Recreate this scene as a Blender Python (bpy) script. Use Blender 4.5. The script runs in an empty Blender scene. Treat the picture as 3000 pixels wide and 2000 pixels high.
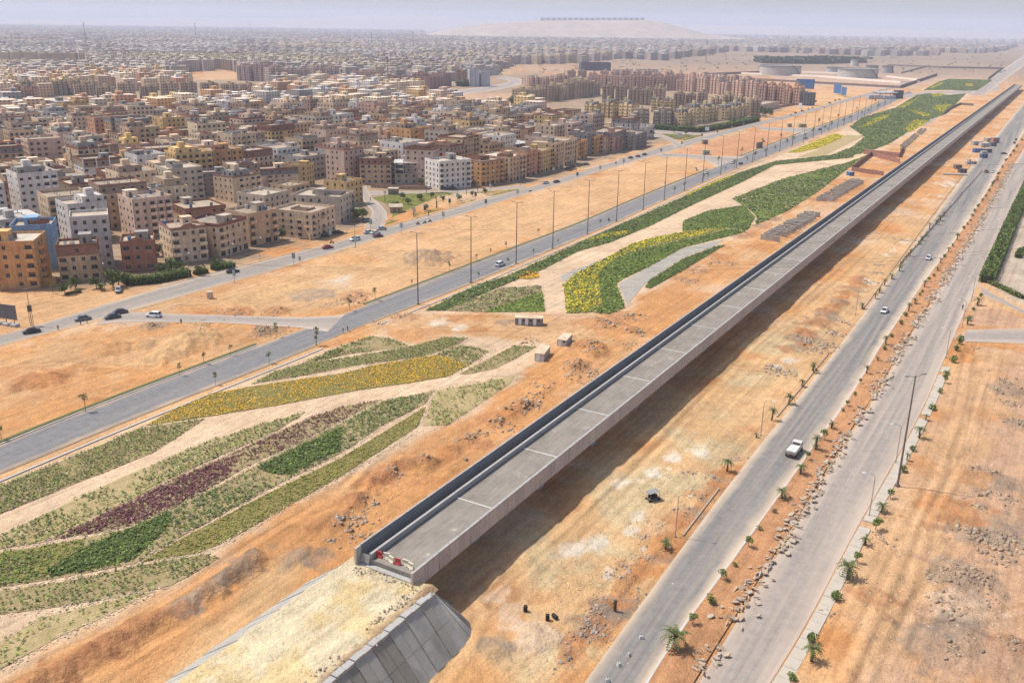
import bpy, math, random
import numpy as np
from math import sin, cos, pi, radians, atan, atan2, hypot, floor
from mathutils import Vector, Matrix
SC = bpy.context.scene
COL = SC.collection
random.seed(7)
RNG = np.random.default_rng(7)

# ---------------------------------------------------------------- camera, world, sun, exposure
FPX, CX, CY, CH = 2700.0, 1500.0, 1000.0, 80.0
PITCH, ROLL = atan(922 / 2700.0), radians(0.83)
cd = bpy.data.cameras.new('camera'); cam = bpy.data.objects.new('camera', cd); COL.objects.link(cam)
cd.sensor_fit = 'HORIZONTAL'; cd.sensor_width = 36.0; cd.lens = 36.0 * FPX / 3000.0
cd.clip_start = 1.0; cd.clip_end = 60000.0
_f = Vector((0, cos(PITCH), -sin(PITCH))); _u = Vector((0, sin(PITCH), cos(PITCH))); _r = Vector((1, 0, 0))
_R = _r * cos(ROLL) + _u * sin(ROLL); _U = -_r * sin(ROLL) + _u * cos(ROLL)
cam.matrix_world = Matrix(((_R.x, _U.x, -_f.x, 0), (_R.y, _U.y, -_f.y, 0), (_R.z, _U.z, -_f.z, CH), (0, 0, 0, 1)))
SC.camera = cam

SUN_EL = radians(60.0); SUN_TO = Vector((0.96, -0.28, 0)).normalized()      # horizontal direction shadows fall
wd = bpy.data.worlds.new('World'); SC.world = wd; wd.use_nodes = True
nt = wd.node_tree; nt.nodes.clear()
sk = nt.nodes.new('ShaderNodeTexSky'); sk.sky_type = 'NISHITA'; sk.sun_disc = False
sk.sun_elevation = SUN_EL; sk.sun_rotation = atan2(-SUN_TO.x, -SUN_TO.y)
sk.altitude = 100; sk.air_density = 1.0; sk.dust_density = 2.2; sk.ozone_density = 1.0
bg = nt.nodes.new('ShaderNodeBackground'); bg.inputs['Strength'].default_value = 0.125
wo = nt.nodes.new('ShaderNodeOutputWorld')
nt.links.new(sk.outputs[0], bg.inputs[0]); nt.links.new(bg.outputs[0], wo.inputs[0])
sl = bpy.data.lights.new('sun', 'SUN'); sl.energy = 3.6; sl.angle = radians(0.53); sl.color = (1.0, 0.94, 0.84)
so = bpy.data.objects.new('sun', sl); COL.objects.link(so); so.location = (-200, 100, 300)
so.rotation_euler = Vector((SUN_TO.x * cos(SUN_EL), SUN_TO.y * cos(SUN_EL), -sin(SUN_EL))).to_track_quat('-Z', 'Y').to_euler()
vs = SC.view_settings; vs.view_transform = 'Standard'; vs.look = 'None'; vs.exposure = 0.42; vs.gamma = 1.0
vs.use_curve_mapping = False
SC.render.engine = 'CYCLES'
SC.cycles.use_denoising = True
SC.cycles.max_bounces = 5; SC.cycles.diffuse_bounces = 2; SC.cycles.glossy_bounces = 2
SC.cycles.transmission_bounces = 2; SC.cycles.volume_bounces = 1; SC.cycles.transparent_max_bounces = 4
SC.cycles.use_adaptive_sampling = True; SC.cycles.adaptive_threshold = 0.02

# ---------------------------------------------------------------- helpers
def ray(u, v):
    x = (u - CX) / FPX; y = -(v - CY) / FPX
    xr = x * cos(ROLL) - y * sin(ROLL); yr = x * sin(ROLL) + y * cos(ROLL)
    return xr, cos(PITCH) + yr * sin(PITCH), -sin(PITCH) + yr * cos(PITCH)
def P(u, v, z=0.0):                     # survey: photo point of a known height -> metres on the site
    d = ray(u, v); t = (z - CH) / d[2]
    return (d[0] * t, d[1] * t)
def PL(pts, z=0.0): return [P(a, b, z) for a, b in pts]
def proj(x, y, z):
    dz = z - CH
    zc = y * cos(PITCH) - dz * sin(PITCH); yr = y * sin(PITCH) + dz * cos(PITCH)
    a = x * cos(ROLL) + yr * sin(ROLL); b = -x * sin(ROLL) + yr * cos(ROLL)
    return CX + FPX * a / zc, CY - FPX * b / zc
def zat(p, v):                          # height above ground point p that shows at row v
    lo, hi = 0.0, 200.0
    for _ in range(40):
        m = (lo + hi) / 2
        if proj(p[0], p[1], m)[1] > v: lo = m
        else: hi = m
    return lo
def crop(x0, y0, s): return lambda x, y: (x0 + x / s, y0 + y / s)
c1 = crop(0, 750, 2.352); c2 = crop(900, 650, 2.352); c3 = crop(2000, 500, 2.352); c4 = crop(0, 1300, 2.24)
c5 = crop(900, 1300, 2.24); c6 = crop(1600, 1300, 2.24); c7 = crop(2200, 1000, 1.5675); c8 = crop(1000, 1000, 2.24)
k4 = crop(0, 450, 3.36); k5 = crop(600, 350, 3.36); k6 = crop(1200, 250, 3.36); k7 = crop(1800, 150, 3.36)
kf = crop(2400, 100, 3.137); kr = crop(2000, 0, 2.352); km = crop(2700, 400, 7.84); ks = crop(2200, 550, 5.88)
kg = crop(2200, 180, 4.704); ke = crop(2600, 150, 5.88)

def srgb(r, g, b):
    f = lambda c: (c / 12.92) if c <= .04045 else ((c + .055) / 1.055) ** 2.4
    return (f(r / 255), f(g / 255), f(b / 255))

def vnoise(x, y, seed=0):               # value noise 0..1, vectorised
    xi = np.floor(x).astype(np.int64); yi = np.floor(y).astype(np.int64); fx = x - xi; fy = y - yi
    fx = fx * fx * (3 - 2 * fx); fy = fy * fy * (3 - 2 * fy)
    def h(a, b):
        n = (a * 374761393 + b * 668265263 + seed * 1442695041) & 0x7fffffff
        n = ((n ^ (n >> 13)) * 1274126177) & 0x7fffffff
        return ((n ^ (n >> 16)) & 0xffff) / 65535.0
    return (h(xi, yi) * (1 - fx) + h(xi + 1, yi) * fx) * (1 - fy) + (h(xi, yi + 1) * (1 - fx) + h(xi + 1, yi + 1) * fx) * fy
def fbm(x, y, s, o=4, seed=0):
    a = 0; w = 1; t = 0
    for i in range(o):
        a = a + w * vnoise(x / s * 2 ** i, y / s * 2 ** i, seed + i * 17); t += w; w *= .5
    return a / t
def inpoly(x, y, poly):
    r = np.zeros(x.shape, bool); n = len(poly)
    for i in range(n):
        x1, y1 = poly[i]; x2, y2 = poly[(i + 1) % n]
        if y1 == y2: continue
        c = ((y1 > y) != (y2 > y)) & (x < (x2 - x1) * (y - y1) / (y2 - y1) + x1)
        r ^= c
    return r
def sdist(x, y, poly):                  # signed distance, negative inside
    d = np.full(x.shape, 1e18); n = len(poly)
    for i in range(n):
        x1, y1 = poly[i]; x2, y2 = poly[(i + 1) % n]
        ex, ey = x2 - x1, y2 - y1; L = ex * ex + ey * ey + 1e-9
        t = np.clip(((x - x1) * ex + (y - y1) * ey) / L, 0, 1)
        d = np.minimum(d, (x - x1 - t * ex) ** 2 + (y - y1 - t * ey) ** 2)
    d = np.sqrt(d)
    return np.where(inpoly(x, y, poly), -d, d)
def sstep(a, b, x):
    t = np.clip((x - a) / (b - a), 0, 1); return t * t * (3 - 2 * t)

def tag(o, label=None, cat=None, group=None, kind=None):
    if label: o['label'] = label
    if cat: o['category'] = cat
    if group: o['group'] = group
    if kind: o['kind'] = kind
    return o
def empty(name, loc=(0, 0, 0), rz=0.0):
    o = bpy.data.objects.new(name, None); o.location = loc; o.rotation_euler = (0, 0, rz); o.empty_display_size = .5
    COL.objects.link(o); return o
def inst(name, me, parent=None, loc=(0, 0, 0), rz=0.0, col=None, sc=None):
    o = bpy.data.objects.new(name, me); o.location = loc; o.rotation_euler = (0, 0, rz)
    if sc: o.scale = sc
    if col: o.color = (*col, 1)
    COL.objects.link(o)
    if parent: o.parent = parent
    return o
def copy_tree(o, parent=None, loc=None, rz=None, col=None):
    c = o.copy(); COL.objects.link(c); c.parent = parent
    if loc is not None: c.location = loc
    if rz is not None: c.rotation_euler = (0, 0, rz)
    for ch in o.children: copy_tree(ch, c)
    return c

class MB:
    def __init__(s): s.v = []; s.f = []; s.m = []
    def quad(s, a, b, c, d, mi=0):
        n = len(s.v); s.v += [a, b, c, d]; s.f.append((n, n + 1, n + 2, n + 3)); s.m.append(mi)
    def tri(s, a, b, c, mi=0):
        n = len(s.v); s.v += [a, b, c]; s.f.append((n, n + 1, n + 2)); s.m.append(mi)
    def hexa(s, p, mi=0, bot=True):       # p: 4 bottom ccw, 4 top ccw
        n = len(s.v); s.v += [tuple(q) for q in p]
        fs = [(4, 5, 6, 7), (0, 1, 5, 4), (1, 2, 6, 5), (2, 3, 7, 6), (3, 0, 4, 7)]
        if bot: fs.append((3, 2, 1, 0))
        for f in fs: s.f.append(tuple(n + i for i in f)); s.m.append(mi)
    def box(s, x0, y0, z0, x1, y1, z1, mi=0, bot=True):
        s.hexa([(x0, y0, z0), (x1, y0, z0), (x1, y1, z0), (x0, y1, z0), (x0, y0, z1), (x1, y0, z1), (x1, y1, z1), (x0, y1, z1)], mi, bot)
    def obox(s, c, ax, ay, az, mi=0):      # centre and three half axes
        c = Vector(c); ax = Vector(ax); ay = Vector(ay); az = Vector(az)
        s.hexa([c - ax - ay - az, c + ax - ay - az, c + ax + ay - az, c - ax + ay - az, c - ax - ay + az, c + ax - ay + az, c + ax + ay + az, c - ax + ay + az], mi)
    def tube(s, p0, p1, r0, r1, n=8, mi=0, cap=True):
        p0 = Vector(p0); p1 = Vector(p1); d = (p1 - p0).normalized()
        a = d.orthogonal().normalized(); b = d.cross(a); k = len(s.v)
        for i in range(n):
            t = 2 * pi * i / n; w = a * cos(t) + b * sin(t)
            s.v += [tuple(p0 + w * r0), tuple(p1 + w * r1)]
        for i in range(n):
            j = (i + 1) % n; s.f.append((k + 2 * i, k + 2 * j, k + 2 * j + 1, k + 2 * i + 1)); s.m.append(mi)
        if cap:
            s.f.append(tuple(k + 2 * i + 1 for i in range(n))); s.m.append(mi)
            s.f.append(tuple(k + 2 * i for i in reversed(range(n)))); s.m.append(mi)
    def path(s, pts, r, n=6, mi=0):
        for a, b in zip(pts[:-1], pts[1:]): s.tube(a, b, r, r, n, mi)
    def mesh(s, name, mats, smooth=False):
        me = bpy.data.meshes.new(name); me.from_pydata(s.v, [], s.f)
        for m in (mats if isinstance(mats, (list, tuple)) else [mats]): me.materials.append(m)
        if any(s.m): me.polygons.foreach_set('material_index', s.m)
        if smooth: me.polygons.foreach_set('use_smooth', [True] * len(s.f))
        me.update(); return me
    def build(s, name, mats, parent=None, col=None, loc=(0, 0, 0), rz=0.0, smooth=False):
        return inst(name, s.mesh(name, mats, smooth), parent, loc, rz, col)

def np_mesh(name, V, F, mats, col=None, smooth=False, uv=None):
    V = np.asarray(V, np.float32); F = np.asarray(F, np.int32); n = F.shape[1]
    me = bpy.data.meshes.new(name); me.vertices.add(len(V)); me.vertices.foreach_set('co', V.ravel())
    me.loops.add(F.size); me.loops.foreach_set('vertex_index', F.ravel())
    me.polygons.add(len(F)); me.polygons.foreach_set('loop_start', np.arange(0, F.size, n, dtype=np.int32))
    if smooth: me.polygons.foreach_set('use_smooth', np.ones(len(F), bool))
    if uv is not None:
        ul = me.uv_layers.new(name='UVMap'); ul.data.foreach_set('uv', np.asarray(uv, np.float32).ravel())
    for m in (mats if isinstance(mats, (list, tuple)) else [mats]): me.materials.append(m)
    if col is not None:
        at = me.color_attributes.new('Col', 'FLOAT_COLOR', 'POINT')
        c4_ = np.ones((len(V), 4), np.float32); c4_[:, :3] = col; at.data.foreach_set('color', c4_.ravel())
    me.update(calc_edges=True); me.validate(); return me

# ---------------------------------------------------------------- materials
class NT:
    def __init__(s, name):
        s.mat = bpy.data.materials.new(name); s.mat.use_nodes = True; s.t = s.mat.node_tree; s.t.nodes.clear()
        s.out = s.n('ShaderNodeOutputMaterial'); s.b = s.n('ShaderNodeBsdfPrincipled'); s.l(s.b.outputs[0], s.out.inputs[0])
    def n(s, t, **k):
        x = s.t.nodes.new(t)
        for a, b in k.items(): setattr(x, a, b)
        return x
    def l(s, a, b): s.t.links.new(a, b)
    def noise(s, vec, scale, detail=4, rough=.55):
        x = s.n('ShaderNodeTexNoise'); x.inputs['Scale'].default_value = scale; x.inputs['Detail'].default_value = detail
        x.inputs['Roughness'].default_value = rough
        if vec is not None: s.l(vec, x.inputs['Vector'])
        return x.outputs[0]
    def ramp(s, fac, stops):
        r = s.n('ShaderNodeValToRGB'); e = r.color_ramp.elements
        while len(e) < len(stops): e.new(.5)
        for q, (p, c) in zip(e, stops):
            q.position = p; q.color = (*c, 1) if isinstance(c, tuple) else (c, c, c, 1)
        s.l(fac, r.inputs[0]); return r.outputs[0]
    def mix(s, fac, a, b, mode='MIX'):
        m = s.n('ShaderNodeMix', data_type='RGBA', blend_type=mode)
        for i, q in ((0, fac), (6, a), (7, b)):
            if isinstance(q, (int, float)): m.inputs[i].default_value = q
            elif isinstance(q, tuple): m.inputs[i].default_value = (*q, 1)
            else: s.l(q, m.inputs[i])
        return m.outputs[2]
    def math(s, op, a, b=0.0, c=0.0):
        m = s.n('ShaderNodeMath', operation=op)
        for i, q in enumerate((a, b, c)):
            if isinstance(q, (int, float)): m.inputs[i].default_value = q
            else: s.l(q, m.inputs[i])
        return m.outputs[0]
    def bump(s, h, dist, strength=1.0):
        b = s.n('ShaderNodeBump'); b.inputs['Distance'].default_value = dist; b.inputs['Strength'].default_value = strength
        s.l(h, b.inputs['Height']); s.l(b.outputs[0], s.b.inputs['Normal'])
    def done(s, colour, rough=.85, spec=.25):
        if isinstance(colour, tuple): s.b.inputs['Base Color'].default_value = (*colour, 1)
        else: s.l(colour, s.b.inputs['Base Color'])
        s.b.inputs['Roughness'].default_value = rough; s.b.inputs['Specular IOR Level'].default_value = spec
        return s.mat
    def pos(s): return s.n('ShaderNodeNewGeometry').outputs['Position']
    def objco(s): return s.n('ShaderNodeTexCoord').outputs['Object']
    def mapped(s, vec, sc):
        m = s.n('ShaderNodeMapping'); m.inputs['Scale'].default_value = sc; s.l(vec, m.inputs['Vector']); return m.outputs[0]

def m_plain(name, col, rough=.7, metal=0.0, spec=.3, var=.25, scale=.8):
    n = NT(name); f = n.noise(n.pos(), scale, 5)
    c = n.mix(f, tuple(q * (1 - var) for q in col), tuple(q * (1 + var) for q in col))
    n.b.inputs['Metallic'].default_value = metal; return n.done(c, rough, spec)
def m_paint(name, rough, spec, dirt, scale=.25, streak=True, bump=0.0):      # colour from the object, weathered
    n = NT(name); oi = n.n('ShaderNodeObjectInfo'); p = n.pos()
    f = n.ramp(n.noise(p, scale, 6, .65), [(.3, 1 - dirt), (.7, 1 + dirt * .5)])
    c = n.mix(1.0, oi.outputs['Color'], f, 'MULTIPLY')
    if streak:
        g = n.ramp(n.noise(n.mapped(p, (1.6, 1.6, .12)), 1.0, 4), [(.42, 1 - dirt * .9), (.6, 1.0)])
        c = n.mix(1.0, c, g, 'MULTIPLY')
    if bump: n.bump(n.noise(p, 3, 4), bump)
    return n.done(c, rough, spec)
def m_attr(name, rough=.9, spec=.15, var=.18, scale=1.3, trans=0.0):
    n = NT(name); a = n.n('ShaderNodeAttribute'); a.attribute_name = 'Col'
    f = n.ramp(n.noise(n.pos(), scale, 4), [(.3, 1 - var), (.7, 1 + var)])
    return n.done(n.mix(1.0, a.outputs[0], f, 'MULTIPLY'), rough, spec)

M = {}
M['plaster'] = m_paint('weathered_plaster', .9, .15, .22, .3)
M['plain'] = m_paint('dusty_paint', .7, .25, .18, .6)
M['carpaint'] = m_paint('car_paint', .28, .5, .08, 1.0, False)
M['cloth'] = m_paint('woven_cloth', .9, .1, .15, 3.0, False)
M['concrete'] = m_plain('grey_concrete', (.36, .345, .325), .9, var=.22, scale=.35)
M['concrete_lt'] = m_plain('pale_concrete', (.47, .455, .43), .9, var=.2, scale=.45)
M['glass'] = m_plain('dark_glass', (.022, .025, .03), .18, spec=.6, var=.5, scale=.3)
M['rubber'] = m_plain('rubber', (.02, .02, .02), .8, var=.2)
M['steel'] = m_plain('galvanised_steel', (.26, .255, .25), .55, .2, .4, var=.25, scale=1.5)
M['darksteel'] = m_plain('brown_steel', (.13, .11, .095), .6, .1, .4, var=.2)
M['bark'] = m_plain('bark', (.12, .085, .055), .95, var=.4, scale=5)
M['leaf'] = m_attr('leaves', .65, .25, .25, 2.0)
M['roof'] = m_paint('dusty_roof', .95, .1, .28, .35, False)
M['white'] = m_plain('white_paint', (.72, .71, .68), .7, var=.12)
M['rubble'] = m_attr('rubble_stone', .95, .1, .2, 2.5)
M['lamp'] = m_plain('lamp_glass', (.7, .7, .68), .4)
M['red'] = m_plain('red_plastic', (.42, .05, .05), .5, var=.2)
M['cream'] = m_plain('cream_plastic', (.68, .62, .48), .5, var=.15)
M['light'] = m_plain('head_light', (.75, .75, .72), .2, spec=.6, var=.05)
M['tail'] = m_plain('tail_light', (.35, .02, .02), .3, var=.1)

def mk_brick():
    n = NT('red_brick'); oi = n.n('ShaderNodeObjectInfo'); p = n.pos()
    f = n.ramp(n.noise(p, .9, 5), [(.3, .72), (.7, 1.15)])
    g = n.ramp(n.noise(n.mapped(p, (2, 2, 9)), 1.0, 2), [(.35, .8), (.6, 1.08)])
    return n.done(n.mix(1.0, n.mix(1.0, oi.outputs['Color'], f, 'MULTIPLY'), g, 'MULTIPLY'), .95, .1)
M['brick'] = mk_brick()

def mk_ground():
    n = NT('desert_ground'); a = n.n('ShaderNodeAttribute'); a.attribute_name = 'Col'; p = n.pos()
    big = n.ramp(n.noise(p, .035, 6, .6), [(.3, .86), (.7, 1.12)])
    mid = n.ramp(n.noise(p, .35, 6, .7), [(.28, .78), (.5, 1.0), (.72, 1.15)])
    fine = n.ramp(n.noise(p, 2.6, 4, .7), [(.3, .8), (.7, 1.16)])
    c = n.mix(1.0, a.outputs[0], big, 'MULTIPLY'); c = n.mix(1.0, c, mid, 'MULTIPLY'); c = n.mix(1.0, c, fine, 'MULTIPLY')
    rt = n.n('ShaderNodeMapping'); rt.inputs['Rotation'].default_value = (0, 0, radians(31)); n.l(p, rt.inputs['Vector'])
    tk = n.ramp(n.noise(n.mapped(rt.outputs[0], (.9, .022, 1)), 1.0, 5, .65), [(.36, .84), (.5, 1.0), (.66, 1.12)])
    c = n.mix(1.0, c, tk, 'MULTIPLY')
    st = n.n('ShaderNodeTexVoronoi'); st.inputs['Scale'].default_value = .9; n.l(p, st.inputs['Vector'])
    k = n.ramp(st.outputs['Distance'], [(.06, 1.0), (.13, 0.0)])
    k2 = n.ramp(n.noise(p, .06, 3), [(.5, 0.0), (.62, .55)])
    c = n.mix(n.mix(1.0, k, k2, 'MULTIPLY'), c, (.30, .225, .165))
    h = n.math('ADD', n.noise(p, .5, 6, .7), n.math('MULTIPLY', n.noise(p, 3.0, 3), .3))
    n.bump(h, .8, .9)
    return n.done(c, .97, .08)
M['ground'] = mk_ground()

def mk_asphalt(name, base, dust, edge=.75, track=.35):
    n = NT(name); uv = n.n('ShaderNodeUVMap').outputs[0]; p = n.pos()
    sx = n.n('ShaderNodeSeparateXYZ'); n.l(uv, sx.inputs[0]); u = sx.outputs[0]
    d = n.math('ABSOLUTE', n.math('SUBTRACT', u, .5)); d = n.math('MULTIPLY', d, 2.0)
    nz = n.noise(n.mapped(uv, (7, .014, 1)), 1.0, 5, .6)
    nz2 = n.noise(p, .12, 5, .65)
    e = n.math('ADD', d, n.math('MULTIPLY', n.math('SUBTRACT', nz2, .5), .55))
    ef = n.ramp(e, [(edge - .12, 0.0), (edge + .12, .55), (1.02, 1.0)])
    tr = n.ramp(nz, [(.4, 0.0), (.62, track)])
    c = n.mix(n.ramp(n.noise(p, .6, 5, .7), [(.3, 0.0), (.7, 1.0)]), tuple(q * .82 for q in base), tuple(q * 1.18 for q in base))
    c = n.mix(tr, c, dust); c = n.mix(ef, c, dust)
    stn = n.ramp(n.noise(n.mapped(uv, (5, .012, 1)), 1.0, 3), [(.36, .86), (.55, 1.0)])
    c = n.mix(1.0, c, stn, 'MULTIPLY')
    n.bump(n.noise(p, 6, 3), .03)
    return n.done(c, .9, .2)
M['asphalt'] = mk_asphalt('asphalt', (.175, .175, .18), (.48, .35, .235), .86, .12)
M['asphalt_old'] = mk_asphalt('worn_asphalt', (.185, .177, .17), (.52, .41, .30), .70, .26)
M['asphalt_dusty'] = mk_asphalt('dusty_asphalt', (.275, .243, .215), (.47, .375, .30), .64, .5)
M['asphalt_st'] = mk_asphalt('street_asphalt', (.24, .225, .21), (.48, .36, .25), .70, .4)
M['dirtroad'] = mk_asphalt('dirt_road', (.40, .30, .21), (.50, .35, .23), .5, .6)

def mk_far():
    n = NT('far_facade'); a = n.n('ShaderNodeAttribute'); a.attribute_name = 'Col'
    uv = n.n('ShaderNodeUVMap').outputs[0]; s = n.n('ShaderNodeSeparateXYZ'); n.l(uv, s.inputs[0])
    fx = n.math('FRACT', n.math('DIVIDE', s.outputs[0], 3.4)); fz = n.math('FRACT', n.math('DIVIDE', s.outputs[1], 3.0))
    w = n.math('MULTIPLY', n.math('MULTIPLY', n.math('GREATER_THAN', fx, .3), n.math('LESS_THAN', fx, .68)),
               n.math('MULTIPLY', n.math('GREATER_THAN', fz, .35), n.math('LESS_THAN', fz, .82)))
    f = n.ramp(n.noise(n.pos(), .03, 4), [(.3, .8), (.7, 1.15)])
    c = n.mix(1.0, a.outputs[0], f, 'MULTIPLY')
    return n.done(n.mix(n.math('MULTIPLY', w, .8), c, (.045, .042, .042)), .9, .15)
M['far'] = mk_far()

# ---------------------------------------------------------------- survey data: roads and plots (photo points on the ground)
A_NEAR = [(-250,1488),(0,1384),(120,1334),(425,1207),(631,1130),(787,1067),(935,1011),(1079,943),(1225,892),(1380,829),(1512,773),(1619,729),(1721,686),(1806,650),(1913,600),(2005,559),(2110,512),(2246,460),(2380,403),(2510,353),(2638,289),(2676,276)]
A_FAR = [(-250,1408),(0,1303),(255,1201),(527,1096),(680,1043),(825,986),(1000,924),(1100,884),(1223,839),(1368,782),(1538,718),(1708,654),(1827,600),(1949,549),(2083,495),(2163,462),(2354,388),(2500,335),(2600,290),(2665,266)]
B_UP = [(-250,1050),(0,986),(110,955),(421,852),(553,818),(770,767),(853,747),(966,712),(1118,671),(1300,619),(1539,551),(1632,525),(1771,482),(1900,440),(2077,394),(2223,358),(2395,317),(2500,284),(2620,252),(2700,232)]
B_LO = [(-250,1080),(0,1011),(128,980),(221,958),(434,897),(553,860),(697,822),(850,780),(1040,722),(1207,668),(1300,645),(1512,577),(1646,539),(1765,500),(1900,463),(2110,400),(2264,358),(2400,323),(2500,293),(2620,260),(2700,238)]
C_UP = [(330,912),(472,918),(723,926),(900,930),(1010,922)]; C_LO = [(280,952),(349,943),(638,945),(884,960),(960,972)]
D_UP = [(1925,452),(1979,449),(2120,459),(2185,458)]; D_LO = [(1935,463),(1987,459),(2070,470),(2100,490)]
E_UP = [(2215,371),(2300,376),(2400,374)]; E_LO = [(2225,381),(2300,385),(2352,393)]
X_UP = [(2630,282),(2720,267),(2850,267),(2925,250)]; X_LO = [(2660,288),(2740,275),(2855,277),(2935,264)]
HW_L = [(2838,278),(2900,230),(2950,197),(3000,162),(3060,132)]; HW_R = [(2885,280),(2935,240),(2985,205),(3030,170),(3080,138)]
R1_L = [(1640,2100),(1709,2000),(1939,1684),(2156,1390),(2385,1110),(2551,893),(2717,663),(2857,472),(2940,372),(3000,300),(3060,235)]
R1_R = [(1830,2100),(1888,2000),(1970,1862),(2087,1715),(2198,1563),(2270,1465),(2377,1309),(2474,1185),(2583,1003),(2612,963),(2706,823),(2778,730),(2833,649),(2893,555),(2925,500),(3000,387),(3060,310)]
R2_L = [(1990,2100),(2064,1960),(2153,1836),(2216,1728),(2283,1619),(2359,1500),(2410,1408),(2512,1242),(2575,1150),(2659,1000),(2689,951),(2765,832),(2820,742),(2901,610),(2952,513),(3010,420),(3080,320)]
R2_R = [(2190,2100),(2262,2000),(2391,1780),(2493,1574),(2608,1376),(2704,1198),(2761,1064),(2803,968),(2846,870),(2869,827),(2935,678),(3000,542),(3060,440),(3110,350)]
FR_UP = [k6(-420,1040),k6(0,1046),k6(500,1036),k6(900,1000),k6(1130,985)]; FR_LO = [k6(-420,1085),k6(0,1066),k6(500,1060),k6(900,1028),k6(1150,1012)]
CS_L = [k5(1555,1075),k5(1640,960),k5(1650,900),k5(1590,850),k5(1550,770),k5(1535,690),k5(1500,660)]; CS_R = [k5(1745,1085),k5(1800,1000),k5(1785,900),k5(1720,830),k5(1640,770),k5(1600,700),k5(1590,650)]
BV_L = [(1200,292),(1340,264),(1440,252),(1490,242),(1495,236),(1450,229)]; BV_R = [(1200,304),(1360,276),(1470,262),(1530,248),(1537,235),(1480,223)]
ES_UP = [k7(300,768),k7(600,790),k7(900,797),k7(1060,775)]; ES_LO = [k7(300,803),k7(560,815),k7(860,828),k7(1010,815)]
ES2_L = [k7(300,840),k7(470,850),k7(560,900),k7(600,950)]; ES2_R = [k7(300,810),k7(500,830),k7(640,890),k7(690,930)]
S1_UP = [(2833,966),(2900,964),(3000,963),(3100,962)]; S1_LO = [(2818,1000),(2900,1003),(3000,1007),(3100,1010)]
S2_UP = [(2868,834),(2920,868),(3000,909),(3080,945)]; S2_LO = [(2884,868),(2930,884),(3000,920),(3080,960)]

def resample(pts, n):
    p = np.array(pts, float); d = np.concatenate([[0], np.cumsum(np.hypot(*np.diff(p, axis=0).T))])
    t = np.linspace(0, d[-1], n); return np.stack([np.interp(t, d, p[:, 0]), np.interp(t, d, p[:, 1])], 1)
def smooth(p, k=2):
    p = np.array(p)
    for _ in range(k):
        q = p.copy(); q[1:-1] = (p[:-2] + 2 * p[1:-1] + p[2:]) / 4; p = q
    return p
ROADS = {}
def edges(l, r, n=120): return smooth(resample(PL(l), n), 6), smooth(resample(PL(r), n), 6)
for k_, l_, r_, n_ in [('A', A_FAR, A_NEAR, 160), ('B', B_UP, B_LO, 160), ('C', C_UP, C_LO, 40), ('D', D_UP, D_LO, 30), ('E', E_UP, E_LO, 20),
                       ('X', X_UP, X_LO, 30), ('HW', HW_L, HW_R, 40), ('R1', R1_L, R1_R, 200), ('R2', R2_L, R2_R, 200), ('FR', FR_UP, FR_LO, 60),
                       ('CS', CS_L, CS_R, 40), ('BV', BV_L, BV_R, 40), ('ES', ES_UP, ES_LO, 20), ('ES2', ES2_L, ES2_R, 20), ('S1', S1_UP, S1_LO, 20), ('S2', S2_UP, S2_LO, 20)]:
    ROADS[k_] = edges(l_, r_, n_)
MED = (ROADS['R1'][1], ROADS['R2'][0])
def poly_of(e): return [tuple(q) for q in e[0]] + [tuple(q) for q in e[1][::-1]]
def thin(e, m=24):
    n = len(e[0]); i = np.unique(np.linspace(0, n - 1, m).astype(int)); return (e[0][i], e[1][i])

GARDEN = PL([(-200,1500),(0,1415),(260,1300),(420,1235),(620,1140),(800,1075),(980,1010),(1110,975),(1210,1000),(1300,980),(1400,985),(1600,1005),(1560,1060),(1500,1120),(1400,1200),(1240,1265),(1000,1405),(680,1585),(640,1640),(470,1745),(180,1880),(-100,2040),(-300,2000)])
PARK = PL([(1228,914),(1390,830),(1660,722),(1900,612),(2140,510),(2420,400),(2620,310),(2700,272),(2850,272),(2800,310),(2720,365),(2600,430),(2470,505),(2300,630),(2100,745),(1910,850),(1800,925)])
PARK2 = PL([(2690,266),(2780,228),(2915,233),(2862,267)])
CITY = PL([(-700,860),(0,850),(200,845),(420,838),(560,800),(770,745),(950,700),(1080,660),(1300,560),(1560,540),(1760,470),(1900,430),(2070,385),(2230,345),(2300,320),(2330,262),(1560,215),(-700,240)])
VA = P(1220.5, 1670, 8.0); VAZ = radians(30.25)
VD = (sin(VAZ), cos(VAZ)); VN = (cos(VAZ), -sin(VAZ))
def vloc(s, n): return (VA[0] + VD[0] * s + VN[0] * n, VA[1] + VD[1] * s + VN[1] * n)
EMB = [vloc(7, -20), vloc(7, 9), vloc(-40, 9), vloc(-40, -20)]

SAND = np.array(srgb(229, 183, 135)); ORANGE = np.array(srgb(222, 163, 107)); DEEP = np.array(srgb(206, 141, 89)); CREAM = np.array(srgb(224, 200, 158))
PINK = np.array(srgb(212, 172, 140)); GREY = np.array(srgb(172, 156, 138)); STONE = np.array(srgb(236, 206, 172)); STREET = np.array(srgb(176, 154, 130)); OCHRE = np.array(srgb(228, 186, 136))
GAIN = .72
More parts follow.
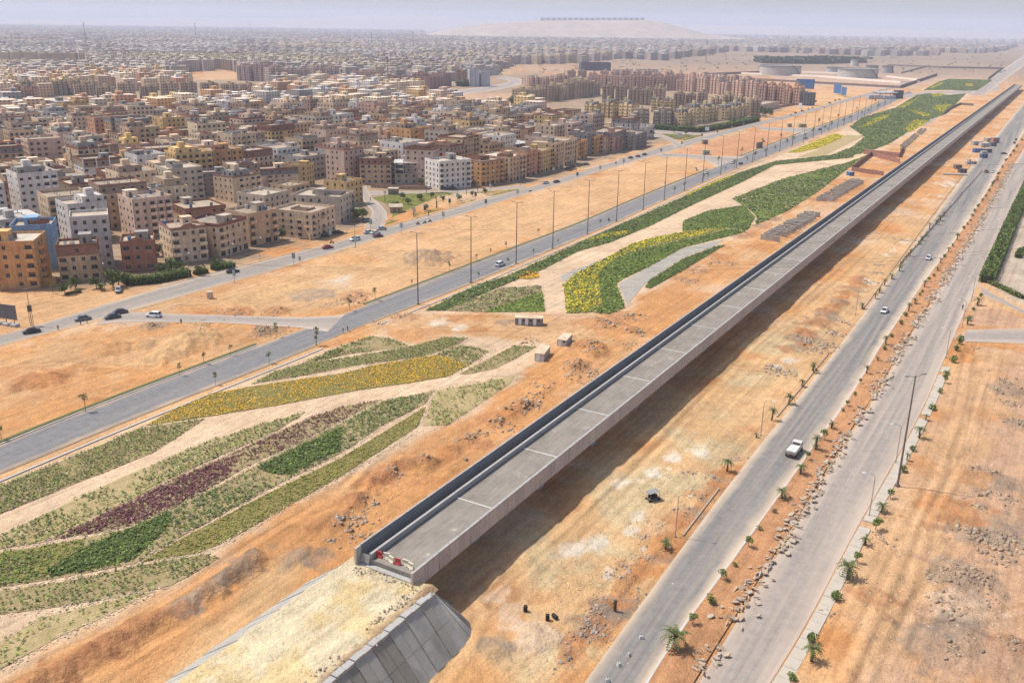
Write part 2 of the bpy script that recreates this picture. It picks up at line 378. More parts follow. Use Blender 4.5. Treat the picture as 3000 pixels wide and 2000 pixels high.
# colour plots: polygon, colour, feather (m), noise threshold share
PLOTS = [
    (PL([(1150,1960),(1480,1780),(1560,1560),(1800,1330),(2080,1110),(2330,920),(2480,790),(2600,690),(2700,640),(2600,800),(2420,1040),(2200,1300),(1950,1620),(1700,2000)]), OCHRE, 5, .0),
    (PL([(1480,2000),(1560,1650),(1720,1480),(1900,1330),(2120,1130),(2330,950),(2380,960),(2180,1200),(2060,1420),(1900,1560),(1760,1780),(1640,2000)]), CREAM, 5, .45),
    (PL([(-300,2050),(150,1930),(500,1730),(800,1540),(1080,1370),(1260,1260),(1460,1120),(1640,1020),(1800,930),(2000,790),(2150,740),(2020,860),(1850,1010),(1600,1230),(1330,1420),(1120,1560),(960,1660),(700,1850),(450,2050)]), ORANGE, 5, .0),
    (PL([(480,1990),(700,1740),(830,1640),(900,1640),(760,1800),(560,2000)]), OCHRE, 3, .2),
    (PL([(950,1000),(1240,930),(1790,930),(1760,1000),(1600,1010),(1480,960),(1300,975),(1120,965)]), SAND, 4, .0),
    (PL([(-700,1150),(0,1020),(400,960),(880,965),(800,990),(400,1130),(0,1290),(-700,1500)]), ORANGE, 5, .2),
    (PL([(-700,1150),(0,1050),(300,985),(800,985),(600,1060),(200,1130),(-200,1300)]), SAND, 8, .4),
    (PL([(470,905),(720,830),(1000,740),(1300,655),(1560,570),(1900,470),(1930,460),(2060,480),(1820,590),(1540,705),(1220,830),(1000,910),(740,918)]), SAND, 4, .0),
    (PL([(560,890),(1000,790),(1350,690),(1600,600),(1500,650),(1150,800),(900,890)]), OCHRE, 8, .35),
    (PL([(1960,450),(2200,385),(2340,392),(2160,455)]), np.array(srgb(214, 158, 118)), 4, .0),
    (PL([(2350,385),(2280,365),(2500,300),(2580,290),(2560,300)]), SAND, 4, .0),
    (PL([(2600,2100),(2500,1800),(2700,1300),(2850,1050),(3100,1010),(3300,2100)]), PINK, 6, .25),
    (PL([(2300,2100),(2450,1800),(2620,1500),(2740,1300),(2850,1040),(2950,1030),(2800,1500),(2600,2000)]), SAND, 4, .3),
    (PL([(2830,960),(2900,900),(3000,930),(3100,955),(3100,962)]), PINK, 3, .0),
    (PL([(2890,800),(2960,690),(3000,600),(3200,600),(3200,930),(3000,900)]), np.array(srgb(206, 190, 170)), 3, .0),
    (GARDEN, STONE, 2, .0), (PARK, STONE, 3, .0), (PARK2, STONE, 4, .0),
    (CITY, STREET, 6, .0),
    (PL([(-100,880),(100,858),(430,846),(440,860),(280,910),(110,952),(-100,975)]), SAND, 5, .0),
    (PL([(1200,270),(1540,275),(1545,305),(1470,330),(1400,322),(1300,302)]), PINK, 5, .0),
    (PL([(1510,200),(1800,205),(1820,180),(2200,175),(2280,200),(2250,225),(1900,222),(1560,212)]), PINK, 10, .0),
    (PL([(2280,240),(2240,215),(2350,200),(2700,195),(2900,215),(2890,232),(2760,228),(2680,260),(2620,262),(2560,262)]), np.array(srgb(218, 186, 162)), 8, .0),
    (PL([(-300,218),(0,216),(290,205),(260,183),(0,180),(-300,182)]), PINK, 10, .0),
    (PL([(545,235),(700,233),(700,215),(640,208)]), SAND, 8, .0),
    (PL([(2290,345),(2330,330),(2420,310),(2560,275),(2560,258),(2390,262),(2385,295)]), SAND, 5, .0),
]
MOUNDS = [  # x, y, radius, height, tint
]
def mound(px, r, h, tint=None, asp=1.0, ang=0.0):
    x, y = P(*px); MOUNDS.append((x, y, r, h, tint, asp, ang))
BROWN = np.array(srgb(188, 134, 94)); GREYD = np.array(srgb(160, 142, 124)); PALE = np.array(srgb(228, 200, 172))
for (x, y, r, h, t) in [(1590,810,4.5,2.2,GREYD),(1490,880,4.5,2.0,GREYD),(1350,990,4.5,2.0,GREYD),(1200,1090,4,1.7,GREY),(1040,1180,4,1.8,BROWN),(900,1260,4.5,2.2,BROWN),(760,1340,4.5,2.4,BROWN),(600,1420,4.5,2.2,BROWN),(430,1500,4.5,2.2,BROWN),(250,1560,4.5,2.0,BROWN),
                        (2080,750,4,1.0,GREYD),(1950,740,3.5,1.0,GREYD),(2160,520,5,.9,BROWN)]:
    mound(c4(x, y), r, h, t, .6, radians(60))
for (x, y, r, h, t) in [(350,820,3.5,1.7,DEEP),(450,810,3.5,1.5,BROWN),(560,800,3.5,1.6,BROWN),(200,930,4,1.6,DEEP),(280,880,4,1.5,BROWN),(90,1050,4,1.5,BROWN),(700,720,3.5,1.2,DEEP),(830,650,3.5,1.2,BROWN),(1010,520,4,1.6,BROWN),(1100,480,4,1.4,DEEP),(1190,430,4,1.7,BROWN),(1330,330,4,1.0,ORANGE),(1550,170,5,1.5,BROWN),(1680,80,5,1.6,DEEP),(1500,240,4,1.0,ORANGE),(930,690,3,.7,BROWN)]:
    mound(c8(x, y), r, h, t, .7, radians(60))
for (x, y, r, h, t) in [(820,250,10,3.2,GREYD),(330,265,8,.8,ORANGE),(60,500,8,.8,GREY),(200,430,6,.5,PALE),(320,520,5,1.2,BROWN),(610,650,6,.9,BROWN),(2010,700,6,1.6,DEEP),(2150,640,5,1.3,BROWN),(1960,860,5,1.6,DEEP),(2230,740,4,1.0,BROWN),(1380,690,3,.6,GREYD),(780,785,9,.25,ORANGE)]:
    mound(c2(x, y), r, h, t)
for (x, y, r, h, t) in [(1300,600,11,2.6,OCHRE),(1130,690,7,2.2,OCHRE),(1000,620,5,1.5,OCHRE),(760,650,9,1.6,ORANGE),(1840,500,6,2.2,GREYD),(1060,480,5,1.6,GREYD),(1350,470,6,1.2,OCHRE),(300,860,8,1.6,DEEP),(150,890,6,1.2,BROWN),(700,490,5,.9,ORANGE),(1650,390,7,1.2,BROWN),(1900,380,6,1.0,BROWN),(1300,380,6,.9,ORANGE)]:
    mound(c1(x, y), r, h, t, .7, radians(75))
for (x, y, r, h, t) in [(1510,1270,4.0,1.0,PALE),(1220,1320,3.2,.9,GREYD),(1330,1100,2.2,.5,PALE),(1340,1180,2.2,.5,PALE),(1260,1000,2.2,.35,PALE),(1830,1200,3,.8,GREYD)]:
    mound(c5(x, y), r, h, t)
for (x, y, r, h, t) in [(1000,880,5,.9,GREYD),(1180,900,6,1.0,GREYD),(980,1080,5,1.0,GREYD),(960,1220,5,1.0,PALE),(1190,230,5,1.0,GREYD),(1220,380,4,.8,GREYD),(1100,640,5,.8,GREYD),(1010,620,4,.5,ORANGE),(900,780,6,.6,DEEP),(1000,1380,5,.6,GREYD),(860,1400,6,.5,GREYD),(1180,1400,3,.7,BROWN),(1080,1490,6,.4,PINK),(560,1180,4,.4,BROWN)]:
    mound(c7(x, y), r, h, t)
WHITEP = np.array(srgb(240, 226, 205))
for c_, pts_ in ((c3, [(1240,750,3),(1290,770,2.5),(1400,580,2.5),(1450,545,2.5),(1530,490,3),(1560,475,2),(720,1310,3),(640,1350,2.5)]), (c6, [(1020,40,2.5),(400,860,1.5),(560,560,2.5),(600,480,2),(820,90,2.5),(700,200,3),(480,260,3),(330,640,3),(150,700,3),(640,680,1.2)]), (km, [(640,1070,5),(750,1110,5),(560,1130,4),(450,1380,3)]), (c2, [(900,690,4),(1050,720,4),(240,400,5)])):
    for x, y, r in pts_: mound(c_(x, y), r, .04, WHITEP, .6, radians(60)); mound(c_(x + 15, y + 8), r * .7, .04, WHITEP, .5, radians(40))
for t in np.linspace(0, 1, 46):     # spoil ridge beside the right-hand road
    i = t * 1060; a = P(*c6(150 + 1060 * t, 1400 - 1230 * t)); MOUNDS.append((a[0] + random.uniform(-1, 1), a[1], random.uniform(1.6, 3), random.uniform(.35, .9), random.choice([BROWN, DEEP, GREYD, ORANGE]), 1, 0))
for t in np.linspace(0, 1, 40):
    a = P(*c3(760 + 480 * t, 1230 - 500 * t)); MOUNDS.append((a[0] + random.uniform(-2, 2), a[1], random.uniform(2, 4), random.uniform(.3, .9), random.choice([BROWN, DEEP, GREYD]), 1, 0))
for t in np.linspace(0, 1, 60):     # bank between park and viaduct
    a = P(*c3(-40 + 1150 * t, 730 - 690 * t)); MOUNDS.append((a[0] + random.uniform(-1.5, 1.5), a[1], random.uniform(2.5, 5), random.uniform(.4, 1.0), random.choice([BROWN, ORANGE, SAND, DEEP]), 1, 0))

TRACKS = [(resample(PL(p), 24), w) for p, w in [
    ([c4(-100,1600),c4(600,1290),c4(1200,960),c4(1600,690),c4(2240,330),c8(300,620),c8(760,400),c8(1100,240),c8(1300,230)], 1.3), ([c4(0,1640),c4(900,1180),c4(1500,780),c4(2300,250),c8(500,500),c8(900,330)], 1.2), ([c4(600,1560),c4(1300,1180),c4(1800,840),c4(2100,650),c8(200,900)], 1.3), ([c8(1190,230),c8(1000,240),c8(760,260),c8(600,300)], 1.2), ([c2(1480,1060),c2(1700,930),c2(1900,800),c2(1700,740),c2(1200,750),c2(700,720),c2(450,690)], 1.3), ([c2(900,640),c2(1300,640),c2(1900,660),c2(2200,560)], 1.2),
    ([c1(0,770),c1(400,750),c1(900,770),c1(1200,700),c1(1400,560),c1(1500,460)], 1.3), ([c1(0,900),c1(600,800),c1(1000,770)], 1.2), ([c1(1030,350),c1(1300,330),c1(1700,290),c1(2200,150)], 1.3), ([c1(1400,390),c1(1700,250),c1(2100,140)], 1.2), ([c2(0,240),c2(500,130),c2(1000,30)], 1.3), ([c5(1150,950),c5(1500,700),c5(2000,250),c3(300,1300),c3(700,1000),c3(1100,620),c3(1500,290)], 1.3), ([c5(1250,1050),c5(1700,640),c5(2150,200),c3(500,1200),c3(900,860),c3(1300,520)], 1.2), ([c5(900,1560),c5(1050,1350),c5(1150,1100),c5(1080,1000),c5(1250,850)], 1.2),
    ([c7(420,1560),c7(560,1250),c7(720,900),c7(850,600),c7(960,300),c7(1000,60)], 1.3), ([c7(520,1560),c7(700,1150),c7(820,820),c7(1000,520),c7(1060,200)], 1.2), ([c7(700,1300),c7(900,1020),c7(1254,1040)], 1.3), ([c7(600,1500),c7(760,1250),c7(1000,1280),c7(1254,1230)], 1.2)]]
FLAT = [poly_of(thin(ROADS[k_])) for k_ in ('A', 'B', 'C', 'D', 'E', 'X', 'R1', 'R2', 'S1', 'S2', 'FR')] + [poly_of(thin(MED)), GARDEN, PARK, PARK2, CITY, EMB]
def terrain(x, y):
    x = np.asarray(x, float); y = np.asarray(y, float)
    m = np.ones(x.shape); r = np.hypot(x, y)
    for p in FLAT:
        px = [q[0] for q in p]; py = [q[1] for q in p]
        k = (x > min(px) - 14) & (x < max(px) + 14) & (y > min(py) - 14) & (y < max(py) + 14)
        if k.any(): m[k] = np.minimum(m[k], sstep(1.0, 6.0, sdist(x[k], y[k], p)))
    z = (fbm(x, y, 17, 4, 3) - .45) * 1.3 + (fbm(x, y, 4, 4, 9) - .5) * .75
    z = np.maximum(z, -.25)
    mo = np.zeros(x.shape)
    for (mx, my, mr, mh, t, asp, ang) in MOUNDS:
        k = (np.abs(x - mx) < mr * 2.2) & (np.abs(y - my) < mr * 2.2)
        if not k.any(): continue
        dx = x[k] - mx; dy = y[k] - my; a = dx * cos(ang) + dy * sin(ang); b = (-dx * sin(ang) + dy * cos(ang)) / asp
        d = np.hypot(a, b) / mr * (1 + 1.1 * (fbm(x[k], y[k], 2.6, 4, 5) - .5))
        mo[k] = np.maximum(mo[k], mh * (np.clip(1 - d, 0, 1) ** .8 * sstep(1.15, .75, d)) * (.55 + .9 * fbm(x[k], y[k], 1.3, 3, 6)))
    fade = sstep(1500, 900, r)
    hm = sstep(.5, 6.0, 6 * m)
    return (z * m * fade + mo * hm) - .02 * (1 - m)
def gz(x, y): return float(terrain(np.array([x]), np.array([y]))[0])

def gcolour(x, y, r):
    n1 = fbm(x, y, 26, 4, 21); n2 = fbm(x, y, 9, 4, 33)
    c = SAND[None] * np.ones((len(x), 1))
    c = c + (ORANGE - c) * sstep(.42, .62, n1)[:, None]
    c = c + (DEEP - c) * (.5 * sstep(.58, .74, n2))[:, None]
    c = c + (PALE - c) * (.55 * sstep(.57, .72, fbm(x, y, 14, 4, 77)))[:, None]
    for p, col, fe, th in PLOTS:
        px = [q[0] for q in p]; py = [q[1] for q in p]
        k = (x > min(px) - 20) & (x < max(px) + 20) & (y > min(py) - 20) & (y < max(py) + 20)
        if not k.any(): continue
        w = sstep(fe, -fe, sdist(x[k], y[k], p) + (n2[k] - .5) * fe * 4)
        if th: w = w * sstep(th - .08, th + .14, fbm(x[k], y[k], 11, 4, 55))
        c[k] += (col * (1 + (n2[k] - .5)[:, None] * .35) - c[k]) * (w * .9)[:, None]
    for (mx, my, mr, mh, t, asp, ang) in MOUNDS:
        if t is None: continue
        k = (np.abs(x - mx) < mr * 1.6) & (np.abs(y - my) < mr * 1.6)
        if not k.any(): continue
        dx = x[k] - mx; dy = y[k] - my; a = dx * cos(ang) + dy * sin(ang); b = (-dx * sin(ang) + dy * cos(ang)) / asp
        d = np.hypot(a, b) / mr * (1 + 1.6 * (fbm(x[k], y[k], 2.2, 4, 5) - .5))
        c[k] += (t - c[k]) * (.6 * sstep(1.1, .75, d) * (.4 + 1.2 * fbm(x[k], y[k], 1.6, 3, 61)))[:, None]
    for pl, w in TRACKS:
        px, py = pl[:, 0], pl[:, 1]
        k = (x > px.min() - 4) & (x < px.max() + 4) & (y > py.min() - 4) & (y < py.max() + 4)
        if not k.any(): continue
        d = np.full(k.sum(), 1e9)
        for a, b in zip(pl[:-1], pl[1:]):
            ex, ey = b - a; L = ex * ex + ey * ey + 1e-9; t = np.clip(((x[k] - a[0]) * ex + (y[k] - a[1]) * ey) / L, 0, 1); d = np.minimum(d, np.hypot(x[k] - a[0] - t * ex, y[k] - a[1] - t * ey))
        c[k] *= (1 - .2 * np.exp(-((d - w) / .45) ** 2) + .1 * np.exp(-(d / (w * .6)) ** 2))[:, None]
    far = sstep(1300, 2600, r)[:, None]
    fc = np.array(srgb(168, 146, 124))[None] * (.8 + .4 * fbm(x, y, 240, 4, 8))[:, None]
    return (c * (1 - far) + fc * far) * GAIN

def build_ground():
    dense = np.radians(np.linspace(-38, 36, 640)); rest = np.radians(np.linspace(36, 322, 60))[1:-1]
    az = np.concatenate([dense, rest]); na = len(az)
    rr = np.concatenate([[0.5, 15, 30, 45, 58], np.geomspace(68, 1600, 540), np.geomspace(1650, 26000, 60)]); nr = len(rr)
    R, Az = np.meshgrid(rr, az, indexing='ij'); x = (R * np.sin(Az)).ravel(); y = (R * np.cos(Az)).ravel(); r = R.ravel()
    z = np.zeros_like(x); front = (np.abs((Az.ravel() + pi) % (2 * pi) - pi) < radians(60)) & (r < 1600) & (r > 40)
    z[front] = terrain(x[front], y[front])
    i, j = np.meshgrid(np.arange(nr - 1), np.arange(na), indexing='ij'); j2 = (j + 1) % na
    F = np.stack([i * na + j, (i + 1) * na + j, (i + 1) * na + j2, i * na + j2], -1).reshape(-1, 4)[:, ::-1]
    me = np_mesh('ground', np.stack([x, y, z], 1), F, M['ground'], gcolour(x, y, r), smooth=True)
    tag(inst('ground', me), 'sandy orange desert ground under the whole site', kind='structure')
build_ground()

def ribbon(name, e, z, mat, label, cols=6, kind='structure', colour=None, rough=0.0):
    L, Rr = e; n = len(L); t = np.linspace(0, 1, cols + 1)
    V = (L[:, None, :] * (1 - t)[None, :, None] + Rr[:, None, :] * t[None, :, None]).reshape(-1, 2)
    zz = np.full(len(V), z)
    if rough: zz = zz + (fbm(V[:, 0], V[:, 1], 3.0, 3, 4) - .35) * rough
    mid = (L + Rr) / 2; s = np.concatenate([[0], np.cumsum(np.hypot(*np.diff(mid, axis=0).T))])
    i, j = np.meshgrid(np.arange(n - 1), np.arange(cols), indexing='ij'); k = cols + 1
    F = np.stack([i * k + j, i * k + j + 1, (i + 1) * k + j + 1, (i + 1) * k + j], -1).reshape(-1, 4)
    a = V[F[0, 1]] - V[F[0, 0]]; b = V[F[0, 3]] - V[F[0, 0]]
    if a[0] * b[1] - a[1] * b[0] < 0: F = F[:, ::-1]
    UV = np.stack([np.tile(t, n), np.repeat(s, k)], 1)[F.ravel()]
    c = None
    if colour is not None: c = colour(V[:, 0], V[:, 1])
    me = np_mesh(name, np.column_stack([V, zz]), F, mat, c, uv=UV, smooth=bool(rough))
    return tag(inst(name, me), label, kind=kind)
def offset(pl, d):                       # to the left of travel for d>0
    p = np.array(pl); t = np.gradient(p, axis=0); t /= np.hypot(t[:, 0], t[:, 1])[:, None] + 1e-9
    return p + np.stack([-t[:, 1], t[:, 0]], 1) * d
def kerb(name, pl, w, h, mat, label, z0=-.1, col=None):
    a = np.array(pl); b = offset(pl, w); m = MB(); n = len(a)
    for i in range(n - 1):
        m.hexa([(*a[i], z0), (*a[i + 1], z0), (*b[i + 1], z0), (*b[i], z0), (*a[i], h), (*a[i + 1], h), (*b[i + 1], h), (*b[i], h)], bot=False)
    return tag(m.build(name, mat, col=col), label, kind='structure')

ribbon('road', ROADS['A'], .05, M['asphalt'], 'smooth grey asphalt road running past the flower gardens')
ribbon('street', ROADS['B'], .045, M['asphalt_st'], 'dusty street along the front row of apartment houses')
ribbon('link_road', ROADS['C'], .06, M['asphalt_dusty'], 'sandy link between the street and the garden road, near end')
ribbon('link_road', ROADS['D'], .065, M['asphalt_dusty'], 'short paved link beside the small kiosk in the sandy strip')
ribbon('link_road', ROADS['E'], .065, M['asphalt_dusty'], 'far paved link across the sandy strip')
ribbon('crossing_road', ROADS['X'], .06, M['asphalt_dusty'], 'road crossing between the two far flower parks')
ribbon('highway', ROADS['HW'], .07, M['asphalt_dusty'], 'distant highway beside the far end of the viaduct')
ribbon('road', ROADS['R1'], .05, M['asphalt_old'], 'worn carriageway nearest the viaduct on its sunny side', 10)
ribbon('road', ROADS['R2'], .05, M['asphalt_dusty'], 'dusty carriageway beyond the rubble median', 10)
ribbon('street', ROADS['FR'], .055, M['asphalt_dusty'], 'narrow service street behind the green lawn')
ribbon('street', ROADS['CS'], .06, M['asphalt_dusty'], 'curving side street beside the lawn')
ribbon('boulevard', ROADS['BV'], .06, M['asphalt_dusty'], 'curving boulevard behind the low apartment houses')
ribbon('street', ROADS['ES'], .06, M['asphalt_dusty'], 'pale street along the long green hedge')
ribbon('street', ROADS['ES2'], .065, M['asphalt_dusty'], 'street branching between dark block and small green island')
ribbon('side_road', ROADS['S1'], .06, M['asphalt_dusty'], 'straight side road leaving the dusty carriageway')
ribbon('side_road', ROADS['S2'], .06, M['asphalt_dusty'], 'curving side road behind the low shrubs')
def medcol(x, y):
    n = fbm(x, y, 6, 4, 2); c = np.array(srgb(210, 156, 112))[None] * (.8 + .4 * n)[:, None]
    return c * GAIN
me_ = (offset(MED[0], -.35), offset(MED[1], .6))
ribbon('median', me_, .13, M['ground'], 'orange earth median with torn up kerb slabs', 10, colour=medcol, rough=.5)
# kerbs
OLIVE = m_plain('low_hedge_strip', (.12, .12, .035), .9, var=.4, scale=1.2)
ia = lambda e, a, b: e[int(a * (len(e) - 1)):int(b * (len(e) - 1))]
AN, AF = ROADS['A'][1], ROADS['A'][0]
def cutx(pl, u0, u1):
    return np.array([q for q in pl if u0 <= proj(q[0], q[1], 0)[0] <= u1])
for (u0, u1) in [(-260, 826), (1036, 2085), (2170, 2352), (2362, 2640)]:
    s_ = cutx(AF, u0, u1)
    kerb('kerb', offset(s_, .3), .35, .16, M['concrete_lt'], 'pale kerb on the city side of the garden road')
    kerb('hedge_strip', offset(s_, .8), .9, .3, OLIVE, 'thin strip of low olive hedge behind the kerb', -.2)
    kerb('kerb', offset(s_, 1.8), .3, .12, M['concrete_lt'], 'outer pale kerb behind the low hedge strip')
for (u0, u1) in [(-260, 930), (1080, 2640)]:
    s_ = cutx(AN, u0, u1)
    kerb('kerb', offset(s_, -.75), .35, .16, m_plain('dusty_kerb', (.36, .27, .19), .95) if 'dusty_kerb' not in bpy.data.materials else bpy.data.materials['dusty_kerb'], 'dusty kerb on the garden side of the road')
    kerb('kerb', offset(s_, -3.6), .4, .22, M['concrete_lt'], 'pale edging along the footway beside the gardens')
    ribbon('footway', (offset(s_, -.8), offset(s_, -3.2)), .04, M['ground'], 'sandy footway between road and gardens', 3, colour=lambda x, y: np.tile(SAND * GAIN, (len(x), 1)))
BU = ROADS['B'][0]
for (u0, u1) in [(-260, 112), (421, 965), (1118, 1545), (1632, 1775), (1800, 1960), (2085, 2500)]:
    kerb('kerb', offset(cutx(BU, u0, u1), .1), .4, .17, M['concrete'], 'grey kerb between street and the house fronts')
R1L, R1R, R2L, R2R = ROADS['R1'][0], ROADS['R1'][1], ROADS['R2'][0], ROADS['R2'][1]
kerb('kerb', offset(R1R, -.05), -.3, .18, M['concrete_lt'], 'thin kerb between worn carriageway and orange median')
DKERB = bpy.data.materials['dusty_kerb']
for (v0, v1) in [(1880, 2010), (1700, 1770), (1385, 1640), (1010, 1260), (480, 925)]:
    q_ = np.array([p for p in R1L if v0 <= proj(p[0], p[1], 0)[1] <= v1])
    if len(q_) > 1: kerb('kerb', offset(q_, 1.0), .3, .22, DKERB, 'broken brown kerb between carriageway and spoil ridge')
def sidewalk():
    q = np.array([p for p in R2R if 1062 <= proj(p[0], p[1], 0)[1] <= 2100]); q = resample(q, int(np.hypot(*np.diff(q, axis=0).T).sum() / 2.4) + 1)
    a = offset(q, -.25); b = offset(q, -2.1)
    root = tag(empty('pavement'), 'pale slab pavement along the dusty carriageway', kind='structure')
    for i in range(len(q) - 1):
        if random.random() < .03: continue
        m = MB(); g = .06; t = lambda u, w: u * (1 - g / 2.4) + w * g / 2.4
        h = .15 + random.uniform(-.02, .02)
        A, B, C_, D_ = a[i], t(a[i + 1], a[i]), t(b[i + 1], b[i]), b[i]
        P8 = [(*D_, -.1), (*C_, -.1), (*B, -.1), (*A, -.1), (*D_, h), (*C_, h), (*B, h), (*A, h)]
        m.hexa(P8, bot=False); m.build('paving_slab', M['concrete_lt'], root)
M['paving'] = m_plain('paving', (.44, .385, .315), .95, var=.15)
M['concrete_lt2'] = M['concrete_lt']
_k = M['concrete_lt']; M['concrete_lt'] = M['paving']; sidewalk(); M['concrete_lt'] = _k

# ---------------------------------------------------------------- viaduct
def mk_deck():
    n = NT('deck_concrete'); p = n.objco(); 
    f = n.ramp(n.noise(n.mapped(p, (1.2, .12, 1)), 1.0, 6, .65), [(.3, .78), (.7, 1.16)])
    g = n.ramp(n.noise(n.pos(), .22, 7, .75), [(.28, .74), (.5, 1.0), (.62, 1.08), (.70, 1.75)])
    return n.done(n.mix(1.0, n.mix(1.0, (.245, .218, .185), f, 'MULTIPLY'), g, 'MULTIPLY'), .92, .15)
M['deck'] = mk_deck()
def mk_fascia():
    n = NT('fascia_concrete'); p = n.pos()
    f = n.ramp(n.noise(n.mapped(p, (1.8, 1.8, .12)), 1.2, 6, .7), [(.32, .74), (.5, 1.0), (.7, 1.1)])
    g = n.ramp(n.noise(p, .15, 4), [(.3, .92), (.7, 1.05)])
    oi = n.n('ShaderNodeObjectInfo'); rv = n.math('MULTIPLY_ADD', oi.outputs['Random'], .12, .94)
    c = n.mix(1.0, n.mix(1.0, (.47, .40, .355), f, 'MULTIPLY'), g, 'MULTIPLY')
    cm = n.n('ShaderNodeCombineColor'); [n.l(rv, cm.inputs[i]) for i in range(3)]
    return n.done(n.mix(1.0, c, cm.outputs[0], 'MULTIPLY'), .9, .15)
M['fascia'] = mk_fascia()
SPAN = 22.0; NS = 70; DECKZ = 7.0
def viaduct():
    root = tag(empty('viaduct', (VA[0], VA[1], 0), -VAZ), 'long unfinished grey concrete viaduct running diagonally across the desert', 'viaduct')
    # deck span with box girder
    m = MB(); prof = [(-9.88, 6.4), (-8.42, 6.4), (-8.42, DECKZ), (-.35, DECKZ), (-.35, 6.3), (-2.4, 5.9), (-3.3, 4.7), (-7.3, 4.7), (-8.2, 5.9), (-9.88, 6.1)]
    L0, L1 = .06, SPAN - .06; n = len(prof)
    for i in range(n):
        a, b = prof[i], prof[(i + 1) % n]
        m.quad((a[0], L0, a[1]), (b[0], L0, b[1]), (b[0], L1, b[1]), (a[0], L1, a[1]))
    k = len(m.v); m.v += [(a[0], L0, a[1]) for a in prof] + [(a[0], L1, a[1]) for a in prof]
    m.f += [tuple(range(k + n - 1, k - 1, -1)), tuple(range(k + n, k + 2 * n))]; m.m += [0, 0]
    deck = m.mesh('deck_span', M['deck'])
    m = MB(); m.box(-8.0, -.14, DECKZ + .004, -1.0, .14, DECKZ + .03); jt = m.mesh('expansion_joint', m_plain('joint_mortar', (.52, .50, .47), .9, var=.3))
    m = MB(); m.box(-8.41, .05, DECKZ + .002, -8.1, SPAN - .05, 7.85); m.box(-8.46, .05, 7.85, -8.05, SPAN - .05, 7.93); ip = m.mesh('inner_parapet', M['concrete'])
    m = MB(); m.box(-1.0, .05, DECKZ + .002, -.62, SPAN - .05, 7.22); lk = m.mesh('edge_kerb', M['concrete'])
    m = MB(); m.box(-9.8, .1, 6.402, -9.5, SPAN - .1, 6.75); m.tube((-9.2, .1, 6.5), (-9.2, SPAN - .1, 6.5), .07, .07, 6); m.box(-8.95, .1, 6.402, -8.7, SPAN - .1, 6.6); tr = m.mesh('cable_trough', M['concrete'])
    PLn = 2.75
    m = MB(); m.box(-.3, .05, 5.0, 0, PLn - .05, 7.86, 0); m.box(-.36, .05, 7.86, .05, PLn - .05, 8.0, 1); rp = m.mesh('outer_panel', [M['fascia'], M['concrete']])
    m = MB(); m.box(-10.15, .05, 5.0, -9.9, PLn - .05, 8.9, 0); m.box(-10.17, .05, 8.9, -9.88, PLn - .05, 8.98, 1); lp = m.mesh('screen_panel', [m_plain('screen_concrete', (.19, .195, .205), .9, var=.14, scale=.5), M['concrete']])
    m = MB()
    m.box(-6.6, -.9, -.3, -4.0, .9, 3.4); m.hexa([(-6.6, -.9, 3.4), (-4.0, -.9, 3.4), (-4.0, .9, 3.4), (-6.6, .9, 3.4), (-8.4, -1.0, 4.4), (-2.2, -1.0, 4.4), (-2.2, 1.0, 4.4), (-8.4, 1.0, 4.4)]); m.box(-8.4, -1.0, 4.4, -2.2, 1.0, 4.7)
    pr = m.mesh('pier', M['concrete'])
    # emblem: oval ring and two bars, cast in low relief
    m = MB(); N = 20
    for i in range(N):
        a, b = 2 * pi * i / N, 2 * pi * (i + 1) / N
        q = lambda t, r: (.012, .62 * r * cos(t), 6.45 + .42 * r * sin(t))
        m.quad(q(a, .88), q(a, 1), q(b, 1), q(b, .88))
    for z in (6.32, 6.5): m.quad((.012, -.4, z), (.012, .4, z), (.012, .4, z + .06), (.012, -.4, z + .06))
    em = m.mesh('emblem', m_plain('emblem_stain', (.33, .30, .28), .9, var=.1))
    for i in range(NS):
        y = i * SPAN
        inst('deck_span', deck, root, (0, y, 0)); inst('inner_parapet', ip, root, (0, y, 0)); inst('edge_kerb', lk, root, (0, y, 0)); inst('cable_trough', tr, root, (0, y, 0))
        if i: inst('expansion_joint', jt, root, (0, y, 0)); inst('pier', pr, root, (0, y, 0))
    near = 140
    for i in range(near):
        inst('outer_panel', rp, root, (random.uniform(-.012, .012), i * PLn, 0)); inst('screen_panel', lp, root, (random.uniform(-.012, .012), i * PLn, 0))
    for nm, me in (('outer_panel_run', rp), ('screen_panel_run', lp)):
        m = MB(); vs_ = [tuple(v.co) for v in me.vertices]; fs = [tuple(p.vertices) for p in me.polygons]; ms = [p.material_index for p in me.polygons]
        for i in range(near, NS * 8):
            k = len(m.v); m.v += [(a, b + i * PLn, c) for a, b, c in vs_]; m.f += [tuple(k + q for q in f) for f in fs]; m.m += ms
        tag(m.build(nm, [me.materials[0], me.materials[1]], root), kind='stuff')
    for i in range(2, 40, 4): inst('emblem', em, root, (0, i * PLn + PLn / 2 + .2, 0))
    # end walls, steel shutter and drain pipes on the screen
    m = MB(); m.box(-10.17, -1.2, 4.2, -9.85, -.0, 8.9); m.box(-.32, -1.0, 4.6, .02, -.0, 8.0); m.build('end_wall', M['fascia'], root)
    m = MB(); m.obox((-8.9, -.35, 7.2), (.8, 0, 0), (0, .05, 0), (0, .15, .6)); m.build('steel_shutter', M['steel'], root)
    for s in range(10, 330, 11):
        m = MB(); m.tube((-9.83, s, 6.5), (-9.83, s, 8.2), .05, .05, 5); m.build('drain_pipe', M['steel'], root)
    m = MB(); m.box(-9.85, -.9, 3.5, -.35, -.05, 6.35); m.build('end_diaphragm', M['concrete'], root)
viaduct()
def vworld(s, n, z): a = vloc(s, n); return (a[0], a[1], z)
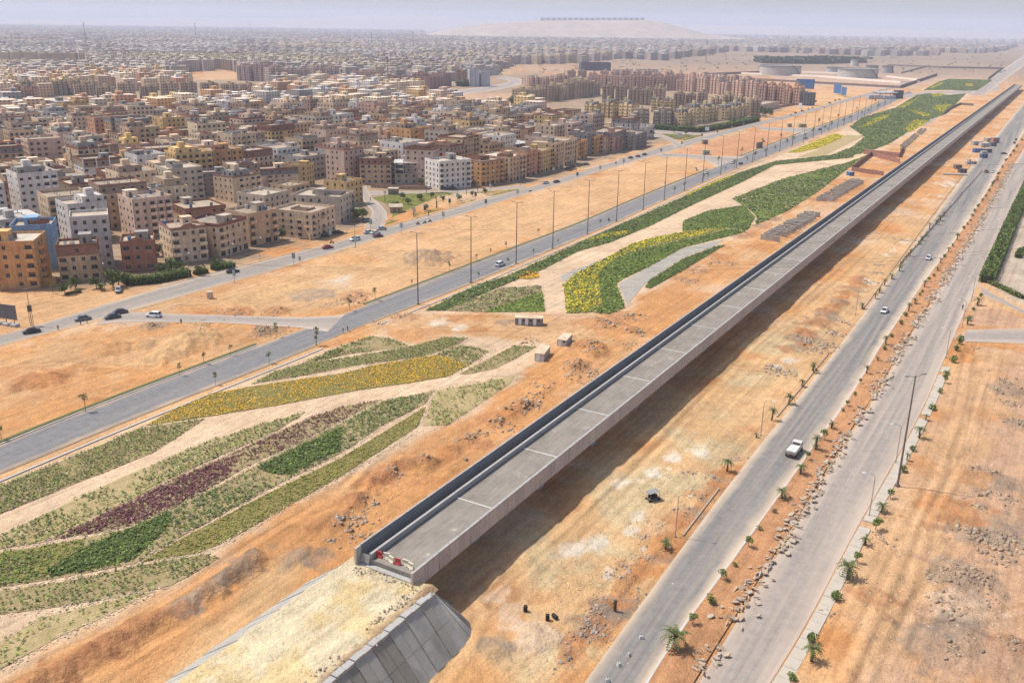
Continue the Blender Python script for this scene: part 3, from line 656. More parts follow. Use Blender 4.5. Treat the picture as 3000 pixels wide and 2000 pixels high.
# plastic barriers closing the deck end
def barrier_mesh(mat):
    m = MB(); m.hexa([(-.5, -.22, 0), (.5, -.22, 0), (.5, .22, 0), (-.5, .22, 0), (-.5, -.1, .35), (.5, -.1, .35), (.5, .1, .35), (-.5, .1, .35)])
    m.box(-.5, -.08, .85, .5, .08, 1.0)
    for i in range(7): x = -.45 + i * .15; m.box(x - .035, -.06, .35, x + .035, .06, .85)
    return m.mesh('barrier_body', mat)
BM = {'red': barrier_mesh(M['red']), 'cream': barrier_mesh(M['cream'])}
nb = ['red', 'cream', 'cream', 'red', 'cream', 'cream']
for i, c in enumerate(nb):
    n_ = -7.5 + 1.13 * i; s_ = 1.2 + .25 * sin(i * 1.9)
    r_ = empty('plastic_barrier', vworld(s_, n_, DECKZ), -VAZ + .25 * sin(i * 2.3))
    inst('barrier_body', BM[c], r_)
    m = MB(); m.box(-.4, -.26, 0, -.2, .26, .06); m.box(.2, -.26, 0, .4, .26, .06); m.build('foot', M['rubber'], r_)
    tag(r_, ['red plastic barrier at the screen side end of the row', 'cream plastic barrier next to the end red one', 'cream plastic barrier just before the middle red one', 'red plastic barrier in the middle of the row', 'cream plastic barrier just after the middle red one', 'last cream plastic barrier beside the outer panel'][i], 'barrier', 'barriers closing the viaduct deck')

# approach embankment: earth top with concrete slope slabs as parts
def embankment():
    root = tag(empty('embankment', (VA[0], VA[1], 0), -VAZ), 'pale earth approach ramp with concrete slab sides', kind='structure')
    ns, nn = 180, 60; s = np.linspace(-52, .2, ns); n = np.linspace(-11.6, 3.6, nn)
    S, N_ = np.meshgrid(s, n, indexing='ij'); S = S.ravel(); N_ = N_.ravel()
    lip = np.exp(-((N_ - 2.6) / 1.1) ** 2) * .5 * fbm(S, N_, 2.0, 3, 4) + np.exp(-((N_ + 11) / .8) ** 2) * .15
    Z = 6.2 + (fbm(S, N_, 4, 4, 1) - .5) * .5 + (fbm(S, N_, 1.2, 3, 2) - .5) * .22 + lip - .25 * sstep(-3, 0, S) * 0
    Z = Z - sstep(2.4, 3.6, N_) * .25
    i, j = np.meshgrid(np.arange(ns - 1), np.arange(nn - 1), indexing='ij')
    F = np.stack([i * nn + j, i * nn + j + 1, (i + 1) * nn + j + 1, (i + 1) * nn + j], -1).reshape(-1, 4)
    c = np.array(srgb(226, 208, 172))[None] * (.88 + .3 * fbm(S, N_, 5, 4, 3))[:, None]
    c += (np.array(srgb(224, 192, 130)) - c) * (.6 * sstep(.5, .65, fbm(S, N_, 6, 4, 12)))[:, None]
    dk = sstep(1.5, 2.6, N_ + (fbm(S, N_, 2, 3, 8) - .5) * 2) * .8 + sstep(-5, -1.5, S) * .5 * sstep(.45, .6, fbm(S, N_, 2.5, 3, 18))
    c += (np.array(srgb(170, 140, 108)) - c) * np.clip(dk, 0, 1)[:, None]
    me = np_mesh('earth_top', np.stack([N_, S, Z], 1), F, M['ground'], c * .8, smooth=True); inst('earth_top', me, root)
    m = MB(); m.box(-11.4, -52, -1, 3.5, -.3, 6.0); m.build('earth_core', M['concrete'], root)
    cm = [m_plain('slope_concrete', (.60, .56, .48), .95, var=.2, scale=.8), m_plain('slope_concrete_pale', (.66, .625, .56), .95, var=.18, scale=.8), m_plain('slope_concrete_dark', (.50, .455, .38), .95, var=.2, scale=.8)]
    w = 1.7
    def slab(p, q, r, t, d, mat):      # two top points p,q, bottom q' r, t; d lift
        m = MB(); P4 = [Vector(x) for x in (p, q, r, t)]; nrm = (P4[1] - P4[0]).cross(P4[3] - P4[0]).normalized()
        if nrm.z < 0: nrm = -nrm
        top = [x + nrm * d for x in P4]; bo = [x - nrm * .4 for x in P4]
        m.hexa([bo[0], bo[1], bo[2], bo[3], top[0], top[1], top[2], top[3]]); m.hexa([bo[3], bo[2], bo[1], bo[0], top[3], top[2], top[1], top[0]])
        m.build('slope_slab', mat, root)
    g = .12
    for k in range(30):
        s1 = -1.2 - k * w; s0 = s1 - w + g; d = (k % 2) * .16 + random.uniform(.0, .1); mt = random.choice(cm)
        for lo, hi in ((0, .5), (.505, 1)):
            f = lambda t: (3.7 + 5.2 * t, 6.15 * (1 - t) - .05 * t)
            a, b = f(lo), f(hi)
            slab((a[0], s1, a[1]), (a[0], s0, a[1]), (b[0], s0, b[1]), (b[0], s1, b[1]), d, mt)
        cap = MB(); cap.box(3.0, s0, 5.9, 3.95, s1, 6.3 + d); cap.build('crest_slab', M['concrete'], root)
        d = random.uniform(.0, .1); mt = cm[1]
        for lo, hi in ((0, .5), (.505, 1)):
            f = lambda t: (-11.3 - 8.4 * t, 6.1 * (1 - t) - .05 * t)
            a, b = f(lo), f(hi)
            slab((a[0], s0, a[1]), (a[0], s1, a[1]), (b[0], s1, b[1]), (b[0], s0, b[1]), d, mt)
    # quarter cone turning under the deck, both sides
    for (ax, r0, r1, sg, a0) in ((3.4, .3, 5.4, 1, 0.0), (-11.3, .3, 8.2, -1, 0.0)):
        N = 5
        for k in range(N):
            t0 = pi / 2 * k / N + a0; t1 = pi / 2 * (k + 1) / N - .02
            q = lambda r, t, z: (ax + sg * r * cos(t), -1.2 + r * sin(t), z)
            if sg > 0: slab(q(r0, t1, 6.1), q(r0, t0, 6.1), q(r1, t0, -.05), q(r1, t1, -.05), .05 + .02 * k, cm[k % 3])
            else: slab(q(r0, t0, 6.1), q(r0, t1, 6.1), q(r1, t1, -.05), q(r1, t0, -.05), .05 + .02 * k, cm[1])
    slab((-10.6, 0, 4.6), (2.0, 0, 4.6), (2.0, 6.0, -.05), (-10.6, 6.0, -.05), .05, cm[0])
embankment()

# ---------------------------------------------------------------- planting
def leaf_quads(C, size, up=.6, rng=RNG):       # C (n,3) centres -> quads with random tilt
    n = len(C); d = rng.normal(size=(n, 3)); d[:, 2] = np.abs(d[:, 2]) + up; d /= np.linalg.norm(d, axis=1)[:, None]
    t = rng.normal(size=(n, 3)); a = np.cross(d, t); a /= np.linalg.norm(a, axis=1)[:, None] + 1e-9; b = np.cross(d, a)
    s = (np.asarray(size) * rng.uniform(.6, 1.3, n))[:, None]; a = a * s; b = b * s * rng.uniform(.5, 1, n)[:, None]
    V = np.stack([C - a - b * .4, C + a * .3 - b, C + a + b * .4, C - a * .3 + b], 1).reshape(-1, 3)
    return V, np.arange(4 * n).reshape(n, 4)
def mixcol(n, pal, rng=RNG):
    w = np.array([p[1] for p in pal], float); w /= w.sum(); k = rng.choice(len(pal), n, p=w)
    c = np.array([p[0] for p in pal])[k]; return c * rng.uniform(.7, 1.3, (n, 1))
G_DK = (.062, .095, .02); G_MD = (.135, .185, .03); G_LT = (.17, .22, .035); G_OL = (.17, .16, .04); G_YL = (.52, .40, .014); G_OR = (.66, .31, .012); G_PU = (.115, .035, .045); G_DR = (.30, .225, .125); G_GR = (.145, .15, .085)
def bed(name, label, poly, pal, dens, size, h, rows=None, cover=.5, soil=None, seed=0, patch=9.0, k=4, pz=.0):
    if size < .75: dens *= 2.2; size *= .58; h *= .7; rows = rows and (rows[0], rows[1] * .85, rows[2] * .6)
    elif size < 1.05: dens *= 2.0; size *= .58; h *= .55
    else: dens *= 1.6; size *= .7; h *= .6
    poly = [tuple(p) for p in poly]; px = [p[0] for p in poly]; py = [p[1] for p in poly]
    rng = np.random.default_rng(seed + 100)
    cx, cy = np.mean(px), np.mean(py)
    if rows:
        ang, rs, ps = rows; R = max(max(px) - min(px), max(py) - min(py))
        u = np.arange(-R, R, ps); v = np.arange(-R, R, rs); U, V_ = np.meshgrid(u, v); U = U.ravel() + rng.normal(0, ps * .25, U.size); V_ = V_.ravel() + rng.normal(0, rs * .09, V_.size)
        x = cx + U * sin(ang) + V_ * cos(ang); y = cy + U * cos(ang) - V_ * sin(ang)
    else:
        n = int((max(px) - min(px)) * (max(py) - min(py)) * dens); x = rng.uniform(min(px), max(px), n); y = rng.uniform(min(py), max(py), n)
    ok = inpoly(x, y, poly)
    pn = fbm(x, y, patch, 4, seed); ok &= (pn + rng.uniform(-.16, .16, len(x))) > (1 - cover) * .62 + .17
    x, y, pn = x[ok], y[ok], pn[ok]; n = len(x)
    root = empty(name, (cx, cy, 0)); tag(root, label, 'flower bed' if 'flower' in label else 'planting bed', kind='stuff')
    if n:
        C = np.repeat(np.stack([x - cx, y - cy, np.zeros(n)], 1), k, 0); m = len(C)
        C[:, 0] += rng.normal(0, size * .45, m); C[:, 1] += rng.normal(0, size * .45, m); C[:, 2] = .08 + rng.uniform(.1, 1, m) ** .8 * h
        V, F = leaf_quads(C, size * .5, 1.5, rng)
        base = mixcol(n, pal, rng) * 1.25; cc = np.repeat(np.repeat(base, k, 0) * rng.uniform(.75, 1.25, (m, 1)), 4, 0)
        inst('plant_cover', np_mesh('plant_cover', V, F, M['leaf'], cc), root)
    if soil is not None:
        me = bpy.data.meshes.new('soil'); me.from_pydata([(a - cx, b - cy, .055 + pz) for a, b in poly], [], [tuple(range(len(poly)))])
        if me.polygons[0].normal.z < 0: me.flip_normals()
        me.materials.append(soil); inst('soil', me, root)
    return root
def mk_soil(name, a, b, sc=.3, c3=None):
    n = NT(name); p = n.pos(); f = n.ramp(n.noise(p, sc, 6, .7), [(.35, 0.0), (.62, 1.0)])
    c = n.mix(f, a, b)
    if c3: c = n.mix(n.ramp(n.noise(p, sc * 2.7, 5, .7), [(.5, 0.0), (.66, .8)]), c, c3)
    n.bump(n.noise(p, 2.2, 4), .3); return n.done(c, .95, .1)
S_SAND = mk_soil('bed_sand', (.33, .25, .12), (.43, .33, .18), .25, (.24, .21, .08))
S_DRY = mk_soil('bed_dry', (.27, .205, .10), (.35, .27, .145), .3, (.17, .16, .06))
S_GRN = mk_soil('bed_green', (.10, .135, .026), (.15, .19, .035), .25, (.19, .165, .07))
S_GRD = mk_soil('bed_dark_green', (.058, .08, .022), (.09, .115, .03), .25, (.14, .13, .055))
S_YEL = mk_soil('bed_yellow', (.30, .27, .03), (.42, .35, .02), .35, (.12, .16, .02))
S_GRY = mk_soil('bed_grey_gravel', (.30, .275, .24), (.37, .34, .29), .25)
S_OLV = mk_soil('bed_olive', (.17, .15, .05), (.25, .2, .075), .3, (.09, .11, .03))
RA = radians(33)
def cc(c, *pts): return [P(*c(x, y)) for x, y in pts]
def sp(*pts): return [P(x, y) for x, y in pts]
bed('planting_bed', 'green row plants beside the asphalt road, dense towards the picture edge', sp((-150,1492),(0,1423),(129,1371),(241,1327),(412,1252),(600,1226),(519,1281),(446,1327),(250,1405),(0,1505),(-150,1570)), [(G_DK,3),(G_MD,2),(G_OL,3),(G_DR,1)], 1, .62, .5, (RA,.95,.62), .78, S_DRY, 1)
bed('flower_bed', 'long orange and yellow flower bed in the near garden', sp((425,1247),(510,1200),(616,1154),(731,1133),(1000,1094),(1091,1071),(1274,1041),(1320,1050),(1372,1071),(1312,1103),(1198,1122),(1049,1143),(900,1171),(808,1188),(595,1222)), [((.60,.30,.014),8),((.54,.38,.02),4),(G_MD,1.5),(G_OL,3)], 3.2, .38, .3, None, .93, S_OLV, 2, 14)
bed('planting_bed', 'green end patch of the orange flower strip', sp((1274,1041),(1300,1028),(1351,1011),(1406,1020),(1431,1030),(1372,1070),(1320,1050)), [(G_DK,3),(G_MD,3),(G_OL,2)], 1.6, .55, .4, None, .8, S_DRY, 3)
bed('planting_bed', 'narrow green striped bed above the orange flowers', sp((740,1124),(808,1086),(900,1064),(1027,1045),(1198,1016),(1304,988),(1372,990),(1325,1016),(1240,1045),(1060,1068),(900,1098)), [(G_DK,2),(G_MD,3),(G_OL,2)], 1, .6, .4, (RA + .4,1.1,.55), .95, S_DRY, 4)
bed('planting_bed', 'rounded dark green bed nearest the road junction', sp((872,1069),(1006,1011),(1091,984),(1155,994),(1198,1014),(1134,1022),(1027,1037),(900,1062)), [(G_DK,4),(G_MD,1),(G_OL,1)], 1.8, .62, .5, None, .7, S_DRY, 5, 12)
bed('planting_bed', 'green triangular bed below the white cabins', sp((1346,1096),(1508,1011),(1572,1016),(1529,1041),(1453,1079),(1372,1096)), [(G_MD,3),(G_OL,3),(G_DR,2)], 1.6, .5, .4, None, .7, S_DRY, 6)
bed('planting_bed', 'leafy bed of scattered tall plants beside the dirt track', sp((1278,1143),(1368,1130),(1508,1101),(1495,1122),(1389,1194),(1308,1245),(1240,1247),(1261,1181)), [(G_DK,2),(G_MD,4),(G_LT,2)], .9, .6, .8, None, .62, S_SAND, 7)
bed('planting_bed', 'row planted bed beyond the broad stone strip', sp((-150,1640),(0,1568),(152,1496),(357,1398),(446,1362),(629,1286),(765,1243),(897,1205),(808,1264),(608,1350),(504,1403),(312,1501),(134,1586),(0,1608),(-150,1670)), [(G_DK,4),(G_MD,3),(G_OL,1)], 1, .68, .6, (RA,1.25,.8), .72, S_SAND, 8)
bed('flower_bed', 'purple flower bed tapering between two stone strips', sp((147,1583),(315,1503),(504,1407),(638,1347),(808,1269),(935,1213),(1000,1192),(1121,1169),(976,1245),(866,1300),(732,1362),(527,1479),(379,1541),(268,1563),(201,1572)), [(G_PU,7),(G_DR,3),(G_OL,1)], 2.0, .58, .42, None, .72, S_DRY, 9, 10)
bed('planting_bed', 'broad dark green bed with dry brown middle', sp((-150,1640),(0,1617),(147,1595),(312,1563),(379,1546),(536,1479),(737,1371),(870,1300),(985,1247),(1130,1173),(1270,1145),(1249,1181),(1113,1250),(1000,1327),(759,1447),(536,1568),(402,1648),(223,1684),(0,1720),(-150,1750)), [(G_DK,5),(G_MD,3),(G_GR,2)], 2.0, .55, .45, None, .62, S_DRY, 10, 16)
bed('planting_bed', 'olive yellow ground cover bed next to the dirt track', sp((415,1644),(558,1563),(781,1447),(1000,1340),(1249,1190),(1223,1250),(1000,1394),(826,1492),(670,1581),(589,1617),(429,1644)), [(G_OL,4),((.26,.2,.04),4),(G_MD,2)], 2.2, .45, .3, None, .82, S_OLV, 11)
bed('planting_bed', 'bed of sparse grey green plants under the wavy stone line', sp((-150,1760),(0,1733),(223,1697),(402,1657),(589,1626),(643,1633),(558,1684),(500,1715),(335,1751),(134,1782),(0,1800),(-150,1830)), [(G_DK,3),(G_MD,2),(G_OL,1)], 1, .6, .55, (RA + .35,1.05,.8), .66, S_DRY, 12)
bed('planting_bed', 'bright leafy plants in the corner bed', sp((-150,1960),(0,1880),(120,1809),(277,1773),(402,1742),(455,1729),(290,1813),(178,1862),(0,1960),(-150,2040)), [(G_MD,4),(G_LT,3),(G_DK,1)], 1, .62, .55, (RA + .1,1.2,.9), .66, S_SAND, 13)
bed('planting_bed', 'solid dark green patch at the near end of the broad bed', cc(c4,(300,820),(600,655),(900,535),(1130,440),(1090,560),(1000,650),(880,760),(600,825),(330,875)), [(G_DK,6),(G_MD,2)], 2.4, .6, .5, None, 1.0, S_GRD, 14, 12, 4, .02)
bed('planting_bed', 'solid dark green patch at the far end of the broad bed', cc(c4,(1690,160),(1850,70),(2000,0),(2240,-110),(2240,40),(2050,120),(1900,205),(1760,190)), [(G_DK,6),(G_MD,2)], 2.2, .6, .45, None, .9, S_GRD, 15, 10, 4, .02)
bed('planting_bed', 'yellowish green patch at the picture edge end of the broad bed', cc(c4,(-200,760),(0,720),(330,665),(560,625),(540,700),(290,810),(320,880),(0,930),(-200,960)), [(G_MD,3),(G_OL,4),(G_LT,2)], 2.0, .5, .35, None, .9, S_OLV, 16, 10, 4, .02)
bed('flower_bed', 'deep purple core of the purple flower bed', cc(c4,(420,600),(700,455),(1130,250),(1400,120),(1600,70),(1500,190),(1180,385),(850,530),(600,585)), [(G_PU,8),((.10,.03,.035),4)], 2.2, .6, .45, None, .85, None, 17, 8, 4, .02)
# stone edging lines between the near beds
def stone_line(pts, w, label, seed):
    pl = resample(PL(pts), 60); m = []; rng = np.random.default_rng(seed)
    L = np.hypot(*np.diff(pl, axis=0).T).sum(); n = int(L * w * 5); t = rng.uniform(0, len(pl) - 1.01, n); i = t.astype(int); f = (t - i)[:, None]
    q = pl[i] * (1 - f) + pl[i + 1] * f + rng.normal(0, w * .3, (n, 2)); C = np.column_stack([q, np.full(n, .1) + rng.uniform(0, .06, n)])
    V, F = leaf_quads(C, .16, 1.5, rng); V[:, 2] = np.maximum(V[:, 2], .02)
    c = np.repeat(np.array([.56, .44, .31])[None] * rng.uniform(.75, 1.2, (n, 1)), 4, 0)
    tag(inst('stone_edging', np_mesh('stone_edging', V, F, M['rubble'], c)), label, kind='stuff')
for i_, (pts, w, lb) in enumerate([([(0,1612),(150,1589),(312,1557),(379,1543),(530,1479),(735,1366),(868,1300),(980,1246),(1126,1171)],1.2,'pale stone edging below the purple flowers'),
    ([(134,1590),(312,1504),(504,1405),(620,1350),(810,1267),(930,1212)],1.0,'pale stone edging above the purple flowers'), ([(0,1727),(223,1690),(402,1652),(540,1566),(760,1448),(1000,1333),(1120,1250),(1252,1182)],1.4,'long stone edging between dark green and olive beds'),
    ([(430,1648),(589,1622),(670,1585),(826,1497),(1000,1400),(1230,1262)],1.4,'stone edging between olive bed and dirt track'), ([(0,1805),(134,1786),(335,1756),(500,1720)],1.2,'stone edging under the sparse plant bed'), ([(0,1880),(120,1804),(277,1768),(402,1737)],1.0,'stone edging above the corner bed'), ([(0,1968),(178,1868),(290,1818),(455,1734)],1.2,'stone edging below the corner bed'),
    ([(900,1100),(1060,1071),(1240,1047),(1325,1018),(1380,992)],1.0,'stone edging between orange flowers and striped bed'), ([(850,1075),(1000,1050),(1198,1018),(1300,990)],1.0,'stone edging above the striped bed'), ([(1312,1106),(1372,1073),(1440,1028),(1500,1010)],1.0,'stone edging at the end of the orange flowers'), ([(1235,1250),(1258,1181),(1275,1145)],1.2,'short stone edging across the bed ends')]):
    stone_line(pts, w, lb, i_)

# far park
bed('planting_bed', 'long dark green hedge strip beside the tall lamp posts', sp((1245,910),(1389,838),(1487,808),(1665,727),(1708,706),(1860,640),(1949,600),(2056,553),(2169,505),(2276,472),(2500,448),(2500,462),(2270,484),(2178,532),(2026,602),(1900,664),(1789,710),(1695,736),(1589,790),(1512,820),(1410,863),(1300,911)), [(G_DK,4),(G_MD,3),(G_GR,2)], .85, 1.0, .7, None, .95, S_GRD, 20, 20, 3)
bed('planting_bed', 'fresh green wedge beside the pale park path', cc(c2,(1215,622),(1620,478),(1640,620)), [(G_MD,4),(G_LT,2),(G_DK,2)], 1.0, .9, .7, None, .95, S_GRN, 21, 12, 3)
bed('planting_bed', 'mixed grey green wedge at the park corner', cc(c2,(935,612),(1200,500),(1340,455),(1610,440),(1615,475),(1215,622)), [(G_DK,3),(G_MD,2),(G_DR,3),(G_GR,2)], .9, .9, .5, None, .75, S_DRY, 22, 12, 3)
bed('flower_bed', 'small orange flower patch by the park path', cc(c2,(1435,390),(1500,345),(1590,350),(1600,385),(1530,395)), [(G_OR,6),(G_YL,2)], 1.4, .8, .5, None, 1.0, S_OLV, 23, 9, 3)
bed('flower_bed', 'yellow flower patch in the hedge strip', cc(c2,(1880,140),(2050,85),(2250,60),(2150,95),(1960,125)), [(G_YL,6),(G_LT,2)], 1.1, .9, .85, None, 1.0, S_YEL, 24, 9, 3, .02)
bed('flower_bed', 'big yellow flower field curving beside the grey path', sp((1650,835),(1690,800),(1760,765),(1850,715),(1900,700),(2000,680),(2140,668),(2050,690),(1900,722),(1800,760),(1752,800),(1755,850),(1763,890),(1735,915),(1661,918)), [(G_YL,6),(G_LT,3),(G_MD,3)], 1.1, 1.0, .8, None, .98, S_OLV, 25, 14, 3)
bed('planting_bed', 'deep green band outside the yellow flower field', sp((1756,850),(1753,800),(1800,761),(1900,724),(2050,692),(2145,670),(2187,679),(2000,726),(1900,782),(1818,820),(1806,833),(1831,901),(1784,920),(1738,916),(1765,890)), [(G_DK,3),(G_MD,5)], 1.0, 1.0, .8, None, 1.0, S_GRN, 26, 12, 3)
bed('planting_bed', 'slim dark green strip near the rubble bank', sp((1890,841),(1900,824),(2000,759),(2106,719),(2123,719),(2000,793),(1905,846)), [(G_DK,4),(G_MD,2)], 1.0, .9, .6, None, 1.0, S_GRD, 27, 12, 3)
bed('planting_bed', 'wide green lawn patch behind the precast blocks', sp((2000,649),(2076,617),(2178,602),(2213,636),(2190,676),(2140,668),(2000,678)), [(G_MD,4),(G_DK,3),(G_GR,1)], .9, 1.0, .6, None, .92, S_GRN, 28, 14, 3)
bed('planting_bed', 'ragged green field along the rubble bank', sp((2145,582),(2298,523),(2383,501),(2480,478),(2540,455),(2470,505),(2400,560),(2306,619),(2213,660),(2218,636),(2190,610)), [(G_MD,4),(G_DK,3),(G_GR,2),(G_DR,1)], .8, 1.1, .6, None, .85, S_GRN, 29, 22, 3)
bed('planting_bed', 'bare grey gravel area beside the slim green strip', sp((1812,832),(1900,784),(2000,728),(2120,702),(2100,718),(1996,757),(1890,830),(1838,893)), [(G_GR,1)], .1, .5, .2, None, .3, S_GRY, 30, 9, 2)
bed('planting_bed', 'grey gravel path beside the yellow field', cc(c2,(1742,372),(2190,192),(2130,225),(1760,412)), [(G_GR,1)], .02, .5, .2, None, .2, S_GRY, 31, 9, 2)
bed('flower_bed', 'slim yellow flower strip at the middle of the hedge strip', cc(k7,(700,1415),(1000,1280),(1150,1225),(1160,1240),(900,1340),(730,1420)), [(G_YL,6),(G_LT,2)], 1.0, .9, .8, None, 1.0, S_YEL, 32, 9, 3, .02)
bed('flower_bed', 'yellow flower block beside the long pale path', sp((2306,448),(2446,391),(2476,400),(2400,434),(2340,447)), [(G_YL,6),(G_LT,2)], .7, 1.1, .7, None, 1.0, S_YEL, 33, 9, 3)
bed('planting_bed', 'broad patchwork of green ground cover in the far park', sp((2490,372),(2527,345),(2623,317),(2687,279),(2719,275),(2782,279),(2830,275),(2802,303),(2767,336),(2722,352),(2665,384),(2604,422),(2537,447),(2432,467),(2340,478),(2400,470),(2500,430),(2534,402)), [(G_DK,3),(G_MD,4),(G_GR,3)], .5, 1.4, .6, None, 1.0, S_GRN, 34, 30, 3)
for i_, (lb, pts, s_) in enumerate([('far yellow flower strip along the road edge', ((2630,314),(2683,291),(2697,283),(2649,317)), S_YEL), ('crooked yellow flower strip in the far park', ((2660,321),(2725,336),(2722,342),(2704,341)), S_YEL), ('yellow flower wedge near the far rubble bank', ((2731,320),(2744,309),(2795,307),(2773,317),(2763,331)), S_YEL), ('yellow flower strip beside the shadowy path', ((2649,380),(2680,352),(2725,355),(2665,388)), S_YEL), ('bright yellow flower block at the crossing road', ((2728,277),(2760,273),(2757,283),(2733,285)), S_YEL), ('olive yellow flower strip across the far park', ((2520,374),(2570,345),(2605,336),(2600,344),(2550,370)), S_OLV)]):
    bed('flower_bed', lb, sp(*pts), [(G_YL,6),(G_LT,3)], .5, 1.4, .8, None, 1.0, s_, 40 + i_, 15, 3, .03)
for i_, (lb, pts, s_) in enumerate([('pale path winding through the far park', ((2696,299),(2735,288),(2808,276),(2785,284),(2715,302)), S_SAND), ('pale diagonal path beside yellow far strip', ((2617,377),(2664,355),(2690,346),(2639,377)), S_SAND), ('grey gravel zigzag in the far park', ((2690,318),(2740,303),(2800,303),(2745,308),(2728,320),(2765,333),(2720,365),(2690,372),(2740,340)), S_GRY), ('long pale path between yellow block and green field', ((2336,461),(2400,438),(2480,396),(2534,398),(2416,456)), S_SAND)]):
    bed('garden_path', lb, sp(*pts), [(G_GR,1)], .01, .5, .1, None, .2, s_, 60 + i_, 15, 2, .035)
bed('planting_bed', 'green patchwork beyond the crossing road', sp((2706,265),(2751,240),(2782,232),(2907,235),(2862,266),(2824,267),(2780,264)), [(G_DK,3),(G_MD,4),(G_GR,2)], .35, 1.8, .6, None, 1.0, S_GRN, 70, 30, 3)
bed('flower_bed', 'yellow flower strip at the tip beyond the crossing road', sp((2719,259),(2757,242),(2767,245),(2731,259)), [(G_YL,6),(G_LT,2)], .4, 1.6, .8, None, 1.0, S_YEL, 71, 15, 3, .03)
bed('flower_bed', 'small round yellow flower patch beyond the crossing road', sp((2827,246),(2852,246),(2848,253),(2831,252)), [(G_YL,6),(G_OR,2)], .4, 1.6, .8, None, 1.0, S_YEL, 72, 15, 3, .03)

# ---------------------------------------------------------------- buildings
FH = 2.85
BC = {'orange': (.55, .32, .15), 'ochre': (.57, .40, .19), 'yellow': (.64, .47, .22), 'beige': (.56, .43, .31), 'tan': (.53, .385, .26), 'sand': (.62, .49, .36), 'pink': (.57, .43, .36), 'rose': (.47, .31, .25),
      'grey': (.38, .36, .345), 'dark grey': (.24, .23, .23), 'pale grey': (.55, .525, .50), 'white': (.66, .635, .60), 'brown': (.42, .28, .19), 'brick red': (.36, .175, .12), 'terracotta': (.50, .28, .175), 'blue': (.22, .36, .54), 'stone': (.51, .445, .375), 'cream': (.68, .56, .41)}
BC = {k: (min(.8, v[0] * 1.16), v[1] * 1.1, v[2] * (1.02 if k not in ('blue', 'white', 'grey', 'dark grey', 'pale grey') else 1.06)) for k, v in BC.items()}
BRK = (.26, .125, .085)
WINM = {}
def window_mesh(w, h):
    k = (round(w, 2), round(h, 2))
    if k not in WINM:
        m = MB(); t = .07; d = .05
        m.quad((0, d, 0), (w, d, 0), (w, d, h), (0, d, h), 1)
        m.box(0, 0, 0, t, d + .01, h, 0, False); m.box(w - t, 0, 0, w, d + .01, h, 0, False); m.box(t, 0, h - t, w - t, d + .01, h, 0); m.box(t, 0, 0, w - t, d + .01, t, 0)
        m.box(w / 2 - .03, .01, t, w / 2 + .03, d, h - t, 0)
        m.box(-.12, -.22, -.1, w + .12, .04, -.005, 2)
        WINM[k] = m.mesh('window', [M['steel'], M['glass'], M['concrete_lt']])
    return WINM[k]
def balcony_geo(m, x, w, z, d, ox, ux, nx, mi=0):
    # local: along ux from x..x+w, out along nx by d
    def q(a, b, c): return (ox[0] + ux[0] * a + nx[0] * b, ox[1] + ux[1] * a + nx[1] * b, c)
    def bx(a0, a1, b0, b1, z0, z1):
        m.hexa([q(a0, b1, z0), q(a1, b1, z0), q(a1, b0, z0), q(a0, b0, z0), q(a0, b1, z1), q(a1, b1, z1), q(a1, b0, z1), q(a0, b0, z1)], mi)
    bx(x, x + w, .02, d, z - .16, z); bx(x, x + w, d - .12, d, z, z + .9); bx(x, x + .12, .02, d - .12, z, z + .9); bx(x + w - .12, x + w, .02, d - .12, z, z + .9)

def wall_side(m, panes, wins, ox, ux, W, Ht, rows, rec, lod):
    """one facade; rows = [(z0,z1,[(x0,x1),...])]. lod 0: recess + window objects, 1: recess + joined panes, 2: flat proud panes"""
    nx = (ux[1], -ux[0])
    def q(a, b, c): return (ox[0] + ux[0] * a - nx[0] * b, ox[1] + ux[1] * a - nx[1] * b, c)     # b into the wall
    if lod == 2:
        m.quad(q(0, 0, 0), q(W, 0, 0), q(W, 0, Ht), q(0, 0, Ht))
        for z0, z1, ops in rows:
            for a, b in ops: panes.quad(q(a, -.03, z0), q(b, -.03, z0), q(b, -.03, z1), q(a, -.03, z1))
        return
    z = 0
    for z0, z1, ops in rows:
        if z0 > z: m.quad(q(0, 0, z), q(W, 0, z), q(W, 0, z0), q(0, 0, z0))
        x = 0
        for a, b in ops:
            if a > x: m.quad(q(x, 0, z0), q(a, 0, z0), q(a, 0, z1), q(x, 0, z1))
            m.quad(q(a, 0, z0), q(a, rec, z0), q(a, rec, z1), q(a, 0, z1)); m.quad(q(b, rec, z0), q(b, 0, z0), q(b, 0, z1), q(b, rec, z1))
            m.quad(q(a, 0, z0), q(b, 0, z0), q(b, rec, z0), q(a, rec, z0)); m.quad(q(a, rec, z1), q(b, rec, z1), q(b, 0, z1), q(a, 0, z1))
            if lod == 1 or wins is None: panes.quad(q(a, rec, z0), q(b, rec, z0), q(b, rec, z1), q(a, rec, z1))
            else:
                panes.quad(q(a, rec + .02, z0), q(b, rec + .02, z0), q(b, rec + .02, z1), q(a, rec + .02, z1))
                wins.append((q(a, rec - .07, z0), atan2(ux[1], ux[0]), b - a, z1 - z0))
            x = b
        if x < W: m.quad(q(x, 0, z0), q(W, 0, z0), q(W, 0, z1), q(x, 0, z1))
        z = z1
    if z < Ht: m.quad(q(0, 0, z), q(W, 0, z), q(W, 0, Ht), q(0, 0, Ht))

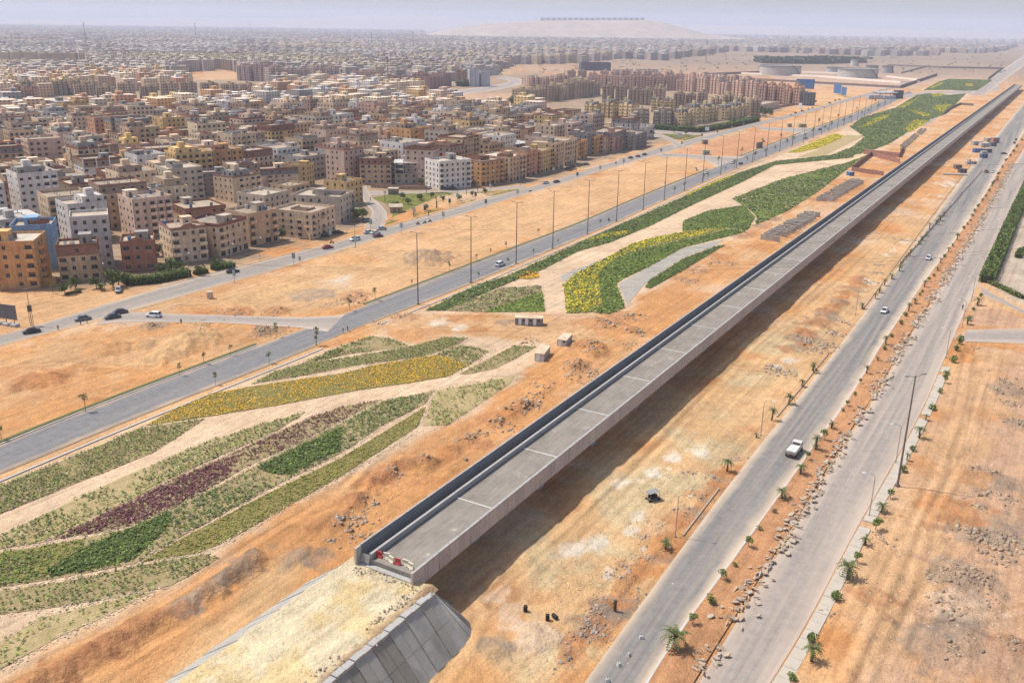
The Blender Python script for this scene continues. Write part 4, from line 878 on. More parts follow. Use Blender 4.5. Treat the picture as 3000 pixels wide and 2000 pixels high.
CITYB = []
def building(name, loc, rz, W, D, floors, colour, seed, lod=1, style=None, fh=FH, attrs=None, h=None, cat='apartment building'):
    """root at the left front corner on the ground, x along the facade, y into the depth"""
    rd = random.Random(seed); st = dict(bal=rd.random() < .6, brick_top=rd.random() < .14, roof='mix', side=.75, arch=False, shops=rd.random() < .5, band=rd.random() < .25, tower=rd.random() < .85)
    if style: st.update(style)
    if h: fh = h / floors
    Ht = floors * fh; root = empty(name, (*loc, 0), rz); col = colour
    wall = MB(); panes = MB(); wins = [] if lod == 0 else None; bal = []; trim = MB()
    ww, wh = (1.15, 1.35) if lod == 0 else (rd.choice([.95, 1.15, 1.3, 1.6]), rd.choice([1.15, 1.35, 1.5])); sides = [((0, 0), (1, 0), W), ((W, 0), (0, 1), D), ((W, D), (-1, 0), W), ((0, D), (0, -1), D)]
    nf = max(2, int(round(W / 3.3))); zoff = 0
    btop = st['brick_top']
    for si, (ox, ux, L) in enumerate(sides):
        n = max(2, int(round(L / (3.2 if si == 0 else 3.9)))); pitch = L / n; nx = (ux[1], -ux[0])
        ty = []
        for c in range(n):
            r = rd.random()
            if si == 0: ty.append('b' if (st['bal'] and (c in (0, n - 1) if st.get('ends') else r < .42)) else ('n' if r > .93 else 'w'))
            elif si == 2: ty.append('n' if lod else ('w' if r < .5 else 'n'))
            else: ty.append('w' if r < st['side'] else ('b' if (st['bal'] and r > .92) else 'n'))
        rows = []; flr = floors - (1 if btop else 0)
        for f in range(flr):
            z = f * fh; ops = []
            zs0, zs1 = z + .95, min(z + .95 + wh, z + fh - .25)
            door = False
            for c in range(n):
                x = c * pitch + (pitch - ww) / 2; t = ty[c]
                if t == 'n': continue
                if f == 0 and si == 0 and st['shops'] and c % 2 == 0: ops.append((c * pitch + .35, (c + 1) * pitch - .35)); continue
                if rd.random() < .04: continue
                if t == 'b':
                    bw = min(pitch - .3, 2.6); bx_ = c * pitch + (pitch - bw) / 2
                    ops.append((bx_ + .35, bx_ + bw - .35))
                    if f > 0: bal.append((si, bx_, bw, z + .15, ox, ux, nx))
                else: ops.append((x, x + ww))
            rows.append((zs0 if f or not (st['shops'] and si == 0) else z + .3, zs1, ops))
        wall_side(wall, panes, wins, ox, ux, L, flr * fh, rows, .22, lod)
        if btop and si != 2:
            b = MB(); pass
    inst('wall', wall.mesh('wall', M['plaster']), root, col=col)
    if btop:
        b = MB(); z0 = (floors - 1) * fh
        for si, (ox, ux, L) in enumerate(sides):
            n = max(2, int(round(L / 3.6))); pt = L / n
            rows = [(1.0, 2.2, [(c * pt + pt / 2 - .55, c * pt + pt / 2 + .55) for c in range(n) if rd.random() < .75])]
            b2 = MB(); p2 = MB(); wall_side(b2, p2, None, ox, ux, L, fh, rows, .22, max(lod, 1))
            for src, dst in ((b2, b), (p2, panes)):
                k = len(dst.v); dst.v += [(x, y, z + z0) for x, y, z in src.v]; dst.f += [tuple(k + i for i in f) for f in src.f]; dst.m += src.m
        inst('brick_storey', b.mesh('brick_storey', M['brick']), root, col=rd.choice([BRK, (.32, .17, .12), (.36, .27, .2), (.24, .22, .21)]))
    if panes.v:
        o = panes.build('pane_set' if lod else 'pane_backing', M['glass'], root); tag(o, kind='stuff')
    if wins:
        for (p, a, w, hh) in wins: inst('window', window_mesh(w, hh), root, p, a)
    kb_ = rd.choice([.85, 1.0, 1.1, 1.25]); bc = tuple(min(1, q * kb_) for q in col)
    if bal:
        if lod == 0:
            for (si, x, w, z, ox, ux, nx) in bal:
                m = MB(); balcony_geo(m, x, w, z, 1.15, ox, ux, nx); m.build('balcony', M['plaster'], root, bc)
        else:
            m = MB()
            for (si, x, w, z, ox, ux, nx) in bal: balcony_geo(m, x, w, z, 1.1, ox, ux, nx)
            tag(m.build('balcony_stack', M['plaster'], root, bc), kind='stuff')
    # roof slab, parapet, stair tower, clutter
    rc = rd.choice([(.40, .32, .235), (.47, .39, .30), (.34, .27, .20), (.31, .26, .21), (.52, .46, .38)])
    m = MB(); m.box(.02, .02, Ht - .2, W - .02, D - .02, Ht + .05); m.build('roof', M['roof'], root, rc)
    pt, ph = .2, rd.uniform(.75, 1.3); m = MB()
    m.box(0, 0, Ht + .003, W, pt, Ht + ph); m.box(0, D - pt, Ht + .003, W, D, Ht + ph); m.box(0, pt + .003, Ht + .003, pt, D - pt - .003, Ht + ph); m.box(W - pt, pt + .003, Ht + .003, W, D - pt - .003, Ht + ph)
    if st['arch']:
        N = 10; aw = min(W * .45, 6.0); x0 = W / 2 - aw / 2
        for i in range(N):
            a, b = i / N, (i + 1) / N; za = Ht + ph + sin(pi * a) * 1.1; zb = Ht + ph + sin(pi * b) * 1.1
            m.hexa([(x0 + aw * a, -.03, Ht + ph), (x0 + aw * b, -.03, Ht + ph), (x0 + aw * b, .22, Ht + ph), (x0 + aw * a, .22, Ht + ph), (x0 + aw * a, -.03, za + .01), (x0 + aw * b, -.03, zb + .01), (x0 + aw * b, .22, zb + .01), (x0 + aw * a, .22, za + .01)], 0, False)
    brickpar = btop or rd.random() < .22
    m.build('parapet', M['brick'] if brickpar else M['plaster'], root, rd.choice([BRK, (.34, .19, .14)]) if brickpar else col)
    feat = 'flat roof'
    if st['tower'] and lod and rd.random() < .42 and not btop:
        pw, pd = W * rd.uniform(.5, .72), D * rd.uniform(.5, .8); px0, py0 = rd.choice([(.6, .6), (W - pw - .6, .6), (.6, D - pd - .6), (W - pw - .6, D - pd - .6)]); t2 = MB(); q2 = MB(); pc = rd.choice([col, bc, (.42, .3, .22), (.36, .33, .3)])
        for (ox, ux, L) in (((px0, py0), (1, 0), pw), ((px0 + pw, py0), (0, 1), pd), ((px0 + pw, py0 + pd), (-1, 0), pw), ((px0, py0 + pd), (0, -1), pd)):
            nn_ = max(1, int(L / 3.4)); wall_side(t2, q2, None, ox, ux, L, fh + .5, [(.95, 2.2, [(c * L / nn_ + L / nn_ / 2 - .6, c * L / nn_ + L / nn_ / 2 + .6) for c in range(nn_) if rd.random() < .8])], .2, lod)
        for v_ in (t2, q2): v_.v = [(a, b, c + Ht + .05) for a, b, c in v_.v]
        t2.box(px0 + .15, py0 + .15, Ht + fh + .1, px0 + pw - .15, py0 + pd - .15, Ht + fh + .25); t2.build('penthouse', M['plaster'], root, pc)
        if q2.v: tag(q2.build('pane_set', M['glass'], root), kind='stuff')
        m = MB(); m.box(px0 + pw * .3, py0 + pd * .3, Ht + fh + .26, px0 + pw * .3 + 3, py0 + pd * .3 + 3, Ht + fh + 2.9); m.build('stair_tower', M['plaster'], root, col); feat = 'set-back top storey'
    elif st['tower']:
        tw, td, th = rd.uniform(3, 5), rd.uniform(3, 5), rd.uniform(2.4, 3.2); tx = rd.uniform(.8, max(.9, W - tw - .8)); ty_ = rd.uniform(1, max(1.1, D - td - .8))
        m = MB(); m.box(tx, ty_, Ht + .05, tx + tw, ty_ + td, Ht + th, 0); m.box(tx - .15, ty_ - .15, Ht + th, tx + tw + .15, ty_ + td + .15, Ht + th + .15, 1)
        m.box(tx + tw * .3, ty_ - .04, Ht + .1, tx + tw * .3 + .9, ty_ + .01, Ht + 2.0, 2)
        o = m.build('stair_tower', [M['plaster'], M['roof'], M['glass']], root, rd.choice([col, bc, (.48, .4, .33), (.33, .3, .28)])); feat = 'stair tower'
    clutter = rd.random()
    if clutter < .3:
        m = MB(); x = rd.uniform(.8, W * .5); y = rd.uniform(.8, D * .4); a, b = rd.uniform(4, W * .5 + 3), rd.uniform(3, D * .5 + 2); a = min(a, W - x - .5); b = min(b, D - y - .5); hh = rd.uniform(.9, 2.3)
        m.box(x, y, Ht + .05, x + a, y + .15, Ht + hh); m.box(x, y + b, Ht + .05, x + a, y + b + .15, Ht + hh); m.box(x, y + .15, Ht + .05, x + .15, y + b, Ht + hh); m.box(x + a * .5, y + .15, Ht + .05, x + a * .5 + .15, y + b, Ht + hh)
        m.build('roof_wall', M['brick'], root, rd.choice([BRK, (.36, .25, .18), (.3, .27, .25)])); feat = 'brick roof walls'
    elif clutter < .55:
        m = MB()
        nxx = max(2, int(W / 4)); nyy = max(2, int(D / 4.5))
        for i in range(nxx + 1):
            for j in range(nyy + 1):
                if rd.random() < .7: x = .3 + i * (W - .8) / nxx; y = .3 + j * (D - .8) / nyy; m.box(x, y, Ht + .05, x + .28, y + .28, Ht + rd.uniform(.8, 1.6))
        tag(m.build('column_stubs', M['concrete'], root), kind='stuff'); feat = 'roof column stubs'
    elif clutter < .8:
        for _ in range(rd.randint(1, 3)):
            m = MB(); x, y = rd.uniform(1.2, W - 1.2), rd.uniform(1.2, D - 1.2); m.tube((x, y, Ht + .3), (x, y, Ht + 1.7), .6, .6, 9); m.box(x - .5, y - .5, Ht + .05, x + .5, y + .5, Ht + .3)
            m.build('water_tank', M['plain'], root, rd.choice([(.55, .53, .5), (.12, .2, .35), (.2, .2, .2)]))
        feat = 'roof tanks'
    if lod < 2:
        for _ in range(rd.randint(0, 3)):
            m = MB(); x, y = rd.uniform(.8, W - .8), rd.uniform(.8, D - .8); N = 9; z = Ht + 1.1
            m.tube((x, y, Ht + .05), (x, y, z), .04, .04, 4)
            for i in range(N):
                a, b = 2 * pi * i / N, 2 * pi * (i + 1) / N
                m.tri((x, y + .12, z), (x + .55 * cos(a), y - .1, z + .55 * sin(a)), (x + .55 * cos(b), y - .1, z + .55 * sin(b)))
            m.build('satellite_dish', M['white'], root)
    if lod == 1 and rd.random() < .4:
        m = MB(); nb_ = max(2, int(W / 5))
        for i in range(nb_ + 1):
            x = i * (W - .5) / nb_; m.box(x, -.14, 0, x + .5, -.005, Ht + ph * .9)
        kp_ = rd.choice([.75, 1.25]); m.build('pilaster', M['plaster'], root, tuple(min(1, q * kp_) for q in col))
    if st['band'] and lod < 2:
        m = MB()
        for f in range(1, floors):
            z = f * fh - .1; m.box(-.07, -.07, z, W + .07, -.01, z + .18); m.box(-.07, -.01, z, -.01, D, z + .18); m.box(W + .01, -.01, z, W + .07, D, z + .18)
        m.build('storey_band', M['plaster'], root, tuple(min(1, q * 1.25) for q in col))
    o = root; o['_feat'] = feat if not btop else 'brick top storey'; o['_fl'] = floors; o['_bal'] = 1 if bal else 0
    o['category'] = cat
    return root
def frame_building(name, loc, rz, W, D, floors, seed, walled=0, colour=(.44, .36, .28)):
    rd = random.Random(seed); root = empty(name, (*loc, 0), rz); fh = FH
    for f in range(floors):
        z = (f + 1) * fh; e = .5; m = MB(); m.box(-e, -e, z - .25, W + e, D + e, z); m.build('floor_slab', M['concrete_lt'] if f == floors - 1 else M['concrete'], root)
    nx, ny = max(2, int(W / 4)), max(2, int(D / 4))
    for i in range(nx + 1):
        for j in range(ny + 1):
            m = MB(); x = i * (W - .35) / nx; y = j * (D - .35) / ny; m.box(x, y, 0, x + .35, y + .35, floors * fh - .26); m.build('column', M['concrete'], root)
            if rd.random() < .4: m = MB(); m.box(x + .03, y + .03, floors * fh + .003, x + .32, y + .32, floors * fh + 1.1); m.build('column_stub', M['concrete'], root)
    for f in range(walled):
        z = f * fh + .02; m = MB(); pn = MB(); rows = [(1.0, 2.2, [(c * W / nx + 1.2, c * W / nx + 2.4) for c in range(nx)])]; t = MB()
        for (ox, ux, L) in (((.1, .1), (1, 0), W - .2), ((W - .1, .1), (0, 1), D - .2), ((.1, D - .1), (0, -1), D - .2)):
            wall_side(t, pn, None, ox, ux, L, fh - .28, [(1.0, 2.1, [(c * 4 + 1.2, c * 4 + 2.4) for c in range(int(L / 4))])], .2, 1)
        for v in (t, pn): v.v = [(a, b, c + z) for a, b, c in v.v]
        t.build('infill_wall', M['plaster'], root, colour); tag(pn.build('pane_set', M['glass'], root), kind='stuff')
    m = MB(); x, y = W * .35, D * .4; m.box(x, y, floors * fh + .003, x + 3.2, y + 3.2, floors * fh + 2.6); m.box(x - .3, y - .3, floors * fh + 2.6, x + 3.5, y + 3.5, floors * fh + 2.8); m.build('stair_tower', M['concrete_lt'], root)
    root['category'] = 'apartment building'; root['_feat'] = 'open'; root['_fl'] = floors; root['_bal'] = 0
    return root

OCC = []                                 # occupied footprints: centre x, y, radius
def free(x, y, r):
    return all((x - a) ** 2 + (y - b) ** 2 > (r + c) ** 2 for a, b, c in OCC)
def place(cr, fl, fr, topv, depth, colour, label, floors, style=None, seed=0, frame=None, lod=0):
    a = P(*cr(*fl)); b = P(*cr(*fr)); W = hypot(b[0] - a[0], b[1] - a[1]); rz = atan2(b[1] - a[1], b[0] - a[0])
    h = zat(b, cr(0, topv)[1]); s0 = max(8.0, min(depth, 24))
    if frame is not None: r = frame_building('apartment_house', a, rz, W, depth, floors, seed, frame)
    else: r = building('apartment_house', a, rz, W, depth, floors, BC[colour], seed, lod, style, h=h)
    tag(r, label, 'apartment building', 'front row apartment houses along the street')
    mx = (a[0] + b[0]) / 2 - sin(rz) * depth / 2; my = (a[1] + b[1]) / 2 + cos(rz) * depth / 2
    OCC.append((mx, my, max(W, depth) * .52)); return r
HERO = [
 (k4,(-80,1345),(400,1325),880,15,'orange','bright orange five-storey house with end balconies at picture edge',5,dict(bal=True,ends=True,brick_top=False,shops=False)),
 (k4,(160,1160),(570,1135),730,13,'blue','sky blue apartment house with white window surrounds',5,dict(bal=False,brick_top=False,side=.9,shops=False,band=False)),
 (k4,(600,1270),(1000,1240),905,10,'tan','low tan house with open brick rooms on its roof',4,dict(bal=True,brick_top=True,shops=False)),
 (k4,(755,1150),(1130,1120),628,12,'pale grey','tall plain pale grey block with two window columns behind the low houses',6,dict(bal=False,brick_top=False,side=.6,shops=False,band=False)),
 (k4,(1215,1170),(1540,1150),875,12,'brick red','red brick villa with arched roofline behind the dense hedge',3,dict(bal=True,brick_top=False,arch=True,shops=False,ends=True)),
 (k4,(1715,1090),(2055,1045),725,14,'sand','ornate beige house with wavy arched parapet and paired balconies',4,dict(bal=True,ends=True,arch=True,brick_top=False,shops=False,band=True)),
 (k5,(160,1365),(435,1275),985,17,'beige','beige corner house with rows of small windows on its long side wall',4,dict(bal=True,brick_top=False,side=1.0,shops=True)),
 (k5,(450,1255),(735,1195),900,14,'tan','tan house with bowed balconies next to the striped block',4,dict(bal=True,ends=True,brick_top=False,shops=True)),
 (k5,(1060,1185),(1290,1105),870,19,'sand','low whitish block with grey horizontal stripes beside the curving street',4,dict(bal=True,band=True,brick_top=False,side=.8,shops=False,tower=False)),
 (k5,(1340,1035),(1480,960),720,22,'stone','stone coloured block with pale corner pilasters above the tree at the curve',4,dict(bal=True,brick_top=False,shops=True)),
 (k5,(1400,860),(1560,820),600,13,'ochre','deep ochre block right behind the stone coloured one',4,dict(bal=False,brick_top=False,shops=False)),
 (k5,(1530,640),(1840,640),400,15,'tan','tan apartment house with blue sheeted roof cabin behind the lawn',5,dict(bal=True,ends=True,brick_top=True,shops=False)),
 (k5,(250,710),(560,690),445,15,'terracotta','terracotta house with arched windows in the second row',5,dict(bal=True,brick_top=True,arch=True,shops=False)),
 (k5,(490,690),(930,660),490,14,'sand','wide beige house with dark red top storey',4,dict(bal=True,brick_top=True,shops=False)),
 (k5,(-20,760),(245,745),535,13,'dark grey','bare dark grey block with few small windows',5,dict(bal=False,brick_top=False,side=.2,shops=False)),
 (k5,(600,960),(845,900),720,16,'stone','wide stone grey house with ring of arched windows under its roof',3,dict(bal=False,brick_top=False,side=.95,shops=False)),
 (k5,(865,830),(1040,790),640,13,'tan','small tan house with roof hut behind the stone grey house',3,dict(bal=True,brick_top=False)),
 (k5,(1010,665),(1085,640),450,14,'ochre','narrow mustard yellow slab house with blind side wall',4,dict(bal=False,brick_top=False,side=.5)),
 (k6,(295,1030),(605,1000),745,15,'white','bright white five-storey corner house facing the lawn',5,dict(bal=True,ends=True,brick_top=False,side=.9,shops=False,band=True)),
 (k6,(705,995),(925,960),735,17,'orange','orange corner house with dark garage floor next to the white one',5,dict(bal=True,ends=True,brick_top=False,shops=True)),
 (k6,(985,960),(1140,920),690,20,'tan','tan house with gabled parapet, second after the white corner house',5,dict(bal=True,arch=True,brick_top=False,shops=True)),
 (k6,(1150,905),(1282,872),655,18,'terracotta','terracotta house with long balconies, third after the white corner house',5,dict(bal=True,ends=True,arch=True,brick_top=False,shops=True)),
 (k6,(1292,875),(1405,838),630,17,'ochre','ochre brown house with stacked balconies, fourth after the white corner house',5,dict(bal=True,brick_top=False,shops=True)),
 (k6,(1440,840),(1515,812),565,20,'tan','tall narrow tan house with flat pale roof facing the street',6,dict(bal=True,brick_top=False,shops=True)),
 (k6,(1525,798),(1640,765),535,18,'sand','sand coloured house with stepped gable beyond the tall narrow one',5,dict(bal=True,arch=True,brick_top=False,shops=True)),
 (k6,(1650,742),(1745,716),545,15,'orange','light orange house with projecting bays before the dark striped block',4,dict(bal=True,brick_top=False,shops=True)),
 (k6,(1748,700),(1815,680),480,14,'dark grey','dark block striped with white bands in the street row',5,dict(bal=True,band=True,brick_top=False)),
 (k6,(1825,692),(1900,670),500,15,'orange','small orange house squeezed after the dark striped block',4,dict(bal=True,brick_top=False)),
 (k6,(1908,678),(2000,650),490,16,'tan','brownish tan house after the small orange one',4,dict(bal=True,brick_top=False)),
 (k6,(2010,668),(2125,622),440,17,'rose','long rose brown block with red roof edge near the street end',5,dict(bal=True,brick_top=True)),
 (k6,(2135,625),(2200,600),450,15,'brown','narrow brown house before the bare concrete end block',5,dict(bal=True,brick_top=False)),
 (k6,(2212,640),(2330,592),460,16,'dark grey','dark unrendered end block of the street row',4,dict(bal=True,brick_top=False,side=.9)),
 (k6,(235,985),(290,960),625,16,'pink','pink rendered block half hidden behind the white corner house',6,dict(bal=False,brick_top=False,side=.9)),
]
for i_, h_ in enumerate(HERO): place(*h_[:8], style=h_[8], seed=500 + i_)
place(k5, (1875, 640), (2125, 640), 440, 13, 'grey', 'unfinished concrete house with open upper floors behind the lawn', 4, seed=611, frame=2)

# everyday houses filling the blocks behind the street row
ZL = PL([(-330,730),(-330,335),(330,332),(520,372),(660,400),(655,600),(620,650),(520,690),(420,715),(300,735),(160,745),(0,755)])
ZM = PL([(820,600),(655,640),(655,600),(660,400),(520,372),(330,332),(560,322),(760,318),(1000,300),(1240,285),(1300,308),(1400,332),(1500,348),(1500,420),(1280,478),(1180,515),(1050,530),(840,560)])
ZR = PL([(1200,500),(1500,348),(1545,335),(1640,372),(1760,400),(1890,400),(1900,412),(1780,455),(1600,500),(1300,545)])
ZM2 = PL([(770,312),(1000,296),(1235,282),(1245,270),(1130,268),(1000,258),(870,262),(785,266),(772,290)])
ZB = PL([(-200,292),(-200,222),(230,228),(540,238),(545,262),(240,270),(0,300)])
NOGO = [poly_of(thin(ROADS[k_], 14)) for k_ in ('CS', 'FR', 'B', 'BV')] + [PL([(1120,655),(1300,590),(1545,540),(1530,560),(1300,620),(1130,672)])]
PAL = [('beige', 7), ('tan', 7), ('sand', 7), ('pink', 4), ('stone', 5), ('grey', 3), ('pale grey', 4), ('white', 3), ('ochre', 3.5), ('orange', 1.8), ('yellow', 2), ('brown', 2.5), ('rose', 2), ('terracotta', 2.5), ('dark grey', 1), ('cream', 4), ('blue', 0)]
pn_, pw_ = [p[0] for p in PAL], [p[1] for p in PAL]
cand = []
for zi, (poly, hd, pu, pv) in enumerate([(ZL, 49, 22, 22.5), (ZM, 36, 21.5, 22), (ZR, 29, 19, 19), (ZB, 52, 22, 24), (ZM2, 36, 22, 22)]):
    px = [q[0] for q in poly]; py = [q[1] for q in poly]; a = radians(hd); ux, uy = (sin(a), cos(a)), (-cos(a), sin(a)); cx, cy = np.mean(px), np.mean(py)
    R = int(max(max(px) - min(px), max(py) - min(py)) / 17)
    for i in range(-R, R):
        for j in range(-R, R):
            u = i * pu + (4 if (i + j) % 6 >= 3 else 0) + (((j // 2) * 7919) % 17); v = j * pv + (j // 2) * 5
            x, y = cx + ux[0] * u + uy[0] * v, cy + ux[1] * u + uy[1] * v
            x += random.uniform(-1.8, 1.8); y += random.uniform(-1.8, 1.8)
            uu, vv = proj(x, y, 5)
            if not (-60 < uu < 3050): continue
            if not inpoly(np.array([x]), np.array([y]), poly)[0]: continue
            if not free(x, y, 7.5): continue
            if any(sdist(np.array([x]), np.array([y]), g)[0] < 9 for g in NOGO): continue
            if random.random() < .035: continue
            cand.append((hypot(x, y), x, y, hd, zi)); OCC.append((x, y, 6.5))
cand.sort()
NCITY = 262
CITYMASS = []
for i_, (d, x, y, hd, zi) in enumerate(cand):
    rd = random.Random(9000 + i_); W, D = rd.uniform(14, 19), rd.uniform(13.5, 18.5); fl = rd.choice([3, 4, 5, 5, 5, 6, 6, 7]); c = rd.choices(pn_, pw_)[0]; rz = radians(90 - hd) + radians(rd.uniform(-3, 3))
    if i_ >= NCITY: CITYMASS.append((x, y, rz, W, D, fl * FH, BC[c])); continue
    lx = x - cos(rz) * W / 2 + sin(rz) * D / 2; ly = y - sin(rz) * W / 2 - cos(rz) * D / 2
    if rd.random() < .035: r = frame_building('apartment_house', (lx, ly), rz, W, D, min(fl, 4), i_, rd.choice([0, 1, 2])); c = 'bare concrete'
    else: r = building('apartment_house', (lx, ly), rz, W, D, fl, (lambda k: tuple(q * k for q in BC[c]))(rd.uniform(.85, 1.1)), 7000 + i_, 1 if d < 620 else 2)
    r['group'] = 'low apartment houses of the town'
    CITYB.append((r, c, fl, x, y, d))

# ---------------------------------------------------------------- housing estates: one block per kind, then copies
ORD = ['first', 'second', 'third', 'fourth', 'fifth', 'sixth', 'seventh', 'eighth', 'ninth', 'tenth', '11th', '12th', '13th', '14th', '15th', '16th', '17th', '18th', '19th', '20th']
def ordinal(i): return ORD[i] if i < 20 else '%d%s' % (i + 1, 'th' if 10 <= (i + 1) % 100 <= 20 else {1: 'st', 2: 'nd', 3: 'rd'}.get((i + 1) % 10, 'th'))
PROTO = {}
def estate(kind, W, D, fl, colour, rows, fh=2.75, style=None, seed=1, tower=None):
    st = dict(bal=True, brick_top=False, side=.8, shops=False, band=False, tower=True); st.update(style or {})
    pr = None
    for (a, b, n, lab) in rows:
        pa, pb = P(*a), P(*b); rz = atan2(pb[1] - pa[1], pb[0] - pa[0]); L = hypot(pb[0] - pa[0], pb[1] - pa[1]); pitch = L / n
        for i in range(n):
            t = (i + .02) / n; x, y = pa[0] + (pb[0] - pa[0]) * t, pa[1] + (pb[1] - pa[1]) * t
            sx = (pitch * (.84 if n > 1 else .95)) / W; j = (i % 3) * 3.0 - 3.0
            loc = (x - sin(rz) * j, y + cos(rz) * j, 0)
            if pr is None:
                pr = building('housing_block', loc[:2], rz, W, D, fl, colour, seed, 2, st, fh=fh, cat='housing block'); o = pr
                if st['bal']:
                    for q, (bx0, bx1) in enumerate(((.06, .24), (.42, .58), (.76, .94))):
                        bay = MB(); pn2 = MB(); x0, x1 = W * bx0, W * bx1; hh = fl * fh + (.6 if q != 1 else 2.2); bay.box(x0, -2.0, 0, x1, -.02, hh)
                        for f in range(fl): pn2.box(x0 + (x1 - x0) * .28, -2.04, f * fh + .9, x0 + (x1 - x0) * .72, -2.003, f * fh + 2.2, 0, False)
                        bb = bay.build('stair_bay' if q == 1 else 'bay', M['plaster'], pr, tuple(min(1, c_ * (1.2 if q == 1 else 1.05)) for c_ in colour)); tag(pn2.build('pane_set', M['glass'], pr), kind='stuff')
                if tower:
                    m = MB(); z = fl * fh; m.box(W * .4, D * .2, z + .05, W * .4 + 4, D * .2 + 4, z + 3.6); m.box(W * .4 - .3, D * .2 - .3, z + 3.6, W * .4 + 4.3, D * .2 + 4.3, z + 3.9); m.build('roof_cabin', M['plaster'], pr, tower)
            else: o = copy_tree(pr, None, loc, rz)
            o.scale = (sx * random.uniform(.92, 1.05), random.uniform(.9, 1.15), random.uniform(.84, 1.14)); kc = random.uniform(.8, 1.2)
            for ch in o.children:
                if ch.name.split('.')[0] in ('wall', 'bay', 'stair_bay', 'balcony_stack', 'parapet'): ch.color = (ch.color[0] * kc, ch.color[1] * kc, ch.color[2] * kc, 1)
            tag(o, lab.replace('#', ordinal(i)), 'housing block', 'housing estate blocks')
estate('tan', 24, 12, 6, (.50, .37, .25), [((221,297),(763,285),9,'tan slab block with stair towers, # from the left in the long estate row'), ((60,285),(300,276),5,'tan slab block in the row behind, # from the picture edge')], 2.6, seed=21, tower=(.60, .42, .22))
estate('copper', 10, 16, 6, (.54, .35, .24), [((14,323),(118,322),4,'reddish slab block with sunlit end wall, # from the picture edge')], 3.0, seed=22)
estate('rosy', 24, 16, 8, (.56, .42, .36), [((699,236),(790,240),2,'tall pale rose tower block above the bare sandy lot, # from left'), ((788,252),(1000,246),5,'tall rose grey tower block behind the white flats, # from left')], 2.7, seed=23)
estate('pink', 22, 13, 6, (.56, .34, .28), [((1125,257),(1245,262),3,'salmon pink block behind the dark hedge of the boulevard, # from left'), ((1246,262),(1330,252),3,'salmon pink block receding along the boulevard, # of its row')], 2.8, seed=24, tower=(.55, .33, .24))
estate('brown', 20, 13, 6, (.55, .37, .28), [((1030,244),(1120,246),4,'dull brown block left of the salmon pink estate, # from left'), ((1544,268),(1720,260),4,'brown tower block beside the boulevard bend, # from left'), ((1720,258),(2010,268),10,'brown estate block in its front row, # from left'), ((1660,243),(2010,248),11,'brown estate block in its middle row, # from left'), ((2010,268),(2215,288),6,'brown estate block above the yellow flats, # from left'), ((2010,250),(2190,266),6,'brown estate block in the rear row, # from left')], 2.75, dict(side=.9), 25)
estate('bigbrown', 18, 14, 6, (.54, .345, .245), [((2222,303),(2345,310),5,'reddish brown tower block at the road end of the estate, # from left')], 3.0, seed=26)
estate('ochre', 16, 12, 6, (.57, .42, .29), [((1517,309),(1764,279),9,'ochre slab block in the long diagonal estate row, # from the sandy lot'), ((1764,303),(1950,310),5,'ochre block with turret, # from left behind the yellow flats'), ((1972,320),(2072,324),3,'ochre block with turret near the estate centre, # from left'), ((2077,338),(2228,340),4,'ochre block with turret above the long hedge, # from left')], 2.8, seed=27, tower=(.62, .50, .27))
estate('yellow', 21, 15, 4, (.68, .53, .29), [((1715,342),(1855,352),3,'pale yellow block with red base, # from left behind the dark end block'), ((1905,328),(1985,330),2,'pale yellow block in the inner court, # from left'), ((1986,369),(2190,343),5,'pale yellow block along the long curved hedge, # from left')], 3.0, seed=28)
estate('greybeige', 32, 16, 4, (.50, .44, .36), [((1853,367),(1972,370),2,'grey beige block with tall dark windows by the hedge corner, # from left')], 3.1, seed=29)
estate('office', 20, 16, 7, (.42, .42, .44), [((1374,254),(1442,254),2,'blue grey office block at the boulevard bend, # from left')], 2.8, dict(bal=False), 30)
estate('orange', 18, 14, 7, (.50, .31, .18), [((1335,245),(1374,246),1,'orange banded block between pink estate and grey offices')], 2.8, dict(band=True), 31)
estate('lowbeige', 26, 16, 2, (.47, .38, .28), [((2226,325),(2278,316),1,'low beige hall with colonnade before the brown towers')], 3.4, dict(bal=False, tower=False), 32)
estate('whitelong', 48, 16, 3, (.70, .69, .68), [((1791,222),(1859,223),1,'long white banded building behind the brown estate'), ((1859,225),(1931,226),1,'long white and blue banded building beside the car park')], 3.4, dict(bal=False, tower=False), 33)
estate('darkframe', 60, 30, 3, (.10, .105, .13), [((1700,207),(1789,208),1,'dark unclad frame building alone on the sandy plain')], 4.2, dict(bal=False, tower=False, side=1.0), 34)
estate('endblue', 14, 14, 5, (.21, .22, .25), [((2346,310),(2384,309),1,'dark grey glass fronted block at the end of the brown towers')], 2.9, dict(bal=False), 35)

# labels of the town houses: look first, then the neighbour that finds it
def word_num(n): return ['one', 'two', 'three', 'four', 'five', 'six', 'seven'][n - 1]
LAND = [('the sky blue house', P(*k4(350, 1150))), ('the tall pale grey block', P(*k4(940, 1130))), ('the red brick villa', P(*k4(1370, 1160))), ('the dark grey block', P(*k5(110, 750))), ('the terracotta arched house', P(*k5(400, 700))), ('the mustard slab house', P(*k5(1040, 650))), ('the unfinished concrete house', P(*k5(2000, 640))), ('the white corner house', P(*k6(450, 1015))),
        ('the dark striped block', P(*k6(1780, 690))), ('the bare sandy lot', P(1400, 312)), ('the tan slab row', P(480, 300)), ('the reddish slab ends', P(60, 330)), ('the ochre diagonal row', P(1560, 330)), ('the picture edge', P(20, 420)), ('the orange edge house', P(20, 560)), ('the rose towers', P(860, 300)), ('the boulevard', P(1200, 300)), ('the central rooftops', P(800, 400))]
seen_ = {}
